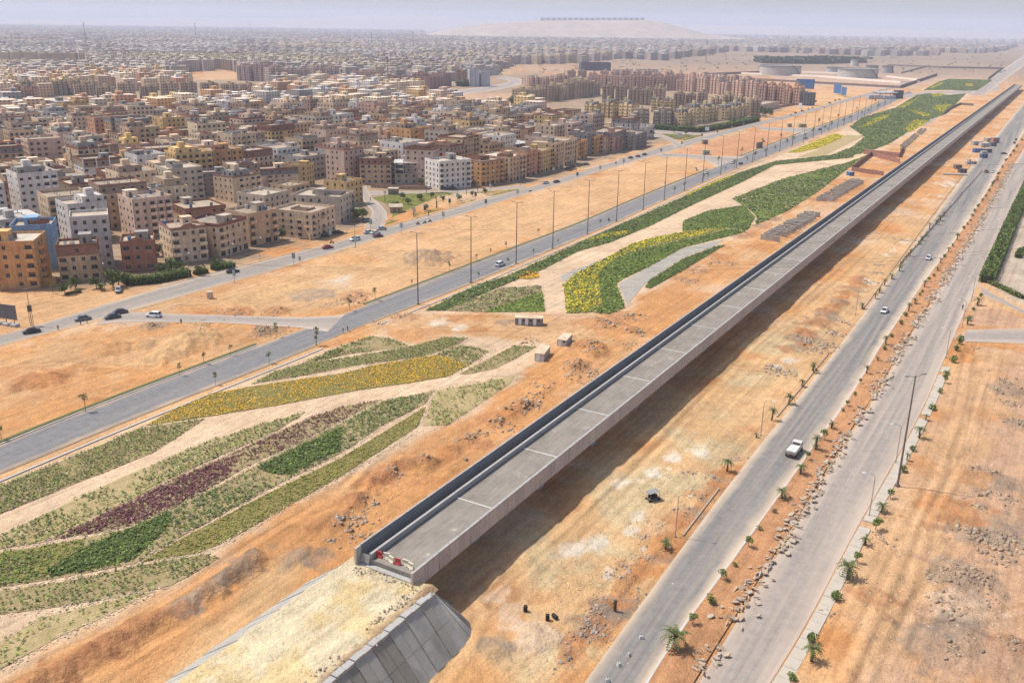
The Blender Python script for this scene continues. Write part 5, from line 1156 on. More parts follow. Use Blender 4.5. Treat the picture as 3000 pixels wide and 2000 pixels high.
for (r, c, fl, x, y, d) in CITYB:
    land = min(LAND, key=lambda q: hypot(q[1][0] - x, q[1][1] - y)); dd = hypot(land[1][0] - x, land[1][1] - y)
    dirw = 'behind' if y - land[1][1] > abs(x - land[1][0]) else ('before' if land[1][1] - y > abs(x - land[1][0]) else ('right of' if x > land[1][0] else 'left of'))
    near = 'just' if dd < 45 else ('further' if dd > 90 else '')
    feat = r.get('_feat', ''); core = '%s %s-storey house with %s' % (c, word_num(fl), feat) if c != 'bare concrete' else 'open bare concrete frame of %s storeys' % word_num(fl)
    lab = ' '.join(('%s %s %s %s' % (core, near, dirw, land[0])).split())
    seen_.setdefault(lab, []).append((r, d))
for lab, rs in seen_.items():
    rs.sort(key=lambda q: q[1])
    for i, (r, d) in enumerate(rs):
        r['label'] = lab if len(rs) == 1 else lab + [', nearer one', ', next behind', ', third back', ', fourth back', ', fifth back', ', sixth back'][min(i, 5)]
for o_ in bpy.data.objects:
    for k_ in ('_feat', '_fl', '_bal'):
        if k_ in o_: del o_[k_]

# ---------------------------------------------------------------- far city (one mass), hills, masts
def far_city():
    rng = np.random.default_rng(5)
    zones = [PL([(-420,232),(-420,75),(0,71),(500,69),(1000,72),(1240,80),(1250,112),(1480,117),(1800,117),(2050,100),(2300,94.5),(3200,108),(3000,128),(2950,146),(2880,160),(2600,166),(2350,157),(2150,150),(1950,178),(1820,172),(1690,186),(1500,192),(1440,222),(1330,238),(1125,238),(1030,237),(1000,236),(880,234),(715,232),(715,212),(640,206),(545,212),(540,234),(300,233),(0,234)]), ]
    hill = PL([(1290,110),(1300,84),(1600,89),(2030,95),(2030,110),(1850,117),(1480,117)])
    lot_ = PL([(-420,219),(285,208),(262,184),(-420,184)])
    X = []
    r = 1150.0
    while r < 14500:
        s = max(24, min(.0115 * r, 46)) if r < 7600 else .0105 * r; n = int(1.25 * r / s); az = np.linspace(-.62, .63, n) + rng.uniform(-.2, .2, n) * s / r
        rr = r + rng.uniform(-.25, .25, n) * s; x, y = rr * np.sin(az), rr * np.cos(az)
        ok = np.zeros(n, bool)
        for z in zones: ok |= inpoly(x, y, z)
        ok &= ~inpoly(x, y, hill); ok &= ~inpoly(x, y, lot_); ok &= rng.random(n) < .93; ok &= fbm(x, y, 420, 2, 91) > .2
        for a, b in zip(x[ok], y[ok]): X.append((a, b, s, r))
        r += s * .95
    X = np.array(X); n = len(X)
    hd = np.radians(20 + 60 * np.round(fbm(X[:, 0], X[:, 1], 500, 2, 6) * 3) / 3)
    est = fbm(X[:, 0], X[:, 1], 330, 2, 44) > .5
    W = X[:, 2] * np.where(est, rng.uniform(.8, .97, n), rng.uniform(.55, .9, n)); D = np.minimum(X[:, 2] * rng.uniform(.45, .7, n), 30)
    Hh = np.where(est, 18.5 + rng.uniform(-1, 1, n), rng.choice([10, 13, 16, 19], n))
    base = np.array([(.44,.36,.29),(.40,.34,.30),(.36,.31,.28),(.47,.38,.29),(.43,.32,.26),(.52,.47,.43),(.34,.27,.23),(.50,.40,.26)])
    kind = np.where(est, (np.floor(fbm(X[:, 0], X[:, 1], 600, 2, 13) * 8 * 1.4).astype(int)) % 8, rng.integers(0, 8, n)); C = base[kind] * rng.uniform(.85, 1.12, (n, 1))
    extra = np.array([(a, b, rz, w, d, h, *c) for (a, b, rz, w, d, h, c) in CITYMASS]) if CITYMASS else np.zeros((0, 9))
    x = np.concatenate([X[:, 0], extra[:, 0]]); y = np.concatenate([X[:, 1], extra[:, 1]]); hd = np.concatenate([pi / 2 - hd, extra[:, 2]]); W = np.concatenate([W, extra[:, 3]]); D = np.concatenate([D, extra[:, 4]]); Hh = np.concatenate([Hh, extra[:, 5]]); C = np.concatenate([C, extra[:, 6:9]])
    def boxes(x, y, z0, hd, W, D, Hh, C, top):
        n = len(x); c, s = np.cos(hd), np.sin(hd); V = []; F = []; UV = []; CC = []
        cor = [(-1, -1), (1, -1), (1, 1), (-1, 1)]
        P4 = [(x + c * W / 2 * a - s * D / 2 * b, y + s * W / 2 * a + c * D / 2 * b) for a, b in cor]
        for i in range(4):
            (xa, ya), (xb, yb) = P4[i], P4[(i + 1) % 4]; L = W if i % 2 == 0 else D
            V.append(np.stack([np.stack([xa, ya, z0], 1), np.stack([xb, yb, z0], 1), np.stack([xb, yb, z0 + Hh], 1), np.stack([xa, ya, z0 + Hh], 1)], 1))
            o = np.zeros(n); UV.append(np.stack([np.stack([o, o], 1), np.stack([L, o], 1), np.stack([L, Hh], 1), np.stack([o, Hh], 1)], 1)); CC.append(np.repeat(C[:, None], 4, 1))
        V.append(np.stack([np.stack([a, b, z0 + Hh], 1) for a, b in P4], 1)); UV.append(np.zeros((n, 4, 2)) + .1); CC.append(np.repeat(top[:, None], 4, 1))
        return np.concatenate(V), np.concatenate(UV), np.concatenate(CC)
    N = len(x); z0 = np.zeros(N) - .5
    a = boxes(x, y, z0, hd, W, D, Hh + .5, C, np.clip(C * .5 + np.array([.36, .32, .27]), 0, .8))
    k = rng.random(N) < .8; q = rng.uniform(-.25, .25, (N, 2)) * np.stack([W, D], 1)
    xs, ys = x + np.cos(hd) * q[:, 0] - np.sin(hd) * q[:, 1], y + np.sin(hd) * q[:, 0] + np.cos(hd) * q[:, 1]
    b = boxes(xs[k], ys[k], Hh[k] - .1, hd[k], np.minimum(W * .3, 7)[k], np.minimum(D * .35, 6)[k], np.full(k.sum(), 3.1), C[k], np.clip(C[k] * 1.3 + .05, 0, .8))
    V = np.concatenate([a[0], b[0]]).reshape(-1, 3); UV = np.concatenate([a[1], b[1]]).reshape(-1, 2); CC = np.concatenate([a[2], b[2]]).reshape(-1, 3)
    me = np_mesh('far_city', V, np.arange(len(V)).reshape(-1, 4), M['far'], CC, uv=UV)
    tag(inst('far_city', me), 'hazy mass of distant apartment blocks reaching the horizon', kind='stuff')
    # trees scattered through the far town
    m = 4500; t = rng.integers(0, len(X), m); C3 = np.column_stack([X[t, 0] + rng.normal(0, 25, m), X[t, 1] + rng.normal(0, 25, m), rng.uniform(2, 6, m)])
    C3 = np.repeat(C3, 5, 0) + rng.normal(0, 2.5, (m * 5, 3)) * [1, 1, .5]; V, F = leaf_quads(C3, 2.6, .3, rng)
    tag(inst('far_trees', np_mesh('far_trees', V, F, M['leaf'], np.repeat(mixcol(m * 5, [(G_DK, 2), (G_GR, 1)], rng), 4, 0))), 'scattered dark trees among the far blocks', kind='stuff')
far_city()
M['hill'] = m_plain('hill_sand', (.38, .30, .23), .95, var=.5, scale=.012)
def ridge(name, label, sil, Rc, depth, seed, front=.5):
    us = np.linspace(sil[0][0], sil[-1][0], 160); vs_ = np.interp(us, [s[0] for s in sil], [s[1] for s in sil]); V = []; nn = 16
    for u, v in zip(us, vs_):
        d = ray(u, v); hx = hypot(d[0], d[1]); ux, uy = d[0] / hx, d[1] / hx; zc = CH + d[2] / hx * Rc
        for k in range(nn):
            t = k / (nn - 1); r = Rc - depth * front + depth * t; w = 1 - abs(t - front) / (front if t < front else 1 - front); w = max(0, w); w = w * w * (3 - 2 * w)
            nz = (fbm(np.array([ux * r]), np.array([uy * r]), depth * .16, 4, seed)[0] - .5) * .45 * (1 - w) * w * 2
            V.append((ux * r, uy * r, -3 + (zc + 3) * max(0, w + nz)))
    n = len(us); i, j = np.meshgrid(np.arange(n - 1), np.arange(nn - 1), indexing='ij'); F = np.stack([i * nn + j, (i + 1) * nn + j, (i + 1) * nn + j + 1, i * nn + j + 1], -1).reshape(-1, 4)
    tag(inst(name, np_mesh(name, V, F, M['hill'], smooth=True)), label, kind='structure')
ridge('hills', 'low hazy desert ridge along the horizon', [(-900,60),(-400,56),(0,57),(440,53),(800,54),(1000,49),(1160,43),(1330,50),(1480,59),(2000,72),(2400,79),(3000,97),(3500,106)], 17500, 3600, 3)
ridge('hill', 'pale sandy hill carrying a row of far blocks', [(1180,108),(1260,98),(1330,82),(1420,70),(1500,66),(1585,60),(1900,59),(1950,68),(2010,84),(2080,102),(2200,114)], 7000, 1600, 8, .5)
def hill_row():
    pr = None
    for i in range(19):
        u = 1590 + i * 16.2; d = ray(u, 60.5); hx = hypot(d[0], d[1]); R = 7000; x, y = d[0] / hx * R, d[1] / hx * R; z = CH + d[2] / hx * R - 12
        m = MB(); m.box(-17, -7, 0, 17, 7, 30); m.box(-3, -3, 30, 3, 3, 33)
        for f in range(6):
            for c in range(5): m.quad((-12 + c * 5, -7.05, 1.5 + f * 3.8), (-9.5 + c * 5, -7.05, 1.5 + f * 3.8), (-9.5 + c * 5, -7.05, 3.8 + f * 3.8), (-12 + c * 5, -7.05, 3.8 + f * 3.8), 1)
        if pr is None: pr = m.mesh('hilltop_block', [M['plaster'], M['glass']])
        tag(inst('hilltop_block', pr, None, (x, y, z), -atan2(d[0], d[1]), (.55, .50, .47)), 'grey block on the sandy hilltop, %s from left' % ordinal(i), 'housing block', 'blocks on the hilltop')
hill_row()
def mast(px, topv, label):
    p = P(*px); h = zat(p, topv); root = empty('radio_mast', (*p, 0)); m = MB(); r = max(.5, h * .02)
    for a in range(3): m.tube((r * cos(a * 2.09), r * sin(a * 2.09), 0), (r * .4 * cos(a * 2.09), r * .4 * sin(a * 2.09), h), .18, .15, 4)
    for k in range(16):
        z = h * k / 16; f = 1 - .6 * k / 16; f2 = 1 - .6 * (k + 1) / 16
        for a in range(3): m.tube((r * f * cos(a * 2.09), r * f * sin(a * 2.09), z), (r * f2 * cos(a * 2.09 + 2.09), r * f2 * sin(a * 2.09 + 2.09), z + h / 16), .1, .1, 3)
    m.build('lattice', M['darksteel'], root)
    m = MB()
    for k in range(4):
        for a in range(3): m.obox((r * 1.4 * cos(a * 2.09), r * 1.4 * sin(a * 2.09), h * (.86 + .04 * k)), (.3, 0, 0), (0, .3, 0), (0, 0, .9))
    m.build('antenna_head', M['steel'], root); tag(root, label, 'mast', 'radio masts in the town')
mast((1137, 262), 168, 'tall radio mast in front of the salmon pink estate'); mast((255, 150), 64, 'distant mast above the pale estate rows'); mast((577, 140), 68, 'slim distant mast on the hazy skyline'); mast((1090, 155), 97, 'thin mast left of the sandy hill'); mast((1211, 155), 93, 'thin mast nearest the sandy hill'); mast((2068, 180), 120, 'pale mast on the sandy plain behind the flats')

# ---------------------------------------------------------------- tank farm
def tank(px0, px1, topv, label, col):
    a, b = P(*px0), P(*px1); D = hypot(b[0] - a[0], b[1] - a[1]); x, y = (a[0] + b[0]) / 2, (a[1] + b[1]) / 2 + D / 2; h = zat(a, topv); R = D / 2
    root = empty('storage_tank', (x, y, 0)); m = MB(); N = 48
    for i in range(N):
        t0, t1 = 2 * pi * i / N, 2 * pi * (i + 1) / N
        m.quad((R * cos(t0), R * sin(t0), 0), (R * cos(t1), R * sin(t1), 0), (R * cos(t1), R * sin(t1), h), (R * cos(t0), R * sin(t0), h))
    m.build('shell', M['plaster'], root, col)
    m = MB(); k = len(m.v); m.v += [(R * cos(2 * pi * i / N), R * sin(2 * pi * i / N), h - 1.2) for i in range(N)]; m.f.append(tuple(range(N))); m.m.append(0); m.build('floating_roof', M['steel'], root)
    m = MB()
    for zz in (h - .5, h - 2.2):
        for i in range(N):
            t0, t1 = 2 * pi * i / N, 2 * pi * (i + 1) / N; r2 = R + .7
            m.hexa([(R * cos(t0), R * sin(t0), zz), (r2 * cos(t0), r2 * sin(t0), zz), (r2 * cos(t1), r2 * sin(t1), zz), (R * cos(t1), R * sin(t1), zz), (R * cos(t0), R * sin(t0), zz + .3), (r2 * cos(t0), r2 * sin(t0), zz + .3), (r2 * cos(t1), r2 * sin(t1), zz + .3), (R * cos(t1), R * sin(t1), zz + .3)])
    m.build('wind_girder', M['steel'], root)
    m = MB()
    for i in range(14):
        t = -1.25 + i * .05; z = h * (1 - i / 14); m.obox(((R + .5) * cos(t), (R + .5) * sin(t), z), (.6, 0, 0), (0, 1.0, 0), (0, 0, h / 24))
    m.build('stair', M['darksteel'], root); tag(root, label, 'storage tank', 'oil tanks of the tank farm')
tank((2243,222),(2358,223),193, 'huge pale oil tank with side stair, farthest left of the tank farm', (.50,.47,.43)); tank((2471,229),(2592,232),202, 'huge pale oil tank nearest the flower park', (.52,.49,.45)); tank((2427,212),(2470,213),197, 'small bluish tank between the two huge ones', (.46,.48,.5)); tank((2588,214),(2622,215),193, 'grey tank half hidden behind the nearest huge one', (.40,.39,.39)); tank((2497,194),(2515,194),175, 'slim white tank standing behind the tank farm', (.62,.6,.57)); tank((2545,206),(2575,206),192, 'low rusty tank behind the nearest huge one', (.42,.36,.31))
def wall_run(name, pts, h, t, mat, col, label, cat='wall', cap=True):
    p = PL(pts); root = empty(name, (*p[0], 0)); o = p[0]
    for a, b in zip(p[:-1], p[1:]):
        L = hypot(b[0] - a[0], b[1] - a[1]); n = max(1, int(L / 6)); dx, dy = (b[0] - a[0]) / L, (b[1] - a[1]) / L
        for i in range(n):
            l = L / n; m = MB(); c = (a[0] + dx * l * (i + .5) - o[0], a[1] + dy * l * (i + .5) - o[1], h / 2 - .2)
            m.obox(c, (dx * (l / 2 - .02), dy * (l / 2 - .02), 0), (-dy * t / 2, dx * t / 2, 0), (0, 0, h / 2 + .2))
            if cap: m.obox((c[0] - dx * l / 2, c[1] - dy * l / 2, h / 2), (dx * .2, dy * .2, 0), (-dy * (t / 2 + .08), dx * (t / 2 + .08), 0), (0, 0, h / 2 + .15))
            m.build('wall_bay', mat, root, col)
    return tag(root, label, cat)
def berm(pts, w, h, label):
    p = resample(PL(pts), 40); m = MB(); l = offset(p, w / 2); r = offset(p, -w / 2); li = offset(p, w * .15); ri = offset(p, -w * .15)
    for i in range(39):
        for A, B, za, zb in ((r, ri, -.1, h), (ri, li, h, h), (li, l, h, -.1)): m.quad((*A[i], za), (*A[i + 1], za), (*B[i + 1], zb), (*B[i], zb))
    tag(m.build('berm', m_plain('berm_earth', (.56, .45, .36), .95) if 'berm_earth' not in bpy.data.materials else bpy.data.materials['berm_earth']), label, kind='structure')
berm([(2150,216),(2400,226),(2640,244),(2690,242)], 9, 3.0, 'pale earth bund before the huge tanks'); berm([(2350,213),(2480,217)], 8, 2.5, 'pale earth bund between the huge tanks'); berm([(2600,226),(2690,236)], 8, 2.5, 'pale earth bund right of the nearest huge tank')
WALLBR = (.26, .19, .15)
wall_run('boundary_wall', [(2215,236),(2400,246),(2638,259)], 3.5, .4, M['brick'], WALLBR, 'long brown boundary wall in front of the tank farm')
wall_run('boundary_wall', [(2638,259),(2690,241),(2745,222)], 4.5, .5, M['brick'], (.20, .16, .14), 'dark boundary wall climbing beside the far flower park')
wall_run('boundary_wall', [(2240,214),(2050,222),(1960,228)], 4, .4, M['brick'], WALLBR, 'brown wall running left from the tank farm')
wall_run('boundary_wall', [(2600,193),(2760,200),(2940,203)], 4, .5, M['brick'], (.26, .21, .18), 'far wall behind the sandy yard')
wall_run('boundary_wall', [(2640,216),(2725,194)], 3, .5, M['brick'], (.3, .24, .2), 'low diagonal wall across the sandy yard')
wall_run('boundary_wall', [(2895,234),(2935,203)], 4, .6, M['brick'], (.17, .15, .12), 'dark wall with trees beside the far highway')
wall_run('boundary_wall', [k7(1430,580),k7(1600,560),k7(1830,525),k7(1990,500)], 2.2, .3, M['brick'], (.36, .22, .16), 'red brown wall in front of the brown tower blocks')
wall_run('boundary_wall', [k5(1640,672),k5(1950,690),k5(2190,690)], 2.0, .25, M['brick'], (.38, .24, .16), 'brown garden wall behind the lawn')
wall_run('boundary_wall', [k5(730,1085),k5(1045,1190)], 2.4, .25, M['plaster'], (.46, .33, .22), 'tan yard wall below the striped block')
wall_run('boundary_wall', [k4(400,1310),k4(560,1300)], 2.8, .3, M['plaster'], (.52, .3, .1), 'orange yard wall beside the bright orange house')

# ---------------------------------------------------------------- trees, palms, hedges
def crown_mesh(name, blobs, nleaf, size, pal, seed):
    rng = np.random.default_rng(seed); C = []
    w = np.array([b[3] ** 2 for b in blobs]); w = w / w.sum()
    for b, k in zip(blobs, rng.multinomial(nleaf, w)):
        d = rng.normal(size=(k, 3)); d /= np.linalg.norm(d, axis=1)[:, None]; r = rng.uniform(.55, 1.05, (k, 1)) ** .7
        C.append(np.array(b[:3]) + d * r * b[3] * [1, 1, .85])
    C = np.concatenate(C); V, F = leaf_quads(C, size, .2, rng)
    return np_mesh(name, V, F, M['leaf'], np.repeat(mixcol(len(C), pal, rng), 4, 0))
def trunk_mesh(name, segs, mat=None):
    m = MB()
    for a, b, r0, r1 in segs: m.tube(a, b, r0, r1, 6)
    return m.mesh(name, mat or M['bark'])
def palm_meshes(h, seed, nf=18, fl=1.9, pal=((.085, .115, .03), (.12, .125, .04))):
    rd = random.Random(seed); m = MB(); k = 5; pts = [(.12 * sin(i) * rd.random(), .1 * rd.random(), h * i / k) for i in range(k + 1)]
    for i in range(k): m.tube(pts[i], pts[i + 1], .2 - .01 * i, .22 - .012 * i, 7)
    for i in range(int(h * 5)):
        a = rd.uniform(0, 6.28); z = h * rd.uniform(.25, 1); m.obox((.2 * cos(a), .2 * sin(a), z), (.08 * cos(a), .08 * sin(a), .05), (-.06 * sin(a), .06 * cos(a), 0), (0, 0, .06))
    tr = m.mesh('trunk', M['bark']); V = []; F = []; C = []
    for f in range(nf):
        a = 2 * pi * f / nf * 2.4 + rd.uniform(-.2, .2); el = rd.uniform(-.15, 1.25); L = fl * rd.uniform(.75, 1.1); d = Vector((cos(a), sin(a), 0)); p = Vector((0, 0, h)); ang = el; side = Vector((-sin(a), cos(a), 0)); c = pal[f % 2]; dead = el < .05
        if dead: c = (.2, .15, .07)
        for s in range(7):
            q = p + (d * cos(ang) + Vector((0, 0, sin(ang)))) * (L / 7); w = .42 * (1 - abs(s - 2.2) / 5.5) * fl / 1.9
            for sg in (-1, 1):
                n = len(V); tip = (p + q) / 2 + side * sg * w + Vector((0, 0, -.12 * w)) + (q - p) * .7
                V += [p, q, tip]; F.append((n, n + 1, n + 2)); C += [tuple(x * rd.uniform(.7, 1.3) for x in c)] * 3
            p = q; ang -= .27
    return tr, np_mesh('fronds', [tuple(v) for v in V], F, M['leaf'], C)
PALMS = [palm_meshes(1.6, 1), palm_meshes(2.1, 2), palm_meshes(1.2, 3, 14, 1.5), palm_meshes(2.6, 4, 16, 1.7)]
TALLPALM = [palm_meshes(6.5, 5, 20, 2.2), palm_meshes(7.5, 6, 18, 2.0), palm_meshes(5.5, 7, 12, 1.3, ((.13, .11, .06), (.16, .13, .07)))]
GP = [(G_DK, 2), (G_MD, 3), (G_LT, 1)]
BUSH = []
for i_ in range(4):
    rd = random.Random(40 + i_); bl = [(rd.uniform(-.35, .35), rd.uniform(-.35, .35), .75 + rd.uniform(-.2, .35), rd.uniform(.4, .6)) for _ in range(4)]
    BUSH.append((trunk_mesh('trunk', [((0, 0, -.1), (0, 0, .6), .06, .05), ((0, 0, .4), (.2, .1, .9), .04, .02), ((0, 0, .4), (-.2, .1, .8), .04, .02)]), crown_mesh('crown', bl, 130, .15, GP if i_ != 3 else [(G_GR, 2), ((.2, .16, .08), 2)], 60 + i_)))
SMALLT = []
for i_ in range(4):
    rd = random.Random(50 + i_); bl = [(rd.uniform(-.5, .5), rd.uniform(-.5, .5), 1.9 + rd.uniform(-.3, .5), rd.uniform(.45, .7)) for _ in range(4)]
    SMALLT.append((trunk_mesh('trunk', [((0, 0, -.1), (.05, 0, 1.5), .07, .05), ((.05, 0, 1.3), (.4, .1, 2.0), .04, .02), ((.05, 0, 1.3), (-.35, .2, 2.0), .04, .02), ((.05, 0, 1.4), (0, -.3, 2.2), .04, .02)]), crown_mesh('crown', bl, 190, .17, GP, 70 + i_)))
SAPL = []
for i_ in range(3):
    rd = random.Random(150 + i_); bl = [(rd.uniform(-.4, .4), rd.uniform(-.4, .4), 3.3 + rd.uniform(-.6, .6), rd.uniform(.25, .55)) for _ in range(5)]
    SAPL.append((trunk_mesh('trunk', [((0, 0, -.1), (.1, 0, 2.6), .06, .05), ((.1, 0, 2.4), (.4, .1, 3.5), .035, .02), ((.1, 0, 2.4), (-.3, .2, 3.4), .035, .02), ((.1, 0, 2.5), (.1, -.2, 3.9), .035, .02)]), crown_mesh('crown', bl, 90, .17, [(G_DK, 3), (G_MD, 2)], 160 + i_)))
BIGT = []
for i_ in range(3):
    rd = random.Random(80 + i_); bl = [(rd.uniform(-1.6, 1.6), rd.uniform(-1.6, 1.6), 3.2 + rd.uniform(-1.2, 1.4), rd.uniform(.9, 1.5)) for _ in range(9)]
    BIGT.append((trunk_mesh('trunk', [((0, 0, -.1), (0, 0, 2.2), .2, .14), ((0, 0, 1.8), (1, .4, 3.4), .1, .05), ((0, 0, 1.8), (-.9, .6, 3.4), .1, .05), ((0, 0, 2), (.1, -1, 3.6), .1, .05)]), crown_mesh('crown', bl, 750, .26, [(G_DK, 4), (G_MD, 2)], 90 + i_)))
def plant(name, kind, px, label, cat, group, sc=1.0, z=None, xy=None):
    x, y = xy if xy else P(*px); tr, cr = kind
    r = empty(name, (x, y, gz(x, y) if z is None else z), random.uniform(0, 6.28)); sc *= random.uniform(.55, .92) if y < 600 and name != 'leafy_tree' else 1.0; r.scale = (sc, sc, sc * random.uniform(.9, 1.12)); r.rotation_euler = (random.uniform(-.06, .06), random.uniform(-.06, .06), r.rotation_euler[2])
    inst('trunk', tr, r); inst('fronds' if 'palm' in name else 'crown', cr, r); tag(r, label, cat, group); OCCT.append((x, y)); return r
OCCT = []
MEDT = [(c6(845,1360),'p',1.5),(c6(960,1190),'t',1.0),(c6(1070,1050),'b',1.5),(c6(1145,895),'t',.8),(c6(1235,805),'b',1.0),(c6(1325,680),'t',.95),(c6(1398,570),'p',.95),(c6(1500,460),'b',.9),(c6(1545,365),'p',1.25),(c6(1665,205),'p',1.0),(c6(1707,105),'t',.95),(c6(1770,45),'p',1.0),
 (c7(295,500),'p',.9),(c7(335,455),'t',1.0),(c7(370,400),'p',1.0),(c7(420,325),'b',.9),(c7(443,300),'t',.7),(c7(477,250),'b',.9),(c7(500,195),'t',.9),(c7(530,150),'p',1.1),(c7(580,90),'p',.9),(c7(613,40),'b',1.0)] + \
 [(c3(x, y), k, s) for x, y, k, s in [(1390,1240,'b',1.0),(1398,1205,'p',1.0),(1440,1150,'b',1.5),(1505,1062,'b',1.2),(1530,1008,'b',1.4),(1555,975,'p',1.1),(1600,920,'p',1.1),(1635,862,'b',1.2),(1650,842,'b',.9),(1665,805,'p',1.0),(1692,768,'t',1.1),(1728,732,'b',1.1),(1755,692,'p',1.3),(1775,640,'p',1.2),(1805,598,'b',1.4),(1830,562,'p',1.2),(1857,526,'p',1.2),(1890,482,'p',1.1),(1903,452,'b',1.3),(1935,404,'b',1.3),(1957,376,'b',1.4),(1985,352,'b',1.1),(1992,318,'b',1.4),(2008,286,'b',1.6),(2038,256,'b',1.5),(2062,216,'b',1.5),(2090,182,'b',1.5),(2112,146,'b',1.4),(2130,112,'b',1.4),(2150,82,'b',1.5),(2168,52,'b',1.5),(2186,22,'b',1.5)]] + \
 [(km(x, y), 'b', 1.5) for x, y in [(1630,1110),(1740,1030),(1760,880),(1850,730),(1940,580),(2040,470),(2110,360),(2180,260),(2290,110)]]
for i_, (px, k, s) in enumerate(MEDT):
    kd = {'p': PALMS, 't': SMALLT, 'b': BUSH}[k]; nm = {'p': 'palm_tree', 't': 'small_tree', 'b': 'shrub'}[k]
    plant(nm, kd[i_ % len(kd)], px, '%s on the orange rubble median, %s plant counted from the near end' % ({'p': 'young palm', 't': 'slender small tree', 'b': 'leafy shrub'}[k], ordinal(i_)), {'p': 'palm', 't': 'tree', 'b': 'shrub'}[k], 'plants on the rubble median', s, .12)
RTT = [(c7(275,1475),'p',1.35),(c7(285,1385),'b',1.7),(c7(395,1190),'b',1.6),(c7(445,1090),'p',1.35),(c7(487,1015),'t',1.2),(c7(525,935),'p',1.1),(c7(572,862),'t',1.1),(c7(600,785),'p',1.2),(c7(640,722),'t',1.0),(c7(700,602),'b',1.4),(c7(715,548),'p',.9),(c7(745,503),'b',1.3),(c7(770,445),'p',1.2),(c7(803,362),'p',1.1),(c7(830,312),'b',1.5),(c7(870,237),'b',1.4),(c7(890,192),'t',1.2),(c7(895,152),'b',1.5),(c7(930,97),'b',1.7),(c7(945,42),'b',1.4),(c7(185,1555),'b',1.6)] + [(c3(x, y), 'b' if i % 3 else 'p', 1.5) for i, (x, y) in enumerate([(1885,1240),(1900,1192),(1915,1162),(1960,1060),(1975,1032),(2005,962),(2030,928),(2055,872)])]
for i_, (px, k, s) in enumerate(RTT):
    kd = {'p': PALMS, 't': SMALLT, 'b': BUSH}[k]; nm = {'p': 'palm_tree', 't': 'small_tree', 'b': 'shrub'}[k]
    plant(nm, kd[(i_ + 1) % (3 if k == 'b' else len(kd))], px, '%s behind the pale pavement, %s plant from the near end' % ({'p': 'bushy palm', 't': 'ragged little tree', 'b': 'dense round shrub'}[k], ordinal(i_)), {'p': 'palm', 't': 'tree', 'b': 'shrub'}[k], 'plants along the pale pavement', s)
LTT = [(c6(785,690),1.2),(c6(1185,180),1.0),(c7(25,440),.9),(c7(95,362),1.0),(c7(175,287),1.3),(c7(232,207),1.0),(c7(285,132),1.1)] + [(c3(x, y), 1.2) for x, y in [(900,1392),(1237,952),(1325,882),(1355,842),(1390,792),(1440,747),(1490,692),(1510,652),(1565,592),(1632,507),(1650,482),(1680,452),(1700,402),(1750,372),(1775,347),(1800,312)]]
for i_, (px, s) in enumerate(LTT):
    plant('palm_tree', PALMS[i_ % 4], px, 'young palm on the spoil ridge beside the worn carriageway, %s from the near end' % ordinal(i_), 'palm', 'palms on the spoil ridge', s)
m_ = MB(); m_.tube((0, 0, -.1), (.05, 0, 1.9), .22, .2, 8); [m_.obox((.2 * cos(a), .2 * sin(a), z), (.1 * cos(a), .1 * sin(a), .06), (-.08 * sin(a), .08 * cos(a), 0), (0, 0, .07)) for a, z in [(i * 2.4, .3 + .1 * i) for i in range(16)]]
x_, y_ = P(*c6(450, 1095)); tag(m_.build('palm_stump', M['bark'], loc=(x_, y_, gz(x_, y_))), 'bare dark palm stump beside the worn carriageway', 'stump')
SAPP = [('city', c1(x, y)) for x, y in [(15,1270),(590,1075),(1240,825),(1405,745),(1590,685),(1905,558)]] + [('city', c2(x, y)) for x, y in [(295,612),(470,542),(720,448),(980,348),(1165,272),(1265,236),(1370,196),(1590,95)]] + [('garden', c1(x, y)) for x, y in [(1485,890),(1855,742),(2180,616)]] + [('garden', c2(x, y)) for x, y in [(60,852),(1180,400),(1385,308),(1560,236),(1727,162),(2020,36)]]
for i_ in range(34):
    t = i_ / 34; u = 1950 + 680 * (t ** .85); e = AN if i_ % 3 else AF; q = e[int(np.argmin([abs(proj(a, b, 0)[0] - u) for a, b in e]))]
    SAPP.append(('garden' if i_ % 3 else 'city', proj(q[0] + (-.8 if i_ % 3 else 0), q[1], 0)))
cnt = {'city': 0, 'garden': 0}
for sd, px in sorted(SAPP, key=lambda q: q[1][0]):
    x, y = P(*px); plant('sapling', SAPL[(cnt[sd] + (sd == 'city')) % 3], px, 'thin staked sapling on the %s side of the garden road, %s from the picture edge' % (sd, ordinal(cnt[sd])), 'sapling', 'saplings along the garden road', random.uniform(.85, 1.25) * (1.0 if y < 420 else 1.35), 0.05); cnt[sd] += 1
for i_, (px, k, s, lb) in enumerate([(k5(1772,805),1,.8,'tall palm by the brown hut on the lawn'),(k5(2055,962),0,.85,'broad palm in the middle of the lawn'),(k5(2285,882),2,1.0,'palm with withered crown on the lawn'),(k6(40,1285),0,.7,'palm at the lawn corner near the street'),(k6(265,1218),2,1.0,'bare headed palm between lawn shrubs'),(k6(165,1072),2,.9,'palm by the service street before the unfinished house'),(k6(470,1102),1,.85,'palm in front of the white corner house'),(k6(560,1092),2,.8,'withered palm in front of the white corner house'),(k6(670,1062),1,.7,'palm at the lawn tip before the orange house'),(k4(700,1345),0,.55,'fan palm before the low tan house'),(k4(520,1370),0,.6,'drooping palm beside the orange house')]):
    plant('palm_tree', TALLPALM[k], px, lb, 'palm', 'palms around the lawn', s)
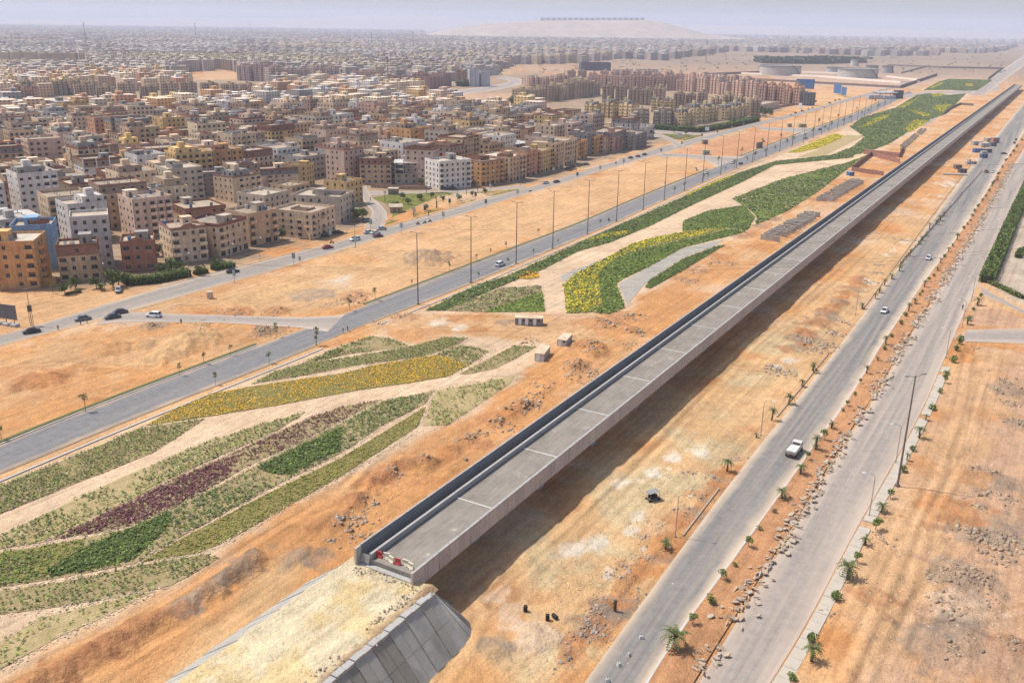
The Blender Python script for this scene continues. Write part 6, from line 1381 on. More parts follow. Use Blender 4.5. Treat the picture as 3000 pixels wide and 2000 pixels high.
for i_, (px, s, lb) in enumerate([(k5(1880,870),.55,'small tree beside the pitched hut'),(k5(2000,840),.6,'spreading tree in the lawn centre'),(k5(2130,800),.55,'round tree at the rear of the lawn'),(k5(2180,900),.5,'bushy tree near the dark street sign'),(k6(100,1130),.55,'bushy tree on the middle of the long lawn'),(k6(220,1110),.5,'small tree at the rear of the long lawn'),(k6(620,1100),.5,'small tree near the lawn tip'),(k6(740,1075),.5,'last small tree at the lawn tip'),(k6(110,985),.7,'dark tree beside the unfinished concrete house'),(k4(1560,1010),.9,'tree wedged between villa and ornate house'),(k5(760,1180),.7,'tree in the yard of the striped block'),(k5(1420,900),.8,'tree behind the stone coloured block'),(k4(640,1385),.75,'round dark tree before the low tan house'),(k4(745,1330),.7,'leafy tree against the tan house entrance'),(k4(950,1330),.75,'round tree beside the street lamp before the grey block'),(k4(1010,1345),.45,'low bush under the street lamp'),(k4(1115,1325),1.05,'tall tree at the hedge corner'),(k4(1170,1300),.95,'broad tree rising from the hedge corner'),(k4(1600,1200),.8,'tree behind the dense hedge'),(k4(1690,1170),.95,'big tree between the villa and the ornate house'),(k4(1780,1185),.85,'tree at the end of the dense hedge'),(k4(1970,1205),.6,'clipped bush before the ornate house'),(k4(2120,1140),.7,'tree beside the beige corner house'),(k5(1955,792),.6,'small round tree on the lawn'),(k5(1510,1010),1.1,'dark tree at the curving street corner'),(k5(1560,980),.9,'dark tree beside the curving street'),(k6(1000,215),2.2,'large tree alone at the sandy lot edge'),(k6(330,1150),.5,'bush on the lawn near the street'),(k6(490,1140),.5,'round bush on the lawn edge'),(k7(340,860),1.4,'dense tree beside the dark end block'),(k7(590,810),1.0,'tree on the small green island'),(k7(700,820),.9,'second tree on the small green island'),(k7(1430,640),1.7,'tree at the end of the long hedge'),(k7(1490,655),1.6,'dense tree just past the long hedge'),(k7(1530,650),1.4,'last tree past the long hedge')]):
    plant('leafy_tree', BIGT[i_ % 3], px, lb, 'tree', 'leafy trees of the town', s)
def hedge(pts, w, h, label, pal, dens=14, size=.22, seed=0):
    pl = resample(PL(pts), 50); rng = np.random.default_rng(seed); L = np.hypot(*np.diff(pl, axis=0).T).sum(); n = int(L * (w + 2 * h) * dens); o = pl[0]
    t = rng.uniform(0, 48.99, n); i = t.astype(int); f = (t - i)[:, None]; q = pl[i] * (1 - f) + pl[i + 1] * f; tg = pl[i + 1] - pl[i]; tg /= np.hypot(tg[:, 0], tg[:, 1])[:, None]; nr = np.stack([-tg[:, 1], tg[:, 0]], 1)
    s = rng.uniform(-1, 1, n); z = rng.uniform(.05, 1, n); face = rng.random(n) < .6; side = rng.random(n) < w / (w + 2 * h)
    z = np.where(face & side, 1.0, z); s = np.where(face & ~side, np.sign(s), s)
    hh = h * (.85 + .3 * fbm(q[:, 0], q[:, 1], 3.0, 3, seed)); C = np.column_stack([q - o + nr * (s * w / 2)[:, None], z * hh]) + rng.normal(0, .12, (n, 3))
    root = empty('hedge', (*o, 0)); V, F = leaf_quads(C, size, .3, rng); inst('leaves', np_mesh('leaves', V, F, M['leaf'], np.repeat(mixcol(n, pal, rng), 4, 0)), root)
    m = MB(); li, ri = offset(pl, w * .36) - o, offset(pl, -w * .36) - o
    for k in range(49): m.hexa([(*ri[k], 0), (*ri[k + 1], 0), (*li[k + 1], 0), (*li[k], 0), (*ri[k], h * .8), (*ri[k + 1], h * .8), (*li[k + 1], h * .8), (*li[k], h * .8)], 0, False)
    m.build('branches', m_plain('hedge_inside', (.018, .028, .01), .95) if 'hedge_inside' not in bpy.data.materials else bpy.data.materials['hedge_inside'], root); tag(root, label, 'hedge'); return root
hedge([k4(1270,1290),k4(1560,1265),k4(1860,1200)], 4.0, 2.6, 'dense clipped hedge in front of the red brick villa', [(G_DK,2),(G_MD,4)], 16, .2, 1)
hedge([k4(1230,1255),k4(1285,1290)], 3.0, 2.6, 'short hedge return at the villa corner', [(G_DK,2),(G_MD,4)], 16, .2, 2)
hedge([k4(1915,1195),k4(2040,1170)], 2.5, 1.6, 'low hedge before the ornate beige house', [(G_MD,3),(G_LT,2)], 16, .2, 3)
hedge([k4(2090,1150),k4(2300,1110)], 3.5, 1.8, 'broad low hedge beside the beige corner house', [(G_MD,4),(G_LT,1)], 14, .2, 4)
hedge([k4(650,1385),k4(800,1360)], 1.0, .7, 'bright low hedge around the dark tree', [(G_LT,4),(G_MD,1)], 18, .15, 5)
hedge([k7(300,765),k7(600,785),k7(830,800),k7(1000,775),k7(1200,735),k7(1405,685)], 6, 4.2, 'long curved dark green hedge below the yellow flats', [(G_DK,3),(G_MD,3)], 3.0, .5, 6)
hedge([c3(2090,775),c3(2170,590),c3(2250,400),c3(2330,220),c3(2400,60),(3060,470)], 4.5, 3.0, 'tall green hedge along the far side of the dusty carriageway', [(G_DK,3),(G_MD,4)], 7, .32, 7)
hedge([c3(2115,775),c3(2200,815),c3(2345,885)], 2.0, 1.2, 'low ragged hedge along the curving side road', [(G_MD,3),(G_OL,2)], 12, .22, 8)
hedge([c3(2310,600),c3(2330,560),c3(2380,545),c3(2420,590)], 2.5, 1.3, 'round clipped hedge ring in the paved yard', [(G_DK,2),(G_MD,3)], 10, .25, 9)
hedge([(1125,262),(1180,270),(1240,276)], 14, 7, 'dark tree belt before the salmon pink estate', [(G_DK,4),(G_MD,1)], .45, 1.2, 10)
hedge([(1345,254),(1400,251)], 14, 8, 'green tree belt before the blue grey offices', [(G_DK,3),(G_MD,2)], .45, 1.2, 11)
hedge([(2222,184),(2350,186),(2490,182)], 130, 13, 'dark plantation behind the tank farm', [((.022,.042,.016),4),(G_DK,2)], .03, 4.5, 12)
bed('planting_bed', 'short green lawn inside the street corner', [P(*q) for q in [k5(1640,775),k5(1810,742),k5(2352,717),k6(500,1066),k6(920,1036),k6(1080,1022),k6(780,1097),k6(390,1202),k6(0,1307),k5(2100,930),k5(1765,1045),k5(1850,950),k5(1790,830)]], [(G_MD,2),(G_LT,3),((.17,.17,.05),3)], 1.6, .5, .18, None, .9, mk_soil('lawn', (.16, .16, .04), (.22, .2, .06), .2, (.12, .15, .03)), 90, 10, 2)
bed('planting_bed', 'small green traffic island by the long hedge', [P(*q) for q in [k7(470,815),k7(860,835),k7(700,880),k7(600,870)]], [(G_MD,3),(G_LT,2)], .8, .7, .3, None, .9, S_OLV, 91, 10, 3)

def plain_shrubs():
    rng = np.random.default_rng(88); n = 260; u = rng.uniform(1560, 2950, n); v = rng.uniform(160, 214, n); pts = [(a, b) for a, b in zip(u, v) if not (2235 < a < 2640 and b > 188)]; C = []
    for a, b in pts:
        x, y = P(a, b); r = rng.uniform(1.2, 3.2); C.append(np.array([x, y, r * .6]) + rng.normal(0, 1, (14, 3)) * [r, r, r * .45])
    C = np.concatenate(C); C[:, 2] = np.abs(C[:, 2]); V, F = leaf_quads(C, 1.1, .4, rng)
    tag(inst('scrub', np_mesh('scrub', V, F, M['leaf'], np.repeat(mixcol(len(C), [(G_DK, 3), (G_GR, 2)], rng), 4, 0))), 'dark scrub dotted over the sandy plain behind the flats', kind='stuff')
plain_shrubs()
# ---------------------------------------------------------------- street furniture
def tall_lamp(px, label, rz, h=22.0):
    x, y = P(*px); r = empty('lamp_post', (x, y, 0), rz); m = TL.get('m')
    if not m:
        a = MB(); a.tube((0, 0, 0), (0, 0, h), .2, .11, 8); a.box(-.35, -.35, 0, .35, .35, .35); a1 = a.mesh('pole', M['darksteel'])
        b = MB(); b.tube((0, 0, h - .2), (1.7, 0, h + .15), .06, .05, 6); b.tube((0, 0, h - .2), (-1.7, 0, h + .15), .06, .05, 6); b1 = b.mesh('arm', M['darksteel'])
        c = MB(); c.box(1.4, -.18, h + .05, 2.3, .18, h + .25); c1_ = c.mesh('lamp_head', M['steel']); d = MB(); d.box(-2.3, -.18, h + .05, -1.4, .18, h + .25); d1 = d.mesh('lamp_head', M['steel'])
        m = TL['m'] = (a1, b1, c1_, d1)
    for nm, q in zip(('pole', 'arm', 'lamp_head', 'lamp_head'), m): inst(nm, q, r)
    return tag(r, label, 'street lamp', 'tall double street lamps')
TL = {}
TLP = [(1225,892),(1380,829),(1512,773),(1619,729),(1721,686),(1806,649),(1884,615),(1946,586),(2005,559),(2058,535),(2111,512),(2157,494),(2204,476),(2245,459),(2284,444),(2320,431),(2353,419),(2382,406),(2406,395),(2428,386),(2453,377),(2472,370),(2493,361),(2512,352),(2532,343),(2550,334),(2570,325),(2590,315),(2610,305)]
for i_, px in enumerate(TLP): tall_lamp(px, 'very tall double lamp post at the garden edge, %s from the road junction' % ordinal(i_), radians(60) + pi / 2)
tall_lamp((2629, 1424), 'very tall double lamp post on the pale pavement', radians(20))
SL = {}
def small_lamp(px, label, ang, h=8.0, arm=1.6, z=0):
    k = (h, arm)
    if k not in SL:
        a = MB(); a.tube((0, 0, -.2), (0, 0, h * .93), .085, .06, 7); a.box(-.18, -.18, -.1, .18, .18, .2); b = MB(); pts = [(0, 0, h * .93), (arm * .2, 0, h * .985), (arm * .55, 0, h), (arm, 0, h)]; b.path(pts, .045, 6)
        c = MB(); c.hexa([(arm - .1, -.12, h - .06), (arm + .6, -.14, h - .06), (arm + .6, .14, h - .06), (arm - .1, .12, h - .06), (arm - .1, -.1, h + .08), (arm + .6, -.08, h + .06), (arm + .6, .08, h + .06), (arm - .1, .1, h + .08)])
        SL[k] = (a.mesh('pole', M['steel']), b.mesh('arm', M['steel']), c.mesh('lamp_head', M['lamp']))
    x, y = P(*px); r = empty('street_lamp', (x, y, z), ang)
    for nm, q in zip(('pole', 'arm', 'lamp_head'), SL[k]): inst(nm, q, r)
    return tag(r, label, 'street lamp', 'single arm street lamps')
for i_, (px, s) in enumerate([(c6(848,610),0),(c7(45,432),0),(c3(1190,997),0)]): small_lamp(px, 'slim street lamp on the spoil ridge, %s from the near end' % ordinal(i_), radians(-20))
for i_, px in enumerate([c7(543,800),c7(665,556),c7(895,76),c3(1925,1080),c3(1990,902),c3(2058,752),c3(2190,470),c3(2250,330),c3(2320,180)]): small_lamp(px, 'slim street lamp along the dusty carriageway, %s from the near end' % ordinal(i_), radians(160))
for i_, px in enumerate([k4(1030,1342),k4(1862,1232),k4(2290,1130),k5(545,1397),k5(1240,1205),k5(1482,1262),k6(1090,990),k6(800,1010),k6(1640,860),k6(2080,690),k6(1880,715)]): small_lamp(px, 'street lamp along the town street, %s from the picture edge' % ordinal(i_), radians(-50), 9.0, 1.8)
SG = {}
def sign_post(px, label, col):
    if not SG:
        a = MB(); a.tube((0, 0, -.1), (0, 0, 2.6), .07, .06, 6); SG['p'] = a.mesh('post', M['steel']); b = MB(); b.box(-.62, -.1, 2.6, .62, .1, 4.5); SG['b'] = b.mesh('sign_box', M['plain']); c = MB(); c.box(-.54, -.115, 2.68, .54, -.1, 4.42); SG['f'] = c.mesh('poster', M['plain'])
    x, y = P(*px); r = empty('sign_post', (x, y, 0), radians(-25)); inst('post', SG['p'], r); o = inst('sign_box', SG['b'], r, col=(.2, .22, .22)); inst('poster', SG['f'], o, col=col); return tag(r, label, 'sign', 'advertising signs along the street')
TEAL = (.30, .42, .40)
for i_, (px, c) in enumerate([(k4(2310,1278),TEAL),(k5(878,1437),(.2,.23,.22)),(k5(1240,1200),TEAL),(k5(1485,1262),TEAL),(k5(1635,1092),TEAL),(k5(1935,1127),TEAL),(k5(2060,962),TEAL),(k5(2168,945),(.05,.08,.09)),(k6(332,1347),TEAL),(k6(45,1302),(.42,.5,.46)),(k6(152,1286),(.05,.08,.09)),(k6(395,1212),(.05,.08,.09)),(k6(470,1155),TEAL),(k6(650,1142),(.05,.08,.09)),(k6(750,1217),(.12,.14,.14)),(k6(795,1060),(.45,.52,.5)),(k6(1062,1117),TEAL),(k6(1415,885),(.5,.55,.53)),(k6(1650,937),(.08,.09,.1)),(k6(1875,867),TEAL),(k6(2105,797),(.3,.34,.33)),(k7(90,1132),TEAL),(k7(458,1022),(.3,.27,.25)),(k7(660,952),(.2,.24,.24)),(k7(858,872),(.1,.1,.1)),(k7(1010,832),(.18,.18,.18)),(k7(1155,792),(.3,.35,.35)),(k7(1270,762),(.25,.3,.3))]):
    sign_post(px, 'small %s advertising sign on a post, %s along the town street' % ('pale teal' if c == TEAL else ('dark' if sum(c) < .5 else 'greyish'), ordinal(i_)), c)
def billboard(pa, pb, z0, z1, label, col, posts=3, feet=True, mat='plain'):
    a, b = P(*pa), P(*pb); L = hypot(b[0] - a[0], b[1] - a[1]); rz = atan2(b[1] - a[1], b[0] - a[0]); r = empty('billboard', (*a, 0), rz); n = max(1, int(L / 2.2))
    for i in range(n): m = MB(); m.box(i * L / n + .02, -.06, z0, (i + 1) * L / n - .02, .06, z1); m.build('panel', M[mat], r, col)
    for i in range(posts):
        x = L * (i + .5) / posts; m = MB(); m.tube((x, .2, -.1), (x, .2, z1 - .2), .12, .1, 6); m.build('post', M['darksteel'], r)
        if feet: m = MB(); m.box(x - .9, -.7, -.1, x + .9, 1.0, .8); m.build('footing', M['concrete_lt'], r)
    m = MB(); m.box(0, .06, z0 + .2, L, .16, z0 + .35); m.box(0, .06, z1 - .35, L, .16, z1 - .2); m.build('rail', M['darksteel'], r)
    return tag(r, label, 'billboard')
billboard(c1(-90,462), c1(128,490), 2.0, 6.2, 'grey billboard on concrete footings at the picture edge', (.16, .17, .19), 4)
billboard((2330,266),(2384,268), 3, 16, 'wide blue corrugated hoarding behind the brown towers', (.05, .17, .42), 5, False); billboard((2441,277),(2462,280), 2, 14, 'blue hoarding panel beside the far street', (.05, .16, .38), 2, False); billboard((2463,282),(2478,285), 2, 12, 'smaller blue hoarding panel next to the other', (.06, .15, .33), 2, False)
billboard(k7(890,800),k7(930,803), 1.5, 4.5, 'white sign board before the long hedge', (.6, .6, .6), 2, False); billboard(k7(620,870),k7(662,872), 1.5, 5, 'pale sign board on the small green island', (.55, .57, .58), 2, False); billboard(k7(1395,962),k7(1455,950), .3, 4.2, 'olive grey board at the kerb of the garden road', (.2, .2, .15), 3, False); billboard(kg(655,650),kg(697,655), 1, 6, 'white sign board before the red brown wall', (.6, .6, .6), 2, False)
def utility_pole():
    x, y = P(*c1(222, 482)); r = empty('utility_pole', (x, y, 0), .6); m = MB(); m.tube((0, 0, -.1), (0, 0, 11.5), .13, .08, 7); m.build('pole', M['steel'], r)
    m = MB(); m.box(-.9, -.05, 10.6, .9, .05, 10.75); m.build('cross_arm', M['steel'], r); m = MB(); m.box(-.55, -.3, 4.2, .55, .3, 6.0); m.tube((-.4, 0, 0), (-.4, 0, 4.2), .07, .07, 5); m.tube((.4, 0, 0), (.4, 0, 4.2), .07, .07, 5); m.build('transformer_box', M['darksteel'], r); tag(r, 'utility pole carrying a dark transformer box beside the street', 'utility pole')
utility_pole()
def box_thing(name, px, w, d, h, rz, col, label, cat, roof=(.5, .44, .36), door=True, gable=False, mat='plaster', z=None):
    x, y = P(*px); r = empty(name, (x, y, gz(x, y) - .02 if z is None else z), rz); m = MB(); m.box(0, 0, 0, w, d, h); m.build('wall', M[mat], r, col)
    m = MB()
    if gable:
        m.hexa([(-.3, -.3, h - .05), (w + .3, -.3, h - .05), (w + .3, d + .3, h - .05), (-.3, d + .3, h - .05), (-.3, d / 2 - .05, h + d * .28), (w + .3, d / 2 - .05, h + d * .28), (w + .3, d / 2 + .05, h + d * .28), (-.3, d / 2 + .05, h + d * .28)])
    else: m.box(-.12, -.12, h + .003, w + .12, d + .12, h + .16)
    m.build('roof', M['roof'], r, roof)
    if door:
        m = MB(); m.box(w * .3, -.05, .05, w * .3 + .9, -.004, 2.0); m.build('door', M['plain'], r, (.2, .2, .2)); m = MB(); m.box(w * .65, -.05, 1.0, w * .65 + .8, -.004, 1.8); m.build('window', M['glass'], r)
    return tag(r, label, cat)
def cabin(px0, px1, topv, d, label, lit, doors):
    a, b = P(*px0), P(*px1); W = hypot(b[0] - a[0], b[1] - a[1]); rz = atan2(b[1] - a[1], b[0] - a[0]); h = zat(a, topv); r = empty('site_cabin', (*a, gz(*a)), rz); n = int(W / .42)
    m = MB(); m.box(0, 0, 0, W, d, h); m.build('wall', M['plain'], r, lit)
    m = MB()
    for i in range(n + 1): x = i * W / n; m.box(max(x - .04, 0), -.035, .15, min(x + .04, W), -.003, h - .1)
    for i in range(int(d / .42) + 1): y = min(i * .42, d - .05); m.box(-.035, y, .15, -.003, y + .05, h - .1); m.box(W + .003, y, .15, W + .035, y + .05, h - .1)
    m.build('wall_ribs', M['plain'], r, tuple(q * .8 for q in lit))
    nr = max(4, int(W / .9))
    for i in range(nr): m = MB(); x0, x1 = -.12 + i * (W + .24) / nr, -.12 + (i + 1) * (W + .24) / nr - .03; m.hexa([(x0, -.15, h + .003), (x1, -.15, h + .003), (x1, d + .15, h + .003), (x0, d + .15, h + .003), (x0, -.15, h + .12), (x1, -.15, h + .12), (x1, d + .15, h + .2), (x0, d + .15, h + .2)]); m.build('roof_sheet', M['roof'], r, (.60, .47, .33))
    for x in doors: m = MB(); m.box(x, -.06, .1, x + .85, -.036, 2.0); m.build('door', M['white'], r)
    for x in [q + 1.3 for q in doors]:
        if x < W - .7: m = MB(); m.box(x, -.06, 1.2, x + .6, -.036, 1.7); m.build('window', M['glass'], r)
    m = MB(); m.box(-.05, -.05, -.2, W + .05, d + .05, -.002); m.build('base_frame', M['darksteel'], r)
    return tag(r, label, 'cabin', 'site cabins')
cabin(c2(1433,707), c2(1622,713), c2(0,658)[1], 2.6, 'grey ribbed site cabin with three white doors below the park', (.26, .255, .26), [.9, 2.8, 5.1])
cabin(c2(1722,857), c2(1783,865), c2(0,812)[1], 5.6, 'pale site cabin standing end on, nearer the viaduct', (.55, .55, .55), [.3])
cabin(c2(1568,958), c2(1630,965), c2(0,905)[1], 6.5, 'white site cabin with tan roof beside the flower beds', (.62, .60, .57), [.4])
HB = radians(60)
box_thing('garden_hut', k5(1825,922), 5.5, 4, 2.8, .25, (.46,.33,.2), 'tan hut with low pitched roof on the lawn', 'hut', (.55,.45,.33), gable=True); box_thing('garden_hut', k5(1805,742), 5, 4, 3.0, .05, (.36,.26,.18), 'flat roofed brown hut behind the lawn', 'hut')
box_thing('utility_box', c1(1427,292), 1.6, 1.2, 2.0, .1, (.62,.5,.38), 'small pale utility box alone on the sand', 'utility box', door=False)
box_thing('kiosk', k7(872,1022), 4.6, 3.2, 3.0, .1, (.42,.46,.36), 'small greenish kiosk with flat canopy on the sandy strip', 'kiosk', (.42,.4,.2)); box_thing('kiosk', k7(872,922), 3.6, 3, 3.2, .15, (.26,.19,.15), 'brown booth at the street edge of the sandy strip', 'kiosk'); box_thing('kiosk', k7(1707,748), 3.5, 3, 3.0, .1, (.4,.36,.32), 'tiny grey booth far along the sandy strip', 'kiosk'); box_thing('kiosk', k7(1815,752), 7, 4, 3.0, .1, (.5,.4,.25), 'low tan shelter far along the sandy strip', 'shelter', (.52,.44,.25))
box_thing('water_hut', c3(1152,35), 3.2, 3, 2.2, .4, (.06,.16,.36), 'small blue hut below the walled yard', 'hut', (.35,.38,.42))
# filling station
def station():
    a = P(2575,290); r = empty('filling_station', (*a, 0), radians(12)); m = MB(); m.box(0, 0, 6, 26, 14, 7.4); m.build('canopy', M['plain'], r, (.16,.17,.2)); m = MB(); m.box(-.1, -.1, 7.403, 26.1, 14.1, 7.6); m.build('canopy_top', M['plain'], r, (.55,.57,.6))
    for x, y in ((3, 2), (3, 12), (23, 2), (23, 12)): m = MB(); m.box(x - .4, y - .4, 0, x + .4, y + .4, 5.99); m.build('column', M['steel'], r)
    m = MB(); m.box(-18, -6, 0, 2, 2, 5); m.box(4, -5, 0, 20, 1, 4); m.build('shop', M['plaster'], r, (.5,.52,.55)); m = MB(); m.box(27, 2, 0, 35, 12, 10); m.build('tower', M['plaster'], r, (.10,.11,.14)); tag(r, 'filling station with dark flat canopy at the far junction', 'filling station')
station()
# ---------------------------------------------------------------- stacks of precast units, walled yards, market sheds
um = MB(); um.hexa([(-1.15, -.16, 0), (1.15, -.16, 0), (1.15, .16, 0), (-1.15, .16, 0), (-1.15, -.16, 2.3), (1.15, -.16, 2.3), (1.15, .16, 2.3), (-1.15, .16, 2.3)]); um.box(-1.15, .163, 0, 1.15, .75, .25); um.box(-1.15, .163, 2.0, 1.15, .6, 2.28)
UNIT = um.mesh('precast_unit', m_plain('precast', (.33, .30, .26), .95, var=.2, scale=.7))
def stack(c, a, b, rows, n, spread, name, seed):
    rd = random.Random(seed); pa, pb = P(*c(*a)), P(*c(*b)); dx, dy = pb[0] - pa[0], pb[1] - pa[1]; L = hypot(dx, dy); dx /= L; dy /= L; rz = atan2(dy, dx) - pi / 2
    for q in range(rows):
        for i in range(n):
            if rd.random() < .08: continue
            t = L * i / n + rd.uniform(-.15, .15); off = q * spread + rd.uniform(-.12, .12); x, y = pa[0] + dx * t - dy * off, pa[1] + dy * t + dx * off
            o = inst('precast_unit', UNIT, None, (x, y, gz(x, y) - .05), rz + rd.uniform(-.05, .05)); o.rotation_euler[0] = rd.uniform(-.06, .08)
            tag(o, 'grey precast wall unit in the %s, %s unit of row %s' % (name, ordinal(i), 'ABCD'[q]) if False else '%s upright grey concrete unit in %s row of the %s' % (ordinal(i), ['the near', 'the middle', 'the rear', 'the last'][q], name), 'concrete unit', 'precast units stored beside the viaduct')
stack(ks, (440,925), (1180,500), 3, 19, 2.7, 'nearer storage stack', 3)
stack(kf, (100,1545), (420,1360), 3, 17, 2.8, 'second storage stack', 4)
stack(kf, (760,1075), (985,880), 2, 14, 3.0, 'far storage stack', 5)
RB = (.34, .18, .13)
wall_run('yard_wall', [kf(300,1255),kf(480,1115)], 3.0, .3, M['brick'], RB, 'brick wall on the park side of the walled yard'); wall_run('yard_wall', [kf(480,1118),kf(735,1190)], 3.0, .3, M['brick'], RB, 'rear brick wall of the walled yard'); wall_run('yard_wall', [kf(300,1258),kf(590,1300)], 2.4, .3, M['brick'], RB, 'front brick wall of the walled yard')
wall_run('yard_wall', [kf(410,1100),kf(735,1135)], 3.2, .3, M['brick'], (.38,.2,.15), 'long low red brick wall with pale piers behind the yard'); wall_run('yard_wall', [kf(735,1135),kf(770,1060)], 3.2, .3, M['brick'], (.26,.16,.12), 'short end of the low red brick wall')
wall_run('yard_wall', [ke(980,1085),ke(1090,1000),ke(1250,925),ke(1480,945)], 2.5, .4, M['brick'], (.2,.16,.14), 'dark low wall around the far rubble yard')
SHED = [(km(1190,210),9,5,3,(.42,.4,.39),'grey block shed'),(km(1370,250),8,5,3,(.5,.47,.44),'pale block shed with doors'),(km(1500,130),12,6,3,(.38,.33,.3),'long grey shed'),(km(1640,150),6,5,4,(.36,.2,.14),'brick store'),(km(1220,370),8,4,2.6,(.06,.14,.36),'blue tarpaulin stall'),(km(1390,375),9,4,2.4,(.1,.1,.12),'dark awning stall'),(km(1380,430),5,3,2.6,(.45,.43,.4),'white roofed stall'),(km(1385,500),5,4,2.6,(.08,.12,.22),'dark blue stall'),(km(1600,230),5,4,2.8,(.12,.13,.14),'dark kiosk'),(km(780,760),5,4,2.4,(.22,.18,.15),'brown scrap hut'),(km(890,840),5,4,2.2,(.1,.09,.1),'black tarpaulin hut'),(km(1040,640),6,3,1.6,(.45,.44,.45),'low grey stall heap'),(km(1180,640),3,2,1.5,(.5,.08,.1),'red stall'),(km(1060,600),3,2,1.6,(.5,.14,.16),'pinkish red stall')]
for px, w, d, h, c, lb in SHED: box_thing('market_shed', px, w * .8, d * .8, h, .1, c, lb + ' in the roadside market under the viaduct edge', 'shed', (.5,.46,.42) if sum(c) > .6 else c, mat='plain')
m_ = MB(); q_ = P(*km(480,880)); m_.tube((0, 0, .5), (14, -2.0, .5), .5, .5, 10); tag(m_.build('pipe', M['concrete_lt'], loc=(*q_, gz(*q_))), 'long pale pipe lying on the sand near the market', 'pipe')
# machine, barrels, posts, boards
def machine():
    x, y = P(*c6(700,372)); r = empty('generator_cart', (x, y, gz(x, y) - .15), .5); r.scale = (.85, .85, .8); m = MB(); m.box(-1.3, -.7, .5, 1.3, .7, .7); m.build('chassis', M['darksteel'], r)
    m = MB(); m.box(-.9, -.55, .7, .5, .55, 1.5); m.tube((.8, 0, .7), (.8, 0, 1.3), .25, .25, 8); m.build('engine', M['rubber'], r); m = MB(); m.obox((-.1, .1, 2.2), (1.3, 0, .12), (0, .8, 0), (0, 0, .04)); m.build('canopy_sheet', M['steel'], r)
    for a, b in ((-1.2, -.65), (1.1, -.65), (-1.2, .65), (1.1, .65)): m = MB(); m.tube((a, b, .7), (a, b, 2.15), .04, .04, 5); m.build('post', M['darksteel'], r); m = MB(); m.tube((a, b - .08, .35), (a, b + .08, .35), .35, .35, 12); m.build('wheel', M['rubber'], r)
    tag(r, 'old wheeled generator under a sheet canopy on the pale sand', 'machine')
machine()
for px, up, lb in [(c5(1432,1098),1,'black barrel standing alone on the sand'),(c5(1577,1148),1,'black barrel standing beside a fallen one'),(c5(1612,1125),0,'dark barrel lying on its side'),(c8(808,775),0,'rusty drum lying left of the viaduct')]:
    x, y = P(*px); m = MB(); m.tube((0, 0, 0), (0, 0, .95), .3, .3, 14); m.tube((0, 0, .3), (0, 0, .34), .315, .315, 14); m.tube((0, 0, .62), (0, 0, .66), .315, .315, 14)
    o = m.build('barrel', M['plain'], None, (.025,.025,.025) if 'black' in lb or 'dark' in lb else (.3,.22,.14), (x, y, gz(x, y))); tag(o, lb, 'barrel', 'barrels on the sand')
    if not up: o.rotation_euler = (pi / 2, 0, .6); o.location.z += .3
for i_, px in enumerate([c5(2192,1278),c5(2107,1388),c5(2045,1455),c5(1970,1560)]):
    x, y = P(*px); r = empty('road_block', (x, y, .05), i_); m = MB(); m.hexa([(-.3,-.25,0),(.3,-.25,0),(.3,.25,0),(-.3,.25,0),(-.2,-.18,.45),(.2,-.15,.5),(.2,.18,.45),(-.2,.18,.5)]); m.build('concrete_lump', M['concrete_lt'], r); m = MB(); m.tube((0,0,.4),(.1,.1,1.1 if i_ == 3 else .8),.03,.02,5); m.tube((.1,0,.4),(-.3,.3,.7),.02,.02,4); m.build('rebar', M['darksteel'], r)
    tag(r, 'concrete lump with rebar standing on the worn carriageway, %s from the top' % ordinal(i_), 'road block', 'lumps marking the closed lane')
for i_, t in enumerate(np.linspace(0, 1, 60)):
    px = c3(1500 + 560 * t, 655 - 640 * t); x, y = P(*px); m = MB(); h = random.uniform(1.2, 1.9); m.obox((0, 0, h / 2), (.14, 0, 0), (0, .14, 0), (random.uniform(-.15, .15), random.uniform(-.1, .1), h / 2 + .2)); tag(m.build('fence_post', M['darksteel'], loc=(x, y, gz(x, y))), 'leaning brown fence post beside the worn carriageway, %s from the near end' % ordinal(i_), 'post', 'row of fence posts')
# power lines high above the site
def wire(pts, Y, label):
    q = []
    for (u, v) in pts:
        d = ray(u, v); t = Y / d[1]; q.append((d[0] * t, Y, CH + d[2] * t))
    xs = [p[0] for p in q]; zs = [p[2] for p in q]; pf = np.polyfit(xs, zs, 2); X = np.linspace(min(xs) - 60, max(xs) + 60, 40); m = MB(); m.path([(a, Y, float(np.polyval(pf, a))) for a in X], .022, 4); tag(m.build('power_line', M['rubber']), label, 'power line', 'power lines crossing the view')
wire([(900,780),(1400,790),(2000,785),(2300,768),(2640,755),(3000,727)], 225, 'lowest thin power line crossing in front of the park'); wire([(900,727),(1370,741),(2000,731),(2250,712),(2600,695),(3000,666)], 235, 'second thin power line crossing above the park'); wire([(1265,671),(1900,672),(2468,645),(3000,602)], 245, 'third thin power line crossing above the park'); wire([(600,768),(1200,796),(1800,797),(2400,775),(3000,735)], 226, 'thin power line running just under its pair'); wire([(1200,507),(1900,512),(2400,500),(3000,480)], 250, 'highest thin power line crossing the town view')

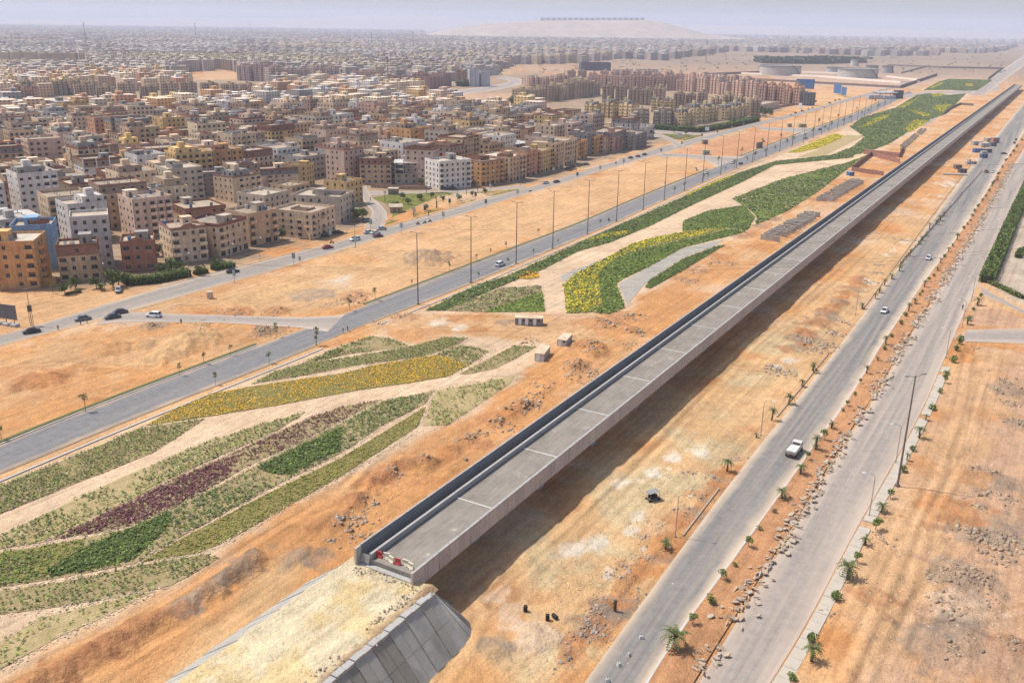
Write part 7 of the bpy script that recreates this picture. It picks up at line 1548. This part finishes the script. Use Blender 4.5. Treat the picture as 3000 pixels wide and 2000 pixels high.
# ---------------------------------------------------------------- rubble
def rubble(name, spots, label, seed, cols, size=(.12, .6), flat=.4, zadd=0.0):
    rng = np.random.default_rng(seed); V = []; F = []; C = []
    for (px, rad, n) in spots:
        x0, y0 = P(*px); a = rng.uniform(0, 6.28, n); n = int(n * .7); a = a[:n]; r = rad * 1.25 * rng.random(n) ** .8 * (.6 + .8 * rng.random(n)); X = x0 + r * np.cos(a); Y = y0 + r * np.sin(a); Z = terrain(X, Y) + zadd
        for x, y, z in zip(X, Y, Z):
            s = (size[0] + (size[1] - size[0]) * rng.random() ** 2.2) * .8 * np.array([1, rng.uniform(.35, .9), rng.uniform(.12, .12 + flat)]); yaw = rng.uniform(0, 6.28); tl = rng.normal(0, .3, 2)
            m = np.array(Matrix.Rotation(yaw, 3, 'Z') @ Matrix.Rotation(tl[0], 3, 'X') @ Matrix.Rotation(tl[1], 3, 'Y'))
            c = np.array([(-1,-1,-1),(1,-1,-1),(1,1,-1),(-1,1,-1),(-1,-1,1),(1,-1,1),(1,1,1),(-1,1,1)]) * s * rng.uniform(.65, 1.15, (8, 3)); k = len(V)
            V += list(c @ m.T + [x, y, z + s[2] * .5]); F += [(k+4,k+5,k+6,k+7),(k,k+1,k+5,k+4),(k+1,k+2,k+6,k+5),(k+2,k+3,k+7,k+6),(k+3,k,k+4,k+7)]; C += [np.array(cols[rng.integers(len(cols))]) * rng.uniform(.75, 1.2)] * 8
    tag(inst(name, np_mesh(name, V, F, M['rubble'], C)), label, kind='stuff')
RC1 = [(.36,.27,.19),(.30,.25,.20),(.42,.33,.25),(.38,.25,.16)]
rubble('rubble', [(c8(x, y), r, n) for x, y, r, n in [(60,1190,3.5,90),(90,1280,3.5,90),(120,1170,2,40),(350,840,2.5,40),(560,790,2,30),(860,640,2,40),(930,610,2,40),(1030,540,2.5,60),(1090,580,2,30),(1200,440,3.5,110),(1250,420,2.5,60),(1340,310,3,70),(1280,360,2,40),(1620,200,3,70),(1520,150,2,40),(1500,240,2,30),(200,1060,2.5,40),(780,660,1.5,25),(1660,90,3,60)]], 'broken stone and concrete rubble left of the viaduct', 1, RC1)
rubble('rubble', [(c2(x, y), r, n) for x, y, r, n in [(2080,710,4,80),(2230,650,4,90),(2220,840,3,70),(2290,760,3,50),(1940,870,3,50),(1880,1030,3,50),(1550,830,3,50),(330,540,4,80),(290,560,3,50),(480,690,2,20),(1960,1100,3,50),(640,640,4,60)]], 'rubble heaps around the site cabins', 2, RC1, (.2, .6))
rubble('rubble', [(c3(x, y), r, n) for x, y, r, n in [(40,760,4,80),(130,700,4,80),(250,640,4,90),(330,640,3,60),(390,450,3,60),(520,380,3,60),(640,330,3,50),(760,240,3,60),(860,190,3,50),(980,1200,3.5,150),(1040,1120,2.5,90),(820,1170,2,70),(910,1230,3,120),(1100,1040,2,60),(640,1370,3,120),(720,1400,2.5,90),(1350,650,2,50),(1330,700,2,50),(1280,770,2.5,50),(1500,480,2.5,50),(1590,480,2,40)]], 'rubble along the park bank and the spoil ridge', 3, RC1, (.18, .6))
rubble('rubble', [(c6(x, y), r, n) for x, y, r, n in [(620,740,1.5,60),(480,860,2,90),(520,800,1.5,60),(380,1020,1.8,40),(310,1110,1.2,60),(280,1190,2.2,160),(320,1240,2,120),(150,1280,1.5,50),(650,610,1.6,25),(930,195,1.8,60),(1100,230,1.5,40),(1000,350,1.5,40),(900,440,1.8,40),(720,520,2,30),(600,960,2,30),(1240,100,2,40),(640,690,1.2,15),(120,1440,2,40)]], 'grey rubble on the spoil ridge beside the worn carriageway', 4, [(.33,.28,.24),(.28,.25,.22),(.40,.32,.25),(.38,.25,.16)], (.1, .38))
rubble('rubble', [(c7(x, y), r, n) for x, y, r, n in [(1000,890,3.5,140),(1080,930,3,110),(1180,930,3,140),(1150,990,2.5,90),(970,1070,3,110),(900,1080,2,50),(1030,1090,2,50),(870,1200,2,40),(920,1240,2,40),(1180,190,3,110),(1200,280,2.5,80),(1140,230,2,60),(1230,380,2.5,110),(1090,700,2,60),(1040,760,1.5,40),(1080,600,2.5,60),(1190,740,2.5,40),(1200,1410,2,60),(600,900,2,30),(360,1260,1.5,20),(1090,140,1,6),(1100,1180,2,30),(930,1420,3,50),(1050,40,2,16)]], 'grey rubble heaps scattered over the orange lot', 5, [(.35,.25,.17),(.30,.23,.17),(.38,.29,.2)], (.15, .55))
rubble('rubble', [(c1(x, y), r, n) for x, y, r, n in [(1880,510,5,160),(1800,540,3,60),(1660,400,5,90),(1900,400,5,60),(1060,490,3,60),(1350,470,4,50),(1500,390,4,60),(1430,480,3,30),(2250,330,4,40)]], 'grey rubble and brick heaps on the sandy strip', 6, RC1, (.15, .5))
rubble('pebbles', [(c6(x, y), r, n) for x, y, r, n in [(300,900,14,500),(600,500,14,400),(1000,300,10,300)]] + [(c7(x, y), r, n) for x, y, r, n in [(800,600,14,400),(700,1100,12,500),(1000,500,14,400),(900,1300,12,500)]] + [(c8(x, y), r, n) for x, y, r, n in [(500,900,16,500),(1000,600,16,500),(1500,300,18,400)]] + [(c1(x, y), r, n) for x, y, r, n in [(700,700,22,500),(1500,620,22,400),(1700,330,25,400)]] + [(c2(x, y), r, n) for x, y, r, n in [(900,720,18,300),(500,250,22,300),(1900,800,16,400)]], 'loose stones strewn over the sand', 7, [(.4,.3,.21),(.46,.36,.26),(.3,.22,.16),(.55,.46,.36)], (.06, .2))
rubble('rubble', [(proj(*vloc(-1.5 - k * 1.1, 2.1 + random.uniform(-.9, .9)), 0)[:2], 1.0, 26) for k in range(44)], 'brown spill of stones along the ramp crest', 8, [(.34,.25,.17),(.28,.22,.17),(.42,.34,.25)], (.06, .3), .5, 6.3)
rubble('rubble', [(proj(*vloc(-1.0 + random.uniform(-1.5, .3), n_), 0)[:2], .9, 22) for n_ in np.arange(-9, 2, 1.0)], 'loose stones where the ramp meets the deck', 9, [(.40,.34,.26),(.33,.28,.22)], (.05, .22), .5, 6.3)
# torn up kerb slabs along the median
SLM = []
for i_ in range(10):
    rd = random.Random(300 + i_); n = rd.choice([4, 5, 5]); m = MB(); w, d, t = rd.uniform(.3, .75), rd.uniform(.2, .5), rd.uniform(.06, .1)
    if i_ % 3 == 0: w, d, t = rd.uniform(.5, .9), .13, .12
    pts = [(w * cos(2 * pi * k / n + .5) * rd.uniform(.8, 1.15), d * sin(2 * pi * k / n + .5) * rd.uniform(.8, 1.15)) for k in range(n)]; k = len(m.v)
    m.v += [(a, b, -t) for a, b in pts] + [(a, b, t) for a, b in pts]; m.f += [tuple(range(n, 2 * n)), tuple(reversed(range(n)))] + [(j, (j + 1) % n, n + (j + 1) % n, n + j) for j in range(n)]; m.m += [0] * (n + 2)
    SLM.append(m.mesh('broken_slab', m_plain('slab_concrete_%d' % i_, ((.45,.37,.285),(.39,.315,.24),(.43,.31,.215))[i_ % 3], .95, var=.15, scale=1.5)))
ml = R2L; seg = np.concatenate([[0], np.cumsum(np.hypot(*np.diff(ml, axis=0).T))]); off_ = offset(ml, 1.0)
vv_ = np.array([proj(a, b, 0)[1] for a, b in ml]); smax = seg[np.argmin(np.abs(vv_ - 480))]; s0_ = seg[np.argmin(np.abs(vv_ - 2010))]
farslab = MB(); SLABS = []
nsl = 1700; rd = random.Random(5)
for i_ in range(nsl):
    s = s0_ + (smax - s0_) * (i_ + rd.random()) / nsl
    if vnoise(np.array([s / 3.5]), np.array([.5]), 3)[0] < .3: continue
    x = np.interp(s, seg, ml[:, 0]); y = np.interp(s, seg, ml[:, 1]); k = min(len(ml) - 2, int(np.searchsorted(seg, s)) - 1); tx, ty = ml[k + 1] - ml[k]; l = hypot(tx, ty); tx /= l; ty /= l; o = rd.gauss(.55, .9)
    x += -ty * o; y += tx * o; a = (rd.gauss(0, .25), rd.gauss(0, .25), rd.uniform(0, 6.28)); q = rd.randrange(10); sc = rd.uniform(.75, 1.25); z = .28 + rd.uniform(0, .25)
    if len([1]) and len(SLABS) < 296:
        ob = inst('broken_slab', SLM[q], None, (x, y, z)); ob.rotation_euler = a; ob.scale = (sc, sc, 1); SLABS.append(ob); ob['kind'] = 'thing'; tag(ob, 'broken pale concrete slab in the torn up kerb line of the median', 'slab', 'torn up slabs along the median')
    else:
        from mathutils import Euler
        R3 = Euler(a).to_matrix(); k = len(farslab.v); me = SLM[q]; farslab.v += [tuple(R3 @ (v.co * sc) + Vector((x, y, z))) for v in me.vertices]; farslab.f += [tuple(k + j for j in p.vertices) for p in me.polygons]; farslab.m += [0] * len(me.polygons)
mt_ = [P(*q[0]) for q in MEDT]; by_ = {}
for ob in SLABS:
    ds = [hypot(ob.location.x - a, ob.location.y - b) for a, b in mt_]; k = int(np.argmin(ds)); by_.setdefault(k, []).append((ds[k], ob))
for k, lst in by_.items():
    lst.sort(key=lambda q: q[0])
    for j, (d_, ob) in enumerate(lst): ob['label'] = 'broken pale slab on the median, %s closest to its %s plant from the near end' % (ordinal(j), ordinal(k))
tag(farslab.build('slab_rubble', SLM[0].materials[0]), 'distant run of torn up slabs along the median', kind='stuff')

# ---------------------------------------------------------------- vehicles and people
def car_meshes(kind):
    if kind == 'sedan': L, Wd, zt, cab = 4.4, 1.75, .86, [(-1.55, .86), (-.85, 1.38), (.45, 1.40), (1.25, .88)]
    elif kind == 'suv': L, Wd, zt, cab = 4.5, 1.85, 1.0, [(-2.05, 1.0), (-1.75, 1.62), (.45, 1.64), (1.2, 1.02)]
    else: L, Wd, zt, cab = 3.9, 1.7, .9, [(-1.75, .9), (-1.4, 1.45), (.4, 1.47), (1.15, .92)]
    hl = L / 2; m = MB(); st = [(-hl, .78, .45, zt - .22), (-hl + .12, .9, .28, zt - .04), (-hl * .45, 1, .24, zt), (hl * .35, 1, .24, zt), (hl - .5, .95, .26, zt - .1), (hl - .08, .86, .3, zt - .22), (hl, .76, .42, zt - .34)]
    ring = lambda s: [(s[0], -Wd / 2 * s[1], s[2]), (s[0], -Wd / 2 * s[1] * 1.0, (s[2] + s[3]) / 2 + .06), (s[0], -Wd / 2 * s[1] * .9, s[3]), (s[0], Wd / 2 * s[1] * .9, s[3]), (s[0], Wd / 2 * s[1], (s[2] + s[3]) / 2 + .06), (s[0], Wd / 2 * s[1], s[2])]
    for a, b in zip(st[:-1], st[1:]):
        A, B = ring(a), ring(b)
        for i in range(5): m.quad(A[i], B[i], B[i + 1], A[i + 1])
        m.quad(A[5], B[5], B[0], A[0])
    for s, rv in ((st[0], 1), (st[-1], 0)):
        k = len(m.v); m.v += ring(s); f = tuple(range(k, k + 6)); m.f.append(f if rv else f[::-1]); m.m.append(0)
    w0, w1 = Wd / 2 * .88, Wd / 2 * .72; r0, r1 = cab[1], cab[2]
    m.box(r0[0] + .05, -w1, r0[1] - .05, r1[0] - .05, w1, r1[1] + .03)
    for x0, x1 in ((cab[0], cab[1]), (cab[3], cab[2])):
        for sg in (-1, 1): m.tube((x0[0], sg * w0, x0[1]), (x1[0], sg * w1, x1[1]), .05, .05, 4)
    xm = (r0[0] + r1[0]) / 2
    for sg in (-1, 1): m.tube((xm, sg * w0, zt), (xm, sg * w1, r0[1]), .05, .05, 4)
    body = m.mesh('body', M['carpaint'])
    g = MB(); c0, c1_, c2_, c3_ = cab; q = lambda p, w, s: (p[0], s * w, p[1])
    g.quad(q(c0, w0, 1), q(c0, w0, -1), q(c1_, w1, -1), q(c1_, w1, 1)); g.quad(q(c3_, w0, -1), q(c3_, w0, 1), q(c2_, w1, 1), q(c2_, w1, -1))
    g.quad(q(c0, w0, -1), q(c3_, w0, -1), q(c2_, w1, -1), q(c1_, w1, -1)); g.quad(q(c3_, w0, 1), q(c0, w0, 1), q(c1_, w1, 1), q(c2_, w1, 1)); glass = g.mesh('windows', M['glass'])
    w = MB(); w.tube((0, -.11, 0), (0, .11, 0), .32, .32, 14); wh = w.mesh('tyre', M['rubber']); h = MB(); h.tube((0, -.118, 0), (0, .118, 0), .19, .19, 10); rim = h.mesh('rim', M['steel'])
    l1 = MB(); l1.box(hl - .12, -.16, -.07, hl - .02, .16, .07); l2 = MB(); l2.box(-hl - .01, -.14, -.08, -hl + .1, .14, .08); b = MB(); b.box(-.03, -.55, -.1, .03, .55, .1)
    return dict(L=L, W=Wd, zt=zt, body=body, glass=glass, tyre=wh, rim=rim, head=l1.mesh('headlight', M['light']), tail=l2.mesh('tail_light', M['tail']), plate=b.mesh('bumper', M['rubber']))
CARS = {k: car_meshes(k) for k in ('sedan', 'suv', 'hatch')}
def car(px, az, col, label, kind='sedan', z=.05, sc=1.0):
    x, y = P(*px); c = CARS[kind]; r = empty('car', (x, y, z), pi / 2 - radians(az)); r.scale = (sc, sc, sc); b = inst('body', c['body'], r, col=col); inst('windows', c['glass'], r)
    for i in (-1, 1):
        for s in (-1, 1): w = inst('wheel', c['tyre'], r, (i * c['L'] * .3, s * (c['W'] / 2 - .1), .32)); inst('rim', c['rim'], w)
        inst('headlight', c['head'], r, (-.06, i * c['W'] * .3, c['zt'] - .27)); inst('tail_light', c['tail'], r, (.02, i * c['W'] * .32, c['zt'] - .2))
    inst('bumper', c['plate'], r, (c['L'] / 2 - .0, 0, .42)); inst('bumper', c['plate'], r, (-c['L'] / 2 + .0, 0, .46))
    return tag(r, label, 'car', 'cars on the streets')
BLK, DGY, GRY, SIL, WHT, REDC, DRD, LBL = (.015,.016,.02), (.06,.065,.075), (.16,.17,.18), (.45,.46,.48), (.72,.72,.72), (.36,.02,.05), (.12,.02,.03), (.42,.5,.58)
AZB = 38
for px, az, col, lb, kd in [(c1(220,530),232,BLK,'black sedan alone on the street at the picture edge','sedan'),(c1(572,442),232,GRY,'dark grey sedan with two people beside it','sedan'),(c1(777,430),232,DGY,'charcoal sedan parked nearest the sandy corner','sedan'),(c1(827,396),235,DGY,'dark saloon on the street behind two others','sedan'),(c1(1060,420),280,WHT,'white and black off-roader turning into the link road','suv'),(c1(817,245),165,SIL,'silver car parked under the tall tree','hatch'),(c1(1605,115),52,BLK,'black car passing the hedge end','sedan'),
 (k5(1210,1270),50,REDC,'bright red car on the street before the yard','sedan'),(k5(1478,1193),228,WHT,'white pickup style car beside the lamp sign','suv'),(k5(1612,1122),50,LBL,'pale blue car leading the queue','sedan'),(k5(1680,1126),48,WHT,'white car in the queue at the corner','sedan'),(k5(1740,1086),50,SIL,'silver car with a person at its door','sedan'),(k5(1706,1158),50,DRD,'dark red car beside the queue','sedan'),(k5(1312,1124),60,BLK,'black car parked in the yard entrance','sedan'),(k5(1195,1152),60,BLK,'black car in the shade of the striped block','sedan'),(k5(1595,1008),30,GRY,'grey car parked on the curving street','suv'),
 (k6(1340,970),47,SIL,'silver car between the sand and the terracotta house','sedan'),(k6(1447,958),47,BLK,'black car just ahead of the silver one','sedan'),(k6(2175,721),42,DRD,'maroon car leading a red one','sedan'),(k6(2247,706),42,REDC,'red car between maroon and dark cars','sedan'),(k6(2312,688),42,BLK,'dark car behind the red one','sedan'),(k6(1560,828),60,DGY,'dark grey car parked before the tall narrow house','sedan'),(k6(1605,812),60,BLK,'black car parked before the sand coloured house','sedan'),(k6(335,1025),70,BLK,'black car parked at the white corner house','sedan'),(k6(425,1022),70,DGY,'dark car parked along the white corner house','sedan'),(k6(190,1020),20,SIL,'silver car in the lane beside the garden wall','hatch'),(k6(1740,785),60,GRY,'grey car parked before the light orange house','sedan'),
 (c2(1330,302),33,WHT,'white off-roader driving along the garden road','suv'),(k7(905,1206),33,WHT,'white car at the mouth of the short link','sedan'),(k7(1165,1106),33,WHT,'white car passing the greenish kiosk','sedan'),(k7(1243,1115),33,BLK,'black car beside the white one by the kiosk','sedan'),(k7(1885,863),33,(.05,.08,.16),'dark blue car far along the garden road','sedan'),(kg(950,950),33,BLK,'black car farther up the garden road','suv'),(kg(1050,925),33,WHT,'small white car farther up the garden road','sedan'),(kg(1750,615),33,WHT,'white car near the filling station','sedan'),
 (kg(550,748),40,WHT,'white car on the far street','suv'),(kg(615,718),40,BLK,'dark car on the far street','sedan'),(kg(705,692),40,DGY,'dark grey car in the far street traffic','suv'),(kg(790,665),40,WHT,'white van like car in the far street traffic','suv'),(kg(845,650),40,SIL,'silver car in the far street traffic','sedan'),(kg(1085,580),40,BLK,'black car approaching the hoardings','suv'),(kg(1160,545),40,DGY,'dark car near the blue hoardings','sedan'),(kg(1220,535),40,BLK,'last dark car before the blue hoardings','sedan'),
 (c3(1390,975),214,WHT,'white saloon heading down the worn carriageway','sedan'),(c3(1693,612),214,WHT,'white hatchback farther up the worn carriageway','hatch'),(km(1890,410),120,BLK,'black car turning across the carriageway by the market','sedan'),(km(1625,825),212,WHT,'white car beside the orange lorry','sedan'),(km(2130,165),212,DGY,'dark car far up the carriageway','hatch'),(km(2165,90),212,BLK,'second dark car far up the carriageway','hatch')]:
    car(px, az, col, lb, kd)
def lorry(px, az, label, cab, cargo, sc=1.0):
    x, y = P(*px); r = empty('lorry', (x, y, .05), pi / 2 - radians(az)); r.scale = (sc,) * 3; m = MB(); m.hexa([(1.1,-.95,.55),(2.75,-.95,.55),(2.75,.95,.55),(1.1,.95,.55),(1.1,-.9,2.1),(2.3,-.85,2.1),(2.3,.85,2.1),(1.1,.9,2.1)]); m.build('cab', M['carpaint'], r, cab)
    m = MB(); m.quad((2.76,-.8,1.2),(2.76,.8,1.2),(2.4,.75,2.0),(2.4,-.75,2.0)); [m.quad((1.5,s*.965,1.3),(2.4,s*.965,1.3),(2.2,s*.92,1.95),(1.5,s*.92,1.95)) for s in (-1,1)]; m.quad((1.08,-.7,1.4),(1.08,-.7,1.95),(1.08,.7,1.95),(1.08,.7,1.4)); m.build('windows', M['glass'], r)
    m = MB(); m.box(-2.7,-.4,.5,2.6,.4,.7); m.build('chassis', M['darksteel'], r); m = MB(); m.box(-2.75,-1.05,.85,1.0,1.05,.95); [m.box(-2.75,s*1.05-.04,.95,1.0,s*1.05+.04,1.35) for s in (-1,1)]; m.box(-2.79,-1.05,.95,-2.7,1.05,1.35); m.box(.95,-1.0,.95,1.03,1.0,1.6); m.build('load_bed', M['plain'], r, (.34,.3,.26))
    m = MB(); [m.box(-2.5+i*1.7,-.9+j*.92,.96,-.9+i*1.7,-.04+j*.92,1.5+.05*((i+j)%2)) for i in (0,1) for j in (0,1)]; m.build('cargo', M['plain'], r, cargo)
    for a in (-1.9, 1.9):
        for s in (-1, 1): m = MB(); m.tube((a, s*.95-.13, .42),(a, s*.95+.13,.42),.42,.42,14); m.tube((a,s*.95-.14,.42),(a,s*.95+.14,.42),.2,.2,8); m.build('wheel', M['rubber'], r)
    for s in (-1, 1): m = MB(); m.box(-2.83,s*.8-.12,.6,-2.76,s*.8+.12,.75); m.build('tail_light', M['tail'], r)
    return tag(r, label, 'lorry')
lorry(c7(197,515), 33, 'small white lorry loaded with pale stone blocks', (.62,.58,.52), (.74,.72,.68), 1.0); lorry(km(1480,830), 212, 'small orange lorry near the roadside market', (.4,.2,.12), (.35,.22,.16), .95)

def person_mesh(name, joints, bones, radii, bands):
    me = bpy.data.meshes.new(name); me.from_pydata(joints, bones, []); o = bpy.data.objects.new(name, me); COL.objects.link(o)
    sk_ = o.modifiers.new('s', 'SKIN'); ss = o.modifiers.new('u', 'SUBSURF'); ss.levels = 1; ss.render_levels = 1
    for i, r in enumerate(radii): v = me.skin_vertices[0].data[i]; v.radius = (r, r); v.use_root = (i == 0)
    dg = bpy.context.evaluated_depsgraph_get(); out = bpy.data.meshes.new_from_object(o.evaluated_get(dg)); bpy.data.objects.remove(o)
    out.materials.clear()
    for m in (M['cloth'], m_plain(name + '_trousers', (.05,.055,.07), .9), M_SKIN, m_plain(name + '_hair', (.02,.015,.012), .8)): out.materials.append(m)
    for p in out.polygons: p.material_index = bands(p.center)
    return out
M_SKIN = m_plain('skin', (.36,.21,.14), .6, var=.08)
ST_J = [(0,0,.95),(0,0,1.2),(0,0,1.42),(0,.01,1.5),(0,.03,1.6),(0,.03,1.72),(.09,0,.9),(.11,.03,.5),(.11,-.02,.08),(.11,.12,.04),(-.09,0,.9),(-.1,-.04,.5),(-.11,-.1,.08),(-.11,.03,.04),(.19,0,1.4),(.25,-.02,1.12),(.24,.08,.88),(.24,.11,.8),(-.19,0,1.4),(-.25,-.03,1.12),(-.23,.06,.88),(-.23,.09,.8)]
ST_B = [(0,1),(1,2),(2,3),(3,4),(4,5),(0,6),(6,7),(7,8),(8,9),(0,10),(10,11),(11,12),(12,13),(2,14),(14,15),(15,16),(16,17),(2,18),(18,19),(19,20),(20,21)]
ST_R = [.15,.15,.14,.055,.095,.08,.095,.065,.05,.045,.095,.065,.05,.045,.06,.045,.035,.04,.06,.045,.035,.04]
def st_band(c): return 3 if c.z > 1.68 or (c.z > 1.55 and c.y < -.02) else (2 if c.z > 1.48 or (abs(c.x) > .19 and c.z < .9) else (1 if c.z < .95 else 0))
PERS = person_mesh('person_standing', ST_J, ST_B, ST_R, st_band)
SE_J = [(0,-.1,.75),(0,-.05,1.0),(0,.02,1.2),(0,.05,1.28),(0,.07,1.38),(0,.07,1.5),(.12,.0,.74),(.2,.38,.72),(.2,.3,.32),(.2,.42,.28),(-.12,0,.74),(-.2,.38,.72),(-.2,.3,.32),(-.2,.42,.28),(.19,.02,1.18),(.28,.2,.98),(.28,.48,.98),(.28,.54,.98),(-.19,.02,1.18),(-.28,.2,.98),(-.28,.48,.98),(-.28,.54,.98)]
def se_band(c): return 3 if c.z > 1.46 else (2 if c.z > 1.26 or c.y > .46 and c.z > .8 else (1 if c.z < .8 else 0))
RIDER = person_mesh('person_riding', SE_J, ST_B, ST_R, se_band)
def person(xy, rz, col, label, z=0.05, sc=1.0):
    o = inst('person', PERS, None, (*xy, z), rz, col); o.scale = (sc,) * 3; return tag(o, label, 'person', 'people around the site')
for px, rz, col, lb in [(c1(403,516),.3,(.25,.2,.16),'person in brown standing at the sandy street edge'),(c1(558,477),1.2,(.12,.14,.2),'person in dark blue beside the dark grey sedan'),(c1(602,466),-1,(.3,.1,.1),'person in red top behind the dark grey sedan'),(c1(1250,472),.5,(.1,.1,.1),'person in black on the sandy strip'),(c2(280,755),2,(.03,.03,.035),'person in black robe waiting by the garden road'),(c2(248,768),1.4,(.04,.03,.04),'second person in black by the garden road'),(k5(930,1392),.4,(.4,.4,.42),'person in grey crossing below the dark sign'),(k5(941,1390),2.2,(.06,.07,.1),'person in dark clothes crossing below the dark sign'),(k5(1778,1098),1,(.35,.3,.1),'person in yellow top beside the silver car'),(c3(1927,958),.2,(.02,.02,.025),'person in black walking on the dusty carriageway edge'),(k5(1632,800),.8,(.15,.1,.1),'person walking on the curving street'),(k5(2203,948),.8,(.08,.08,.08),'person standing by the dark street sign')]:
    person(P(*px), rz, col, lb)
for i_, (s, n, lb) in enumerate([(300, -2.0, 'worker in pale clothes at the deck edge, nearest the camera'), (402, -2.2, 'second worker farther along the deck edge'), (470, -2.2, 'third worker far along the deck edge')]): a = vloc(s, n); person(a, 1, (.5,.48,.42), lb, DECKZ)
bm_ = MB(); bm_.tube((0,-.06,0),(0,.06,0),.3,.3,14); WHL = bm_.mesh('wheel', M['rubber']); bm_ = MB(); bm_.path([(-.65,0,.3),(-.2,0,.65),(.4,0,.75),(.65,0,.3)],.05,6); bm_.obox((0,0,.42),(.22,0,0),(0,.14,0),(0,0,.16)); bm_.path([(.4,0,.75),(.36,0,1.0)],.03,5); bm_.path([(.34,-.3,1.02),(.34,.3,1.02)],.02,5); FRM = bm_.mesh('frame', M['plain']); bm_ = MB(); bm_.hexa([(-.7,-.12,.66),(.05,-.12,.66),(.05,.12,.66),(-.7,.12,.66),(-.72,-.1,.76),(.05,-.1,.74),(.05,.1,.74),(-.72,.1,.76)]); SEA = bm_.mesh('seat', M['rubber'])
def motorbike(px, az, col, lb, lr, shirt):
    x, y = P(*px); rz = pi / 2 - radians(az); r = empty('motorbike', (x, y, .05), rz); inst('frame', FRM, r, col=col); inst('seat', SEA, r); inst('wheel', WHL, r, (.68,0,.3)); inst('wheel', WHL, r, (-.66,0,.3)); tag(r, lb, 'motorbike', 'motorbikes on the street')
    o = inst('person', RIDER, None, (x - .2 * cos(rz), y - .2 * sin(rz), .1), rz - pi / 2, shirt); tag(o, lr, 'person', 'riders')
motorbike(k5(2097,1035),228,(.05,.05,.05),'dark motorbike nearest in the trio of bikes','rider in dark jacket on the nearest bike of the trio',(.1,.1,.12)); motorbike(k5(2165,1025),228,(.05,.05,.06),'dark motorbike in the middle of the trio','rider in grey on the middle bike of the trio',(.2,.2,.2)); motorbike(k5(2215,1012),228,(.06,.04,.04),'motorbike at the rear of the trio','rider on the rear bike of the trio',(.12,.08,.08)); motorbike(k5(1250,1222),50,(.4,.05,.03),'red motorbike at the yard entrance','rider in red on the red motorbike',(.4,.08,.05)); motorbike(k6(1187,1048),47,(.3,.3,.32),'motorbike alone before the lawn tip','rider in white on the lone motorbike',(.6,.6,.62)); motorbike(k6(2030,772),42,(.05,.05,.05),'motorbike near the light orange house','rider in dark clothes near the light orange house',(.08,.08,.1)); motorbike(k6(1960,1335),213,(.05,.05,.05),'motorbike on the garden road','rider in dark clothes on the garden road',(.07,.07,.08))

# ---------------------------------------------------------------- haze: one even box of air
def haze():
    m = MB(); m.box(-18000, -3000, -6, 18000, 22000, 330)
    n = bpy.data.materials.new('haze_air'); n.use_nodes = True; t = n.node_tree; t.nodes.clear(); o = t.nodes.new('ShaderNodeOutputMaterial'); v = t.nodes.new('ShaderNodeVolumePrincipled')
    v.inputs['Color'].default_value = (.74, .79, .97, 1); v.inputs['Density'].default_value = HAZE; v.inputs['Anisotropy'].default_value = 0.0
    t.links.new(v.outputs[0], o.inputs['Volume'])
    tag(m.build('haze', n), 'pale lavender dust haze over the whole view', kind='stuff')
HAZE = .000115
haze()
